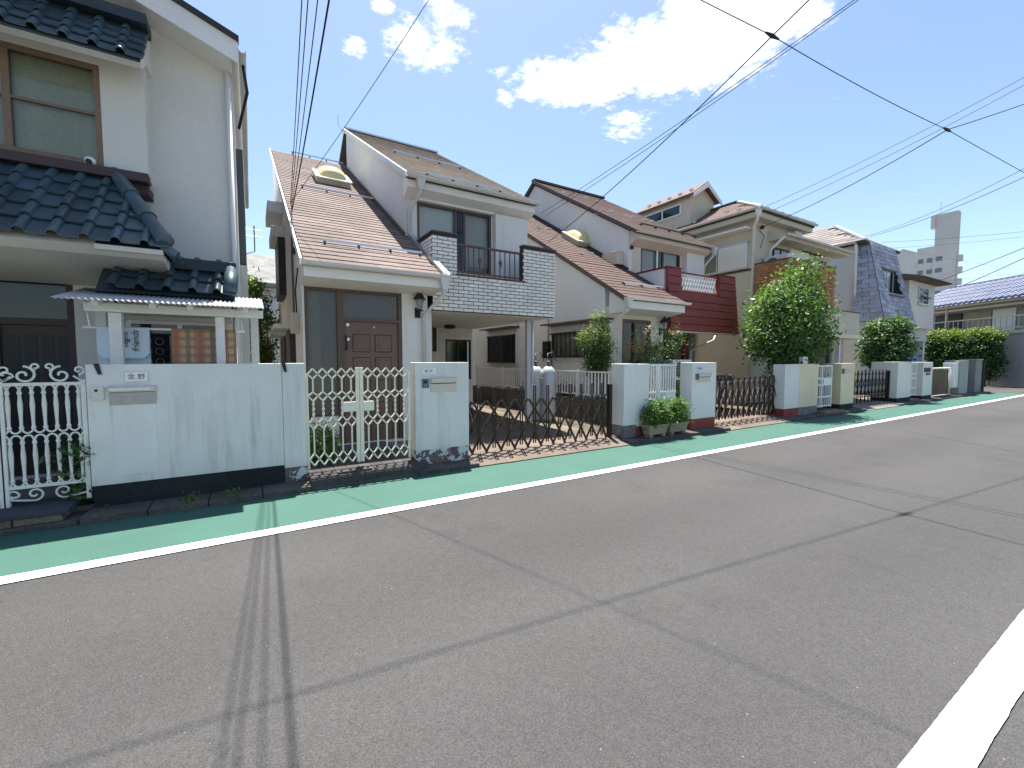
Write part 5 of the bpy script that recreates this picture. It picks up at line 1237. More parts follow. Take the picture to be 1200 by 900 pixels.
# ------------------------------------------------------------------ cream house with dormer and orange brick balcony
CRM = M('stucco_sand', (.56, .50, .39), rough=.9, var=.06, vs=.9, fine=.05, bump=.35, bs=110, streak=.35, dirt=(.33,.29,.22))
H = thing('house', 'sand coloured house with rooftop dormer and orange brick balcony behind the large tree', 'house', (16.5, 11, .1))
XL, YF = 14.1, 8.1
def hip(par, x0, x1, y0, y1, z, k, mat, name='roof', th=.10, back=False):
    xr = (x0+x1)/2; h = (xr-x0)*k; yr = y0 + (xr-x0); yb = y1
    v = [(x0,y0,z),(x1,y0,z),(x1,y1,z),(x0,y1,z),(xr,yr,z+h),(xr,yb,z+h)]
    v += [(p[0], p[1], p[2]-th) for p in v[:4]]
    return MB().add(v, [(0,1,4),(1,2,5,4),(3,0,4,5),(2,3,5),(0,6,7,1),(1,7,8,2),(2,8,9,3),(3,9,6,0),(9,8,7,6)]).build(name, mat, par), (xr, yr, z+h)
SL4 = M('slate_brown_plain', (.15, .10, .085), rough=.88, var=.22, vs=2, fine=.2, fs=28, bump=.4, bs=70, spots=.25, dirt=(.09,.065,.055), rnd=.12)
bx('main_block', CRM, H, XL, 17.2, YF, 15, .08, 6.22)
bx('wing_block', CRM, H, 17.2, 19.6, YF+.05, 15, .08, 5.45)
r, pk = hip(H, 13.75, 17.3, 7.75, 15, 6.32, .56, UND)
# slates on the west slope
def slope_slates(par, p0, eu, ev, L, nrows, w, ex, mat, clip):
    eu = Vector(eu).normalized(); ev = Vector(ev).normalized(); n = eu.cross(ev).normalized(); n = n if n.z > 0 else -n
    me = MB().box(.002, w-.002, 0, ex*1.25, 0, .01).mesh('roof_slate', mat); R = Matrix((eu, ev, n)).transposed()
    if R.determinant() < 0: R = Matrix((-eu, ev, n)).transposed(); eu = -eu; p0 = Vector(p0) - eu*L
    tl = Matrix.Rotation(-math.atan2(.012, ex), 4, 'X')
    for r_ in range(nrows):
        for c in range(int(L/w)+1):
            q = Vector(p0) + eu*(c*w + (w/2 if r_ % 2 else 0)) + ev*r_*ex + n*.016
            if clip(q, q+eu*w): link('roof_slate', me, par, None, Matrix.Translation(q) @ R.to_4x4() @ tl)
slope_slates(r, (13.74, 7.75, 6.32), (0,1,0), (1,0,.56), 7.2, 9, .6, .22, SL4, lambda a, b: min(a.y, b.y) - 7.75 > (a.x-13.75)*.95 and max(a.y, b.y) < 15)
MB().beam((13.75, 7.75, 6.36), pk + (0,) if False else (pk[0], pk[1], pk[2]+.04), .16, .06).build('hip_cap', ALU, r)
MB().beam((17.3, 7.75, 6.36), (pk[0], pk[1], pk[2]+.04), .16, .06).build('hip_cap', ALU, r)
MB().beam((pk[0], pk[1], pk[2]+.03), (pk[0], 15, pk[2]+.03), .2, .07).build('ridge_cap', FBROWN, r)
for k in range(8):
    y = 8.5+k*.62; x = 13.95 + (k % 2)*.28
    MB().prism([(x,y,6.32+.56*(x-13.75)+.03), (x+.12,y,6.32+.56*(x-13.63)+.03), (x,y,6.32+.56*(x-13.75)+.10)], (0,.11,0)).build('snow_stop', ALU, r)
for k in range(6):
    x = 14.4+k*.45; MB().prism([(x,7.84,6.37), (x,7.98,6.46), (x,7.84,6.46)], (.11,0,0)).build('snow_stop', BLK, r)
bx('eave_board', CRM, H, 13.78, 17.27, 7.80, YF, 6.06, 6.22); bx('eave_board', CRM, H, 13.80, XL-.001, YF, 15, 6.06, 6.22)
gutter(H, (13.70, 7.70, 6.32), (13.70, 15, 6.32), .06, GUT); gutter(H, (13.66, 7.70, 6.32), (17.35, 7.70, 6.32), .06, GUT)
rainhead(H, (13.78, 7.78, 6.27), TRIM); pipe(H, [(13.80, 7.80, 6.06), (13.9, 7.9, 5.95), (XL-.05, YF-.04, 5.85), (XL-.05, YF-.04, .1)], .045, TRIM)
# shuttered window on the flank
bx('window_hood', TRIM, H, XL-.35, XL-.001, 8.15, 10.2, 1.55+.303*XL-.04, 1.55+.303*XL+.02)
sy0, sy1, syb = 14.1/1.712, 14.1/1.52, 14.1/1.40
sh = bx('roller_shutter', TRIM, H, XL-.08, XL-.001, sy0+.03, sy1, 1.55+.213*XL, 1.55+.272*XL)
for k in range(14): bx('shutter_slat', M('shutter_cream', (.72,.70,.62), rough=.5, var=.05, bump=.05), sh, XL-.092, XL-.079, sy0+.08, sy1-.05, 4.60+k*.052, 4.642+k*.052)
for z in (4.53, 5.375): bx('shutter_rail', FSILV, sh, XL-.10, XL-.001, sy0-.0, sy1+.9, z, z+.05)
window(H, 'y', sy1+.05, sy1+.9, 4.56, 5.37, XL, FSILV, (0, 1), CURTG, hole=False)
bx('flank_band', FBROWN, H, XL-.03, XL-.001, YF+.02, 10.3, 4.46, 4.52)
# dormer
dx0, dx1, dy0, dy1 = 14.25, 15.65, 10.6, 13.2
dm = MB().prism([(dx0,dy0,6.5),(dx1,dy0,6.9),(dx1,dy0,7.68),((dx0+dx1)/2,dy0,8.12),(dx0,dy0,7.68)], (0,dy1-dy0,0)).build('dormer', CRM, H)
for sg in (-1, 1):
    xa = (dx0+dx1)/2; xe = dx0-.16 if sg < 0 else dx1+.16
    MB().prism([(xa,dy0-.22,8.17),(xe,dy0-.22,7.62),(xe,dy0-.22,7.70),(xa,dy0-.22,8.27)], (0,dy1-dy0+.3,0)).build('dormer_roof', SL4, dm)
    MB().prism([(xa,dy0-.25,8.05),(xe,dy0-.25,7.52),(xe,dy0-.25,7.66),(xa,dy0-.25,8.22)], (0,.03,0)).build('dormer_barge', TRIM, dm)
window(dm, 'y', 11.0, 12.75, 7.08, 7.50, dx0, TRIM, (0, .5, 1), None, hole=False, gl=glass('sky_glass', (.4,.5,.6), .06, .6, (.03,.045,.07)))
for k in range(5): y = 10.6+k*.5; MB().prism([(14.3,y,7.86),(14.42,y,7.95),(14.3,y,7.95)], (0,.12,0)).build('snow_stop', ALU, dm)
# lower front eave and wing
MB().prism([(14.95,7.55,5.62),(14.95,YF,5.85),(14.95,YF,5.5),(14.95,7.62,5.5)], (4.95,0,0)).build('front_eave', CRM, H)
gutter(H, (14.9, 7.5, 5.63), (19.95, 7.5, 5.63), .06, GUT); pipe(H, [(14.98,7.55,5.58),(14.9,7.95,5.2),(14.9,8.05,4.7)], .04, TRIM)
MB().prism([(17.2,7.55,5.66),(17.2,11.5,7.2),(17.2,15,5.9)], (2.75,0,0)).build('wing_roof', SL4, H)
bx('vent_hood', BEIGEPL, H, 16.1, 16.55, 7.8, YF-.001, 5.55, 5.95)
window(H, 'x', 15.25, 16.2, 4.5, 5.35, YF, FDARK, (0, .5, 1), CURTG, hole=False)
bx('shutter_panel', TRIM, H, 16.3, 17.6, YF-.07, YF-.001, 4.5, 5.42); window(H, 'x', 18.5, 19.1, 4.6, 5.3, YF+.05, FDARK, (0, 1), None, hole=False)
MB().tube([(14.35,YF-.05,5.75),(14.5,YF-.12,5.6),(14.45,YF-.04,5.2)], .012, 6).build('service_cable', BLK, H)
MB().lathe([(.03,-.06),(.07,-.03),(.07,.03),(.03,.06)], (14.42, YF-.1, 5.86), 10).build('service_bracket', BLK, H)
# brick balcony
ORB = M('brick_orange', (.40, .165, .065), rough=.85, var=.15, vs=4, fine=.15, fs=30, bump=.4, bs=50, rnd=.22)
MOR2 = M('mortar_tan', (.30, .24, .18), rough=.95, var=.2, fine=.2, bump=.4)
bz0, bz1 = 3.25, 4.62; BYF = 6.95
bal = bx('brick_balcony', MOR2, H, XL+.01, 17.05, BYF+.01, YF-.001, bz0-.02, bz1-.3)
bx('parapet', MOR2, bal, XL+.01, XL+.14, BYF+.01, YF-.001, bz1-.3, bz1); bx('parapet', MOR2, bal, XL+.141, 17.05, BYF+.01, BYF+.13, bz1-.3, bz1)
ch, cl, j = .105, .245, .014
fb = MB().box(0, cl-j, 0, .02, 0, ch-j).mesh('brick', ORB); sb = MB().box(0, .02, 0, cl-j, 0, ch-j).mesh('brick', ORB)
for r_ in range(13):
    z = bz0 + r_*ch + j/2
    for c in range(12): link('brick', fb, bal, None, Matrix.Translation((XL+.02+c*cl+(cl/2 if r_ % 2 else 0)-.06, BYF-.006, z)))
    for c in range(4): link('brick', sb, bal, None, Matrix.Translation((XL-.006, BYF+.03+c*cl+(cl/2 if r_ % 2 else 0), z)))
for (a, b, c, d) in ((XL-.02, XL+.16, BYF-.02, YF-.001), (XL+.161, 17.08, BYF-.02, BYF+.16)): bx('coping', FBROWN, bal, a, b, c, d, bz1, bz1+.035)
# entrance canopy box, posts
bx('canopy', CRM, H, 15.6, 18.8, 6.85, YF+.04, 2.42, 3.2, bevel=.01); bx('canopy_trim', CREAM, H, 15.55, 18.85, 6.80, YF, 2.28, 2.42); bx('canopy_coping', FBROWN, H, 15.58, 18.83, 6.82, 7.0, 3.2, 3.23)
for x in (17.0, 17.7): bx('porch_post', TRIM if x > 17.5 else STEELD, H, x, x+.12, 7.0, 7.12, .1, 2.28)
bx('porch_wall', CRM, H, 17.9, 18.8, 7.3, YF, .1, 2.28); bx('porch_door', M('door_dark_wood', (.10,.055,.03), rough=.6, var=.2, bump=.2), H, 15.6, 16.7, YF-.06, YF-.001, .1, 2.1); bx('porch_panel', TRIM, H, 16.75, 17.5, YF-.05, YF-.001, .1, 2.2)
ac_unit('air_conditioner', 'white outdoor air conditioner on the orange brick balcony by the drainpipe', 14.75, 7.65, 4.36, -math.pi/2, .75, 'air conditioners on the brick balcony')
ac_unit('air_conditioner', 'white outdoor air conditioner on the orange brick balcony under the window', 15.55, 7.75, 4.36, 0, .75, 'air conditioners on the brick balcony')
# ------------------------------------------------------------------ house with slate mansard
H = thing('house', 'white house with steep grey-blue slate mansard front and small recessed window', 'house', (24.3, 11, .1))
WH5 = M('stucco_pale', (.62, .61, .56), rough=.9, var=.05, fine=.05, bump=.35, bs=110, streak=.25, dirt=(.4,.38,.32))
bx('ground_block', WH5, H, 22.5, 25.9, 8.1, 15, .08, 3.2); bx('upper_block', STUCCOG, H, 22.7, 25.8, 8.45, 15, 3.2, 6.5)
r, pk = hip(H, 22.45, 26.3, 8.1, 15, 6.62, .7, UND)
slope_slates(r, (22.44, 8.1, 6.62), (0,1,0), (1,0,.7), 7, 10, .7, .24, M('slate_grey_plain', (.19,.165,.155), rough=.9, var=.2, fine=.15, bump=.4, rnd=.15, spots=.3, dirt=(.11,.1,.09)), lambda a, b: min(a.y, b.y) - 8.1 > (a.x-22.45)*.95 and max(a.y, b.y) < 15)
MB().beam((22.45, 8.1, 6.65), (pk[0], pk[1], pk[2]+.04), .18, .07).build('hip_cap', ALU, r)
gutter(H, (22.40, 8.4, 6.60), (22.40, 14, 6.60), .07, GUT); pipe(H, [(22.42, 8.42, 6.5), (22.5, 8.42, 6.2), (22.6, 8.42, 3.3)], .05, TRIM)
MS = M('slate_blue', (.36, .36, .42), rough=.8, var=.22, vs=2.5, fine=.15, fs=25, bump=.35, bs=50, rnd=.24, spots=.25, dirt=(.22,.22,.25))
MU = M('mansard_core', (.03, .03, .035), rough=.9)
b0, b1, t0, t1 = (22.4, 7.3, 3.16), (25.9, 7.3, 3.16), (22.85, 8.1, 6.62), (25.65, 8.1, 6.62)
def lerp(a, b, t): return Vector(a)*(1-t) + Vector(b)*t
wx0, wx1, wz0, wz1 = 23.55, 25.05, 4.35, 5.52
def hull(xa, xb, za, zb):               # slice of the sloping front between two x lines and two heights
    def cor(x, z):
        t = (z-3.16)/3.46; lo = 22.4+.45*t; hi = 25.9-.25*t; return (min(max(x, lo), hi), 7.3+.8*t, z)
    q = [cor(xa,za), cor(xb,za), cor(xb,zb), cor(xa,zb)]
    v = q + [(p[0], 8.5, p[2]) for p in q]
    return MB().add(v, [(0,1,2,3),(7,6,5,4),(1,0,4,5),(2,1,5,6),(3,2,6,7),(0,3,7,4)])
mz = hull(0, 99, 3.16, wz0).build('mansard', MU, H)
for a_ in ((0, 99, wz1, 6.62), (0, wx0, wz0, wz1), (wx1, 99, wz0, wz1)): hull(*a_).build('mansard_core', MU, mz)
def lerp(a, b, t): return Vector(a)*(1-t) + Vector(b)*t
wx0, wx1, wz0, wz1 = 23.55, 25.05, 4.35, 5.52
rows = 19
for k in range(rows):
    ta, tb = k/rows, (k+1)/rows
    A, B = lerp(b0, t0, ta), lerp(b1, t1, ta); A2, B2 = lerp(b0, t0, tb), lerp(b1, t1, tb)
    n = 8; ph = .5 if k % 2 else 0
    cuts = [0] + [min(1, max(0, (i+ph)/n)) for i in range(n+1)] + [1]; cuts = sorted(set(cuts))
    for c0, c1 in zip(cuts, cuts[1:]):
        if c1-c0 < .01: continue
        p, q = lerp(A, B, c0), lerp(A, B, c1); p2, q2 = lerp(A2, B2, c0), lerp(A2, B2, c1)
        zc_ = (p.z+p2.z)/2; xc_ = (p.x+q.x)/2
        if wz0 < zc_ < wz1 and wx0 < xc_ < wx1: continue
        g = .012; f = random.uniform(.02, .034); o = Vector((0,-1,0))
        p = p + Vector((g,0,0)); q = q - Vector((g,0,0)); p2 = p2 + Vector((g,0,0)); q2 = q2 - Vector((g,0,0))
        MB().add([p+o*f, q+o*f, q2+o*.006, p2+o*.006, p, q, q2, p2], [(0,1,2,3),(1,0,4,5),(2,1,5,6),(0,3,7,4),(3,2,6,7)]).build('slate', MS, mz)
    # west cheek
    P, P2 = lerp(b0, t0, ta), lerp(b0, t0, tb); Qy = 8.5
    yy = [P.y, (P.y+Qy)/2 + (.12 if k % 2 else -.12), Qy]
    for y0_, y1_ in zip(yy, yy[1:]):
        if y1_-y0_ < .03: continue
        y0u = max(y0_, P2.y) if y0_ == P.y else y0_
        f = random.uniform(.02, .034); g = .01
        MB().add([(P.x-f, y1_-g, P.z), (P.x-f, y0_+g, P.z), (P2.x-.006, max(y0u, P2.y)+g, P2.z), (P2.x-.006, y1_-g, P2.z), (P.x, y1_-g, P.z), (P.x, y0_+g, P.z)], [(0,1,2,3),(1,0,4,5)]).build('slate', MS, mz)
wn = MB()
yw = lerp(b0, t0, (wz0-3.16)/3.46).y
window(H, 'x', wx0+.02, wx1-.02, wz0+.05, wz1, yw+.36, FSILV, (0, .5, 1), CURT, (0, .8), hole=False, fw=.06)
bx('window_backing', DARKIN, H, wx0, wx1, yw+.362, yw+.40, wz0, wz1)
bx('window_head', FBROWN, H, wx0-.02, wx1+.02, yw+.22, yw+.36, wz1-.05, wz1+.02); bx('window_sill', FBROWN, H, wx0-.04, wx1+.04, yw-.09, yw, wz0-.06, wz0)
# ------------------------------------------------------------------ white end house on piers
H = thing('house', 'plain white house raised over an open carport at the street corner', 'house', (27.9, 10, .08))
WH6 = M('stucco_white_end', (.66, .63, .56), rough=.9, var=.05, fine=.05, bump=.3, streak=.25, dirt=(.42,.4,.34))
bx('upper_block', WH6, H, 26.1, 29.5, 7.65, 13.5, 3.05, 5.25); bx('lower_band', STUCCOG, H, 26.3, 29.45, 7.85, 13.4, 2.45, 3.05)
MB().prism([(25.7,7.2,5.22),(25.7,7.2,5.33),(25.7,11,6.3),(25.7,14,5.33),(25.7,14,5.22)], (4.1,0,0)).build('roof', SL4, H)
gutter(H, (25.7, 7.15, 5.3), (29.85, 7.15, 5.3), .06, FBROWN)
window(H, 'x', 27.2, 28.5, 4.2, 5.0, 7.65, FSILV, (0, .5, 1), CURTG, (.0, .5), hole=False, sill=True); bx('window_rail', FDARK, H, 27.15, 28.55, 7.5, 7.54, 4.5, 4.54)
bx('wall_band', TRIM, H, 26.1, 27.1, 7.60, 7.649, 4.3, 4.36)
for (x, y) in ((29.2, 7.9), (26.4, 7.9), (29.2, 13), (26.4, 13)): bx('pier', STUCCOG, H, x, x+.25, y, y+.3, .08, 2.45)
bx('rear_wall', STUCCOG, H, 26.4, 29.4, 13.31, 13.4, .08, 2.45)
# ------------------------------------------------------------------ apartment house with blue tiles across the side road
A, B = Vector((40.2, 11.2)), Vector((34.9, 3.9)); dr_ = (B-A).normalized(); nr = Vector((dr_.y, -dr_.x))   # nr faces the viewer
if nr.x > 0: nr = -nr
Lf = (B-A).length
def W3(a, d, z): p = A + dr_*a + nr*d; return (p.x, p.y, z)
def obx(name, mat, par, a0, a1, d0, d1, z0, z1):
    v = [W3(a,d,z) for z in (z0,z1) for (a,d) in ((a0,d0),(a1,d0),(a1,d1),(a0,d1))]
    mb = MB().add(v, [(0,1,2,3),(7,6,5,4),(0,4,5,1),(1,5,6,2),(2,6,7,3),(3,7,4,0)])
    return mb.build(name, mat, par)
H = thing('apartment_house', 'two-storey apartment house with shiny blue tile roof and cream balcony rails across the side road', 'house', W3(Lf/2, -3, 0))
GW = M('wall_grey_lilac', (.33,.32,.33), rough=.9, var=.08, bump=.3, streak=.2); CRB = M('cream_fascia', (.46,.41,.33), rough=.7, var=.08, bump=.1)
obx('ground_wall', GW, H, -1, Lf+1.5, -7, 0, 0, 3.0); obx('upper_wall', GW, H, -1, Lf+1.5, -7, -1.1, 3.0, 4.95)
obx('balcony_floor', CRB, H, -1, Lf-.9, -1.1, .1, 3.0, 3.18); obx('eave_board', CRB, H, -1, Lf-.6, -1.1, .25, 4.82, 4.98); obx('beam', CRB, H, -1, Lf-.8, -.1, .02, 4.6, 4.72)
for a in (.2, 2.1, Lf-1.1): obx('balcony_post', CRB, H, a, a+.1, -.05, .05, 3.18, 4.82)
obx('balcony_panel', M('cream_panel', (.55,.43,.27), rough=.7, var=.08), H, Lf-1.0, Lf-.5, -.02, .06, 3.18, 4.0)
for z in (3.3, 3.95): obx('balcony_rail', CRB, H, -1, Lf-1.0, -.02, .03, z, z+.07)
for k in range(28):
    a = -.9 + k*(Lf)/28; obx('baluster', CRB if k > 9 else FDARK, H, a, a+.03, -.01, .02, 3.3, 3.95)
for (a, b, m_) in ((.1, 2.0, FDARK), (2.3, 3.9, M('panel_tan', (.38,.34,.27), rough=.7)), (4.0, 5.3, CURT), (5.4, 7.0, GW)): obx('balcony_screen', m_, H, a, b, -1.09, -1.02, 3.2, 4.55)
for (a, b) in ((Lf-.3, Lf+.8),): obx('window', FDARK, H, a, b, -.01, .03, 3.6, 4.6)
BT = M('tile_blue_shiny', (.20,.22,.30), rough=.35, var=.15, vs=2, fine=.1, bump=.1, rnd=.15, spec=.6)
rb = MB(); rv = [W3(-1.2,.45,4.95), W3(Lf+1.7,.45,4.95), W3(Lf+1.7,-3,6.55), W3(-1.2,-3,6.55), W3(-1.2,-7.2,4.95), W3(Lf+1.7,-7.2,4.95)]
rf = rb.add(rv, [(0,1,2,3),(3,2,5,4),(0,3,4),(1,5,2),(0,4,5,1)]).build('roof', BT, H)
n = 34; slp = (Vector(W3(0,-3,6.55)) - Vector(W3(0,.45,4.95)))
for k in range(n):
    a = -1.1 + k*(Lf+2.7)/n
    for r_ in range(5):
        p = Vector(W3(a,.5,4.95)) + slp*(r_/5) + Vector((0,0,.05)); q = p + slp*.205
        MB().tube([p+Vector((0,0,.03)), q], .075, 6).build('roll_tile', BT, rf)
obx('ridge_cap', BT, rf, -1.2, Lf+1.7, -3.15, -2.85, 6.5, 6.72)
t = thing('aerial', 'small television aerial on the blue tile roof', 'aerial', W3(4.4,-3,6.7)); MB().tube([W3(4.4,-3,6.7), W3(4.4,-3,7.7)], .03, 6).build('mast', FSILV, t)
for z in (7.5, 7.65): MB().tube([W3(3.9,-3,z), W3(4.9,-3,z)], .02, 6).build('element', FSILV, t)
# ------------------------------------------------------------------ distant tower block
TB = M('concrete_tower', (.55,.54,.51), rough=.9, var=.08, vs=.15, fine=.04, fs=2, bump=.1, streak=.1)
TBY = M('concrete_tower_tan', (.58,.52,.40), rough=.9, var=.06, vs=.15, fine=.04, bump=.1)
XT = 150.; WIN_FAR = M('far_window', (.16,.17,.19), rough=.3, var=.1, bump=0)
t = thing('tower_block', 'tall grey concrete tower block far beyond the end house', 'tower', (XT+6, 40, 0))
ya, yb = XT/4.24, XT/3.80
bx('core', TB, t, XT, XT+2, ya, yb, 0, 38.2); bx('core_head', TB, t, XT-.3, XT+9, yb+.001, yb+.85, 34.8, 38)
bx('window_wing', TB, t, XT+.5, XT+9, yb+.001, yb+3.4, 0, 30.5)
P = [(XT+1, yb+3.401, 0), (XT+1, yb+3.401, 29.6), (XT+1, yb+6.5, 31.2), (XT+1, yb+11, 28.6), (XT+1, yb+11, 0)]
MB().prism(P, (9,0,0)).build('long_wing', TB, t); bx('tan_band', TBY, t, XT+.9, XT+1, yb+3.6, yb+8, 19.5, 21.5)
for k in range(8):
    z = 26.5 - k*2.9
    for y in (yb+.9, yb+2.6): bx('window', WIN_FAR, t, XT+.4, XT+.5, y-.5, y+.5, z, z+1.1)
    bx('window', WIN_FAR, t, XT-.08, XT, yb-1.6, yb-.4, z, z+1.1)
    b_ = bx('balcony', TB, t, XT+.4, XT+1.8, ya-.9, ya-.001, z-.6, z+.9)
MB().tube([(XT+1, yb-.6, 38.2), (XT+1, yb-.6, 41.5)], .06, 6).build('lightning_rod', FSILV, t)
# ------------------------------------------------------------------ house behind the gap
t = thing('house', 'pale house with grey slate roof seen through the narrow gap between the front houses', 'house', (0, 24, 0))
bx('wall', M('stucco_blueish', (.52,.56,.60), rough=.9, var=.05, bump=.2), t, -5, 3, 22, 28, 0, 4.9)
MB().prism([(-5.3,21.5,4.85),(-5.3,25,6.75),(-5.3,28.5,4.85),(-5.3,28.5,4.7),(-5.3,21.5,4.7)], (8.6,0,0)).build('roof', M('slate_grey_mossy', (.20,.20,.19), rough=.9, var=.25, vs=2, fine=.2, bump=.4, spots=.5, dirt=(.12,.12,.11)), t)
window(t, 'x', -.6, .9, 2.4, 3.5, 22, FSILV, (0, .5, 1), CURTG, hole=False)
# houses of the next row, closing the view behind the front gardens
t = thing('house', 'plain cream house standing behind the driveway between the brick and red balconies', 'house', (8, 23, 0))
bx('wall', STUCCOC, t, 4.5, 13, 19, 26, 0, 5.0); MB().prism([(4.2,18.6,4.95),(4.2,22.5,6.4),(4.2,26.4,4.95)], (9.1,0,0)).build('roof', SL4, t)
window(t, 'x', 5.2, 6.6, .9, 2.0, 19, FSILV, (0, .5, 1), CURTG, hole=False)
# ------------------------------------------------------------------ vegetation
def leaf_mesh(name, mat, blobs, n, size, per=24, spread=.16, up=.5, asp=.45, seed=1, shell=.55):
    g = np.random.default_rng(seed); W_ = np.array([b[2] if len(b) > 2 else b[1][0]*b[1][1]*b[1][2] for b in blobs], float); W_ /= W_.sum()
    nc = max(3, n//per); idx = g.choice(len(blobs), nc, p=W_)
    d = g.normal(size=(nc,3)); d /= np.linalg.norm(d, axis=1)[:,None]
    rad = shell + (1-shell)*g.random(nc)**.6
    C = np.array([blobs[i][0] for i in idx]); R = np.array([blobs[i][1] for i in idx])
    cc = C + d*R*rad[:,None]; cd_ = d
    k = np.repeat(np.arange(nc), per); N_ = len(k)
    pos = cc[k] + g.normal(size=(N_,3))*spread*np.array([1,1,.7])
    nrm = cd_[k]*.6 + g.normal(size=(N_,3))*.6 + np.array([0,0,up]); nrm /= np.linalg.norm(nrm, axis=1)[:,None]
    t = g.normal(size=(N_,3)) + cd_[k]*.8; t -= nrm*(t*nrm).sum(1)[:,None]; t /= np.linalg.norm(t, axis=1)[:,None]
    b = np.cross(nrm, t); s = size*(.65 + .7*g.random(N_))[:,None]
    V = np.stack([pos, pos + t*s*.5 + b*s*asp*.5 - nrm*s*.06, pos + t*s, pos + t*s*.5 - b*s*asp*.5 - nrm*s*.06], 1).reshape(-1,3)
    o = Vector((float(V[:,0].mean()), float(V[:,1].mean()), float(V[:,2].min())))
    V = V - np.array(o)
    me = bpy.data.meshes.new(name); me.vertices.add(len(V)); me.vertices.foreach_set('co', V.astype(np.float32).ravel())
    me.loops.add(4*N_); me.loops.foreach_set('vertex_index', np.arange(4*N_, dtype=np.int32)); me.polygons.add(N_)
    me.polygons.foreach_set('loop_start', np.arange(0, 4*N_, 4, dtype=np.int32)); me.update(calc_edges=True); me.materials.append(mat)
    return me, o
def leaves(name, mat, par, *a, **k):
    me, o = leaf_mesh(name, mat, *a, **k); ob = link(name, me, par, o); return ob
BARK = M('bark', (.10, .075, .055), rough=.95, var=.3, vs=8, fine=.3, fs=40, bump=.8, bs=40)
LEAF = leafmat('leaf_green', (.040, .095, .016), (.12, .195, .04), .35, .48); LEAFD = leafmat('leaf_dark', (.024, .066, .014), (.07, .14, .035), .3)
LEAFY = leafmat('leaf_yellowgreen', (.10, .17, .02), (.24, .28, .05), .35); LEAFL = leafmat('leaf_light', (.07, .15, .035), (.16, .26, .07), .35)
LEAFN = leafmat('leaf_nandina', (.13,.19,.05), (.26,.30,.11), .35)
LEAFR = leafmat('leaf_reddish', (.22, .10, .05), (.30, .20, .05), .3); PETAL = leafmat('petal_pink', (.55,.30,.25), (.62,.5,.4), .3)
def limb(par, name, path, r0, r1, n=8):
    k = len(path); return MB().tube(path, [r0+(r1-r0)*i/(k-1) for i in range(k)], n).build(name, BARK, par, smooth=True)
# large glossy tree behind the two-tone wall
tx, ty = 13.05, 6.38
t = thing('tree', 'large glossy green garden tree rising behind the two-tone wall', 'tree', (tx, ty, .1))
limb(t, 'trunk', [(tx,ty,.1),(tx+.05,ty,.9),(tx-.03,ty+.03,1.7),(tx,ty,2.6)], .11, .05)
rg = random.Random(3)
for k in range(9):
    a = k*.7; h = 1.2+.17*k; L = .9
    limb(t, 'limb', [(tx,ty,h),(tx+math.cos(a)*L*.5,ty+math.sin(a)*L*.4,h+.45),(tx+math.cos(a)*L,ty+math.sin(a)*L*.75,h+.8)], .04, .012, 6)
blobs = [((tx-.45,ty,2.3),(.95,.75,.7)), ((tx+.6,ty,2.3),(.9,.7,.7)), ((tx-.15,ty,3.05),(.95,.75,.6)), ((tx+.5,ty+.05,3.55),(.72,.6,.5)), ((tx-.7,ty,2.9),(.6,.6,.45)), ((tx+.7,ty,4.05),(.42,.4,.34)), ((tx-1.15,ty,2.25),(.5,.45,.5)), ((tx+1.1,ty,2.95),(.5,.5,.45)), ((tx+.2,ty,1.75),(.85,.6,.42)), ((tx-.9,ty,1.8),(.5,.5,.35)), ((tx+1.15,ty,2.2),(.45,.45,.4))]
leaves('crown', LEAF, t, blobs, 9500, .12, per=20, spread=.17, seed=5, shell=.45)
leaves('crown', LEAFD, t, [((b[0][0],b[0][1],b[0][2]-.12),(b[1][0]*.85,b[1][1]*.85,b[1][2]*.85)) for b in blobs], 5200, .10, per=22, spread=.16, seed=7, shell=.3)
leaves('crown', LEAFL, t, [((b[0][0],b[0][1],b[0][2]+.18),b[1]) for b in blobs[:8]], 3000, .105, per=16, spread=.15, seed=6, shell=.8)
for k in range(10):
    a = k*.63+.2; L = 1.25; h = 1.5+.2*k
    limb(t, 'twig', [(tx+math.cos(a)*.3,ty+math.sin(a)*.25,h),(tx+math.cos(a)*L*.7,ty+math.sin(a)*L*.5,h+.4),(tx+math.cos(a)*L,ty+math.sin(a)*L*.6,h+.75)], .018, .005, 5)
# round clipped tree further on
tx, ty = 20.35, 6.55
t = thing('tree', 'small rounded evergreen tree above the dark scissor gate', 'tree', (tx, ty, .1))
limb(t, 'trunk', [(tx,ty,.1),(tx+.04,ty,1.0),(tx,ty,1.9)], .08, .04)
for k in range(6):
    a = k*1.05; limb(t, 'limb', [(tx,ty,1.2),(tx+.3*math.cos(a),ty+.3*math.sin(a),1.6),(tx+.55*math.cos(a),ty+.5*math.sin(a),2.0)], .03, .01, 6)
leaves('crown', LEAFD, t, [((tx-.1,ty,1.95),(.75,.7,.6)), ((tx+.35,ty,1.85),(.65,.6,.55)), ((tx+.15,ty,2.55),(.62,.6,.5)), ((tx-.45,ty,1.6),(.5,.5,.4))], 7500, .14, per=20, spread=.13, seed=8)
leaves('crown', LEAFL, t, [((tx+.15,ty,2.7),(.55,.55,.42)), ((tx+.4,ty,2.2),(.55,.55,.45))], 900, .13, per=15, spread=.12, seed=9, shell=.85)
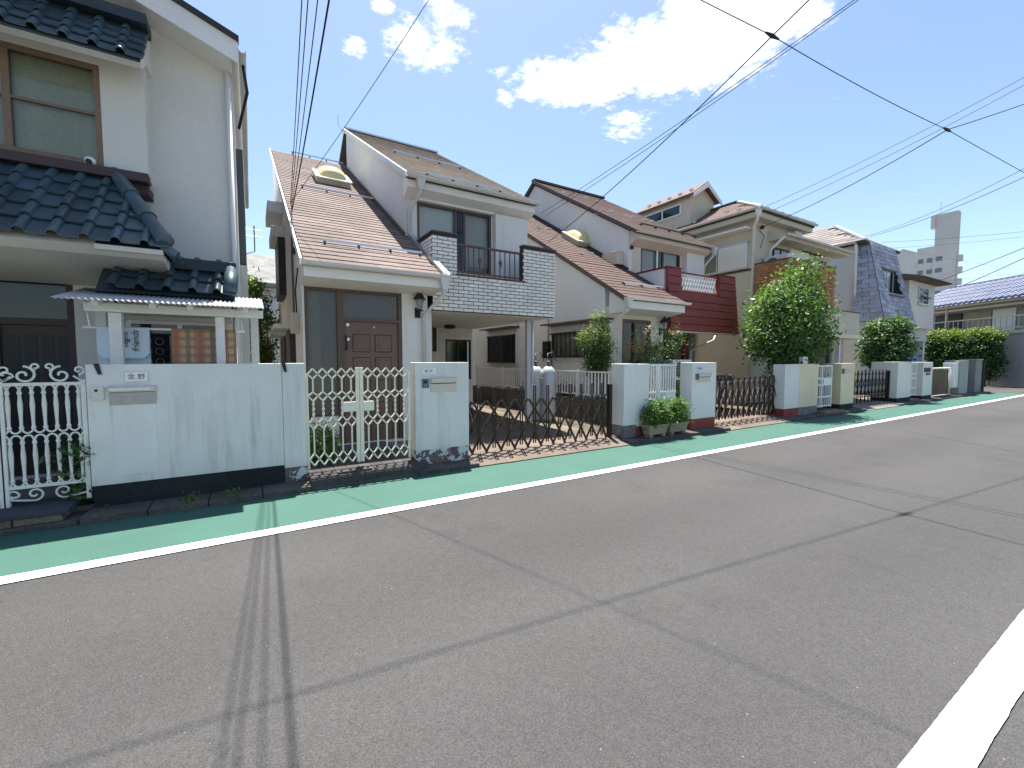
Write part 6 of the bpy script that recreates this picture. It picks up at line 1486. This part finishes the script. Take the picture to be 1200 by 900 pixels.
# hedge along the apartment house
for k in range(5):
    f = (k+.5)/5; x = 35.9 + .5*(1-f); y = 9.9 - 3.2*f
    t = thing('hedge_shrub', 'tall dark hedge shrub with yellow-green tips before the apartment house', 'shrub', (x, y, 0), 'hedge before the apartment house')
    limb(t, 'stem', [(x,y,0),(x+.03,y,1.0),(x,y,2.2)], .06, .03)
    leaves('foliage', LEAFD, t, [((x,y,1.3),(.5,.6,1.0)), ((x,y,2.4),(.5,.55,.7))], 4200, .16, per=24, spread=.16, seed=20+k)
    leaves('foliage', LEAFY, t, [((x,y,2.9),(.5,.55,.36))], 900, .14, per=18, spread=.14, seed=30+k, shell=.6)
# slender shrub by the red-balcony house wall
tx, ty = 6.95, 7.55
t = thing('nandina_shrub', 'feathery pale green shrub standing against the white flank wall', 'shrub', (tx, ty, .1))
for k in range(7):
    a = k*.9; limb(t, 'stem', [(tx+.05*math.cos(a),ty+.08*math.sin(a),.1),(tx+.10*math.cos(a),ty+.15*math.sin(a),1.1),(tx+.14*math.cos(a),ty+.28*math.sin(a),2.0)], .018, .008, 6)
leaves('foliage', LEAFD, t, [((tx-.02,ty,1.75),(.20,.45,.42)), ((tx,ty+.1,1.45),(.18,.35,.3))], 3800, .06, per=20, spread=.08, seed=40, asp=.35)
leaves('foliage', LEAFN, t, [((tx-.05,ty+.02,2.05),(.22,.45,.26)), ((tx-.03,ty-.05,2.4),(.10,.16,.30)), ((tx-.05,ty+.35,2.0),(.16,.3,.2))], 4200, .055, per=14, spread=.075, seed=41, asp=.33, shell=.4)
# rose bush in front of the entrance
tx, ty = 7.75, 6.75
t = thing('rose_bush', 'sprawling rose bush with pale flowers and yellowish leaves before the dark glass entrance', 'shrub', (tx, ty, .1))
rg = random.Random(4); tips = []
for k in range(15):
    a = rg.uniform(0, 6.28); L = rg.uniform(.25, .75); h = rg.uniform(1.5, 2.35)
    p = (tx+math.cos(a)*L, ty+math.sin(a)*L*.6, h); tips.append(p)
    limb(t, 'cane', [(tx+.06*math.cos(a),ty+.05*math.sin(a),.1),(tx+math.cos(a)*L*.4,ty+math.sin(a)*L*.25,h*.6),p], .014, .006, 5)
leaves('foliage', LEAFD, t, [((p[0],p[1],p[2]-.15),(.22,.2,.25),1) for p in tips] + [((tx,ty,1.2),(.5,.35,.5),4)], 2300, .055, per=9, spread=.10, seed=44)
leaves('foliage', LEAFY, t, [((tx+.25,ty-.05,1.78),(.35,.2,.10),1)], 520, .06, per=12, spread=.06, seed=45)
leaves('flower', PETAL, t, [((p[0],p[1],p[2]),(.08,.08,.06),1) for p in tips[:9]], 260, .05, per=14, spread=.025, seed=46)
leaves('foliage', LEAFR, t, [((tx-.45,ty,1.85),(.2,.15,.1),1)], 120, .06, per=10, spread=.06, seed=47)
# herbs in the planters
for k, (a, b) in enumerate(PX):
    x = (a+b)/2; t = thing('herb_plant', 'bushy green herbs filling the clay planter by the ' + ('double pillar' if k == 0 else 'letter-slot pillar'), 'plant', (x, 5.6, .29))
    for q in range(5): limb(t, 'stem', [(x-.2+.1*q,5.6,.28),(x-.2+.1*q,5.6,.5)], .006, .003, 5)
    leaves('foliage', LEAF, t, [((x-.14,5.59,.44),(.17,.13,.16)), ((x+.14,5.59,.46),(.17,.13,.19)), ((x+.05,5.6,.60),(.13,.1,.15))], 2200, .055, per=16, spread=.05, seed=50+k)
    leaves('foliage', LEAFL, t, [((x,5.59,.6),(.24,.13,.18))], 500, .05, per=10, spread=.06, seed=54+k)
# vine-clad shrub in the gap
tx, ty = .22, 13.5
t = thing('climbing_shrub', 'leafy climbing shrub filling the narrow gap between two houses', 'shrub', (tx, ty, .1))
limb(t, 'stem', [(tx,ty,.1),(tx+.05,ty,1.8),(tx-.1,ty,3.6)], .05, .02)
leaves('foliage', LEAF, t, [((tx,ty,1.2),(.3,.4,.9)), ((tx+.05,ty,2.4),(.28,.4,.8)), ((tx-.12,ty,3.3),(.26,.35,.55))], 4200, .11, per=20, spread=.12, seed=60)
leaves('foliage', LEAFY, t, [((tx+.05,ty-.3,1.75),(.25,.2,.25))], 350, .10, per=12, spread=.1, seed=61)
# bush inside the lattice gate
tx, ty = .78, 6.35
t = thing('garden_bush', 'low dark green bush inside the hexagon lattice gate', 'bush', (tx, ty, .14))
limb(t, 'stem', [(tx,ty,.1),(tx,ty,.45)], .02, .01, 6)
leaves('foliage', LEAF, t, [((tx,ty,.38),(.16,.22,.26))], 1500, .06, per=18, spread=.06, seed=62)
tx, ty = -1.46, 5.98
t = thing('garden_bush', 'dark leafy weeds beside the ornate gate hinge', 'bush', (tx, ty, .09)); limb(t, 'stem', [(tx,ty,.09),(tx,ty,.5)], .012, .006, 6)
leaves('foliage', LEAFD, t, [((tx,ty-.05,.3),(.1,.12,.25)), ((tx-.03,ty-.15,.55),(.08,.1,.2))], 600, .075, per=12, spread=.06, seed=63)
def weed(x, y, r, n, s):
    t = thing('weed', ('wider low' if r > .06 else 'smaller') + ' weed sprouting from the kerb joint below the long pale wall', 'weed', (x, y, .05), 'weeds along the kerb')
    leaves('foliage', LEAF, t, [((x,y,.10),(r,.04,.05))], n, .045, per=8, spread=.035, seed=s)
    limb(t, 'stem', [(x,y,.04),(x,y,.13)], .004, .002, 5)
for k, (u_, r_, n_) in enumerate(((222,.07,60),(273,.05,40))): weed(gr(u_, 590).x*1.0, 5.47, r_, n_, 70+k)
# potted and border plants in the deeper gardens
for k, (x, y, h, mt_, lb) in enumerate(((7.0, 8.8, .9, LEAFD, 'low dark shrub behind the white side fence'), (6.95, 10.4, .9, LEAF, 'leafy green shrub behind the white side fence'), (8.3, 6.5, 1.1, LEAFL, 'pale green shrub behind the white slatted gate'), (12.6, 6.5, 1.4, LEAFD, 'dark twiggy shrub at the end of the thick-slatted scissor gate'))):
    t = thing('garden_shrub', lb, 'shrub', (x, y, .1)); limb(t, 'stem', [(x,y,.1),(x+.03,y,h*.6)], .015, .008, 6)
    leaves('foliage', mt_, t, [((x,y,h*.6),(.24,.3,h*.4))], 1300, .07, per=14, spread=.09, seed=80+k)
# ------------------------------------------------------------------ yard things
CYL = M('cylinder_grey', (.46,.47,.48), rough=.5, metal=.15, var=.08, fine=.06, bump=.08, spots=.2, dirt=(.3,.28,.25))
for (u_, lb, dy) in ((628, 'grey gas cylinder nearer the carport post', .25), (642.5, 'grey gas cylinder wrapped with a chain beside the other cylinder', 0)):
    x, y = at(u_, 460, 8.15+dy).x, 8.15+dy; r = .175
    t = thing('gas_cylinder', lb, 'gas cylinder', (x, y, .12))
    MB().lathe([(r*.9,0),(r,.03),(r,1.02),(r*.97,1.10),(r*.82,1.19),(r*.5,1.25),(.05,1.27)], (x, y, .12), 24).build('tank', CYL, t, smooth=True)
    MB().lathe([(.03,0),(.03,.08),(.045,.09),(.045,.12),(.015,.13)], (x, y, 1.38), 10).build('valve', STEELD, t)
    for z in (.55, .98): MB().lathe([(r+.002,0),(r+.006,.005),(r+.006,.02),(r+.002,.025)], (x, y, .12+z), 24).build('band', GUT, t, smooth=True)
    MB().tube([(x,y,1.5),(x+.05,y+.1,1.68),(x+.25,y+.18,1.72),(x+.38,y+.2,1.5)], .012, 6).build('hose', STEELD, t, smooth=True)
# white boundary fence on block wall
FXB = 6.70
bw = bx('block_wall', M('block_dark', (.10,.095,.085), rough=.95, var=.25, fine=.2, bump=.6, spots=.4, dirt=(.06,.06,.05)), None, FXB-.07, FXB+.07, 6.15, 14.0, .08, .62, label='low dark block wall dividing two driveways under a white fence', category='wall')
t = thing('boundary_fence', 'white tubular boundary fence on the low block wall between the houses', 'fence', (FXB, 9.5, .62))
for z in (.72, 1.26): bx('rail', WMETAL, t, FXB-.02, FXB+.02, 6.2, 13.6, z-.018, z+.018)
pk = MB().box(-.011, .011, -.011, .011, .0, .5).mesh('picket', WMETAL)
for k in range(66): link('picket', pk, t, None, Matrix.Translation((FXB, 6.3+k*.11, .74)))
for k in range(5): bx('post', WMETAL, t, FXB-.025, FXB+.025, 6.2+k*1.8, 6.25+k*1.8, .6, 1.3)
# railing behind the second scissor gate
t = thing('boundary_fence', 'pale tubular railing behind the thick-slatted scissor gate', 'fence', (11.5, 9, .1))
bx('rail', WMETAL, t, 9.3, 12.9, 8.98, 9.02, 1.14, 1.18); bx('rail', WMETAL, t, 9.3, 12.9, 8.98, 9.02, .5, .54)
for k in range(16): bx('picket', WMETAL, t, 9.35+k*.23, 9.39+k*.23, 8.985, 9.015, .1, 1.14)
# bicycles
TYRE = M('tyre', (.02,.02,.02), rough=.8, var=.1, bump=.1)
def bicycle(x, y, ang, label, col):
    t = thing('bicycle', label, 'bicycle', (x, y, .12)); fm = M('bike_'+label[:6].replace(' ','_'), col, rough=.4, metal=.3, var=.1, bump=.03)
    c, s = math.cos(ang), math.sin(ang)
    def T(p): return (x+p[0]*c-p[1]*s, y+p[0]*s+p[1]*c, .12+p[2])
    R = .33
    def ring(cx, r, w, n=28): return [T((cx+r*math.cos(a), 0, R+r*math.sin(a))) for a in np.linspace(0, 2*math.pi, n)]
    for cx in (-.53, .53):
        w = MB().tube(ring(cx, R-.018, 0), .018, 8).build('wheel', TYRE, t, smooth=True)
        MB().tube(ring(cx, R-.04, 0), .009, 6).build('rim', ALU, w, smooth=True)
        for k in range(8):
            a = k*math.pi/4; MB().tube([T((cx,0,R)), T((cx+(R-.05)*math.cos(a),0,R+(R-.05)*math.sin(a)))], .002, 4).build('spoke', ALU, w)
    def bar(n, pts, r=.015, mt_=None): MB().tube([T(p) for p in pts], r, 8).build(n, mt_ or fm, t, smooth=True)
    bar('frame_tube', [(-.12,0,.30),(-.20,0,.78)]); bar('frame_tube', [(-.12,0,.30),(.38,0,.72)]); bar('frame_tube', [(-.17,0,.6),(.37,0,.80)])
    bar('chain_stay', [(-.53,0,R),(-.12,0,.30)], .01); bar('seat_stay', [(-.53,0,R),(-.17,0,.62)], .01); bar('fork', [(.53,0,R),(.40,0,.66),(.36,0,.95)], .013)
    bar('handlebar', [(.22,-.25,1.0),(.36,-.12,1.03),(.36,.12,1.03),(.22,.25,1.0)], .011, ALU)
    MB().lathe([(.03,0),(.085,.02),(.075,.05),(.02,.06)], T((-.22,0,.78)), 12).build('saddle', BLK, t, smooth=True)
    for (a, b) in (((.42,-.15),(.72,.15)),):
        mb = MB(); q = [T((a[0],a[1],.72)),T((b[0],a[1],.72)),T((b[0],b[1],.72)),T((a[0],b[1],.72)),T((a[0]-.03,a[1]-.03,.98)),T((b[0]+.05,a[1]-.03,.98)),T((b[0]+.05,b[1]+.03,.98)),T((a[0]-.03,b[1]+.03,.98))]
        mb.add(q, [(0,3,2,1),(0,1,5,4),(1,2,6,5),(2,3,7,6),(3,0,4,7)]).build('basket', STEELD, t)
bicycle(3.05, 7.6, 1.9, 'dark bicycle parked under the brick balcony', (.05,.05,.055))
bicycle(10.6, 6.9, .3, 'silver bicycle parked behind the thick-slatted scissor gate', (.35,.36,.38))
bicycle(10.3, 7.5, .45, 'blue bicycle parked behind the silver bicycle', (.06,.10,.22))
# tarpaulin-covered car in the end carport
x, y = 27.75, 7.45
TARP = M('tarp_blue', (.10,.22,.48), rough=.5, var=.12, fine=.1, bump=.3, bs=12)
t = thing('parked_car', 'car under a blue sheet in the open carport', 'car', (x, y, .08))
prof = [(-1.6,.25),(-1.65,.8),(-1.2,1.15),(-.6,1.58),(.5,1.62),(1.1,1.2),(1.75,.95),(1.8,.25)]
MB().prism([(x-.75, y+p[0]+1.2, .08+p[1]) for p in prof], (1.5,0,0)).build('cover_sheet', TARP, t, bevel=.08)
for (dx, dy) in ((-.7,-.0),(.62,-.0),(-.7,2.3),(.62,2.3)): MB().tube([(x+dx,y+dy+.1,.37),(x+dx+.1,y+dy+.1,.37)], .29, 16).build('wheel', TYRE, t)
# white car at the far corner
def car(x, y, label):
    t = thing('parked_car', label, 'car', (x, y, 0)); wm = M('car_white', (.72,.73,.74), rough=.2, var=.02, fine=0, bump=0, spec=.6)
    # long axis along Y, nose towards -Y
    sec = [(-2.0,.35),(-2.02,.62),(-1.9,.82),(-1.0,.98),(-.98,1.0),(1.55,1.02),(1.72,.9),(1.75,.35)]
    MB().prism([(x-.82, y+p[0], p[1]) for p in sec], (1.64,0,0)).build('body', wm, t, bevel=.08)
    cab = [(-1.05,.98),(-.35,1.50),(1.2,1.52),(1.6,1.0)]
    MB().prism([(x-.70, y+p[0], p[1]) for p in cab], (1.40,0,0)).build('cabin', wm, t, bevel=.06)
    gm = M('car_glass', (.02,.025,.03), rough=.06, var=0, fine=0, bump=0, spec=.7)
    MB().prism([(x-.715, y+p[0], p[1]) for p in [(-.8,1.06),(-.3,1.43),(1.1,1.45),(1.4,1.06)]], (.02,0,0)).build('side_window', gm, t)
    MB().add([(x-.6,y-1.03,1.03),(x+.6,y-1.03,1.03),(x+.55,y-.40,1.49),(x-.55,y-.40,1.49)], [(0,1,2,3)]).build('windscreen', gm, t)
    for sx in (-.83, .73):
        for yy in (-1.3, 1.15):
            w = MB().tube([(x+sx,y+yy,.30),(x+sx+.1,y+yy,.30)], .30, 20).build('wheel', TYRE, t); MB().tube([(x+sx-.012,y+yy,.30),(x+sx+.11,y+yy,.30)], .19, 16).build('rim', ALU, w)
    for sx in (-.6, .6): MB().lathe([(.02,-.07),(.12,-.03),(.12,.03),(.02,.07)], (x+sx, y-2.0, .68), 10).build('headlight', PLATE, t, smooth=True)
    for sx in (-.9, .84): bx('mirror', wm, t, x+sx-.06, x+sx+.1, y-.85, y-.72, 1.0, 1.12)
q = gr(1196, 445); car(q.x+.9, q.y+1.6, 'white car parked beside the apartment house at the street corner')
# mailbox-like white meter on the cream wall
t = bx('utility_box', PLATE, None, at(937,418,FY+.2).x, at(940,418,FY+.2).x+.1, FY+.1, FY+.22, 1.42, 1.62, bevel=.008, label='small white box standing on the two-tone wall', category='box')
# ------------------------------------------------------------------ overhead lines
CABLE = M('cable_black', (.012,.012,.013), rough=.6, var=0, fine=0, bump=0)
def wire(name, label, p0, p1, sag, r, group=None, n=26, cat='cable'):
    p0 = Vector(p0); p1 = Vector(p1); P = []
    for i in range(n+1):
        t = i/n; q = p0.lerp(p1, t); q.z -= sag*4*t*(1-t); P.append(q)
    return MB().tube(P, r, 5).build(name, CABLE, None, smooth=True, label=label, category=cat, group=group)
def along(a, b, s): return Vector(a) + (Vector(b)-Vector(a))*s
# drop wires to the corner of the brick balcony house
brk = Vector((.66, 8.55, 4.27))
for k, (u_, Y_, rr) in enumerate(((353,4.4,.005),(360,4.3,.005),(371,4.2,.005),(384,4.3,.009))):
    p = at(u_, 0, Y_); b_ = brk + Vector((.01*k, .03*k, -.03*k))
    wire('service_drop', ('thin', 'slim', 'medium', 'thick')[k] + ' black service wire, one of four rising from the brick-balcony house corner', b_, along(b_, p, 2.3) + Vector((0,0,.35)), .22, rr)
p = at(497, 0, 5.6); wire('service_drop', 'single fine wire crossing the pinkish slate roof to the house corner', brk, along(brk, p, 2.4) + Vector((0,0,.5)), .3, .0045)
# main street line and branch wires
J1, J2 = at(905, 42, 3.43), at(1110, 152, 2.86)
d = (J2 - J1)
M0, M1 = J1 - d*1.6, J2 + d*3.2
for k, (a, b) in enumerate(((M0, J1), (J1, J2), (J2, M1))):
    wire('street_line', ('street cable arriving at the first wire clamp', 'street cable between the two wire clamps', 'street cable running on from the second clamp')[k], a, b, .05, .006)
for (J, lb) in ((J1, 'black cable clamp where the drop to the red-balcony house branches'), (J2, 'black cable clamp where the drop to the sand coloured house branches')):
    MB().tube([J - d.normalized()*.14, J, J + d.normalized()*.14], [.012, .028, .012], 8).build('cable_clamp', CABLE, None, label=lb, category='clamp')
H3p = Plane(6.92, 2.93, .595).hit(657, 291); H3p = Vector((7.15, H3p.y, Plane(6.92,2.93,.595).z(H3p.y)+.1))
wire('service_drop', 'thick black drop wire from the first clamp to the red-balcony house roof edge', J1, H3p, .12, .009)
wire('service_drop', 'thick black wire rising from the first clamp over the street', J1, (5.7, -4, 8.4), .05, .009)
for k, (a, b, lb) in enumerate((((985,0),(634,250),'thin'), ((990,0),(640,252),'very thin'))):
    p0 = at(*a, 3.0); q = at(*b, 9.4); wire('service_drop', lb + ' wire slanting across the cloud to the brick-balcony house eave', along(q, p0, 1.5), q, .15, .006)
H4p = Vector((14.4, 7.98, 5.87))
wire('service_drop', 'thick drop wire from the second clamp to the sand coloured house', J2, H4p, .12, .009)
wire('service_drop', 'thick wire passing the second clamp and crossing the street', J2, along(J2, at(1200,120,2.4), 2.5), .04, .009)
for k, (v0, dv, lb) in enumerate(((82, 0, 'upper'), (91, 4, 'lower'))):
    q = Vector((14.0+.5*k, 7.7, 6.35)); p = at(1200, v0, 2.8); wire('service_drop', lb + ' of two thin wires meeting the sand coloured house eave', q, along(q, p, 1.5), .2, .007)
q = Vector((22.6, 8.0, 6.75)); p = at(1200, 196, 3.0); wire('service_drop', 'long sagging wire ending at the slate mansard house roof', q, along(q, p, 1.5), .3, .009)
wire('service_drop', 'second long wire beside the one ending at the slate mansard roof', q + Vector((0,.2,.05)), along(q, at(1200,193,3.0), 1.5) + Vector((0,.3,.1)), .34, .007)
# lines beyond, over the side road
for k, (va, vb, Ya, Yb, rr) in enumerate(((280,270,24,16,.02), (287,276,23,16,.016), (334,288,14,9,.03), (352,300,13,9,.03), (330,318,24,16,.016), (352,325,26,16,.016), (358,350,30,18,.014), (366,360,30,18,.012), (296,316,30,18,.012))):
    a = at(1080, va, Ya); b = at(1200, vb, Yb); wire('distant_line', 'black line sagging across the sky above the blue tile roof', along(b, a, 1.4), along(a, b, 1.4), .25, rr, 'lines above the blue tile roof')
# aerial on the left house flank
t = thing('aerial', 'small aerial on the flank of the white gabled house', 'aerial', (.05, 12, 4.2))
MB().tube([(-.1,12,4.0),(.14,12,4.1),(.14,12,4.7)], .015, 6).build('mast', FSILV, t)
for z in (4.45, 4.6): MB().tube([(-.02,12,z),(.30,12,z)], .009, 5).build('element', FSILV, t)
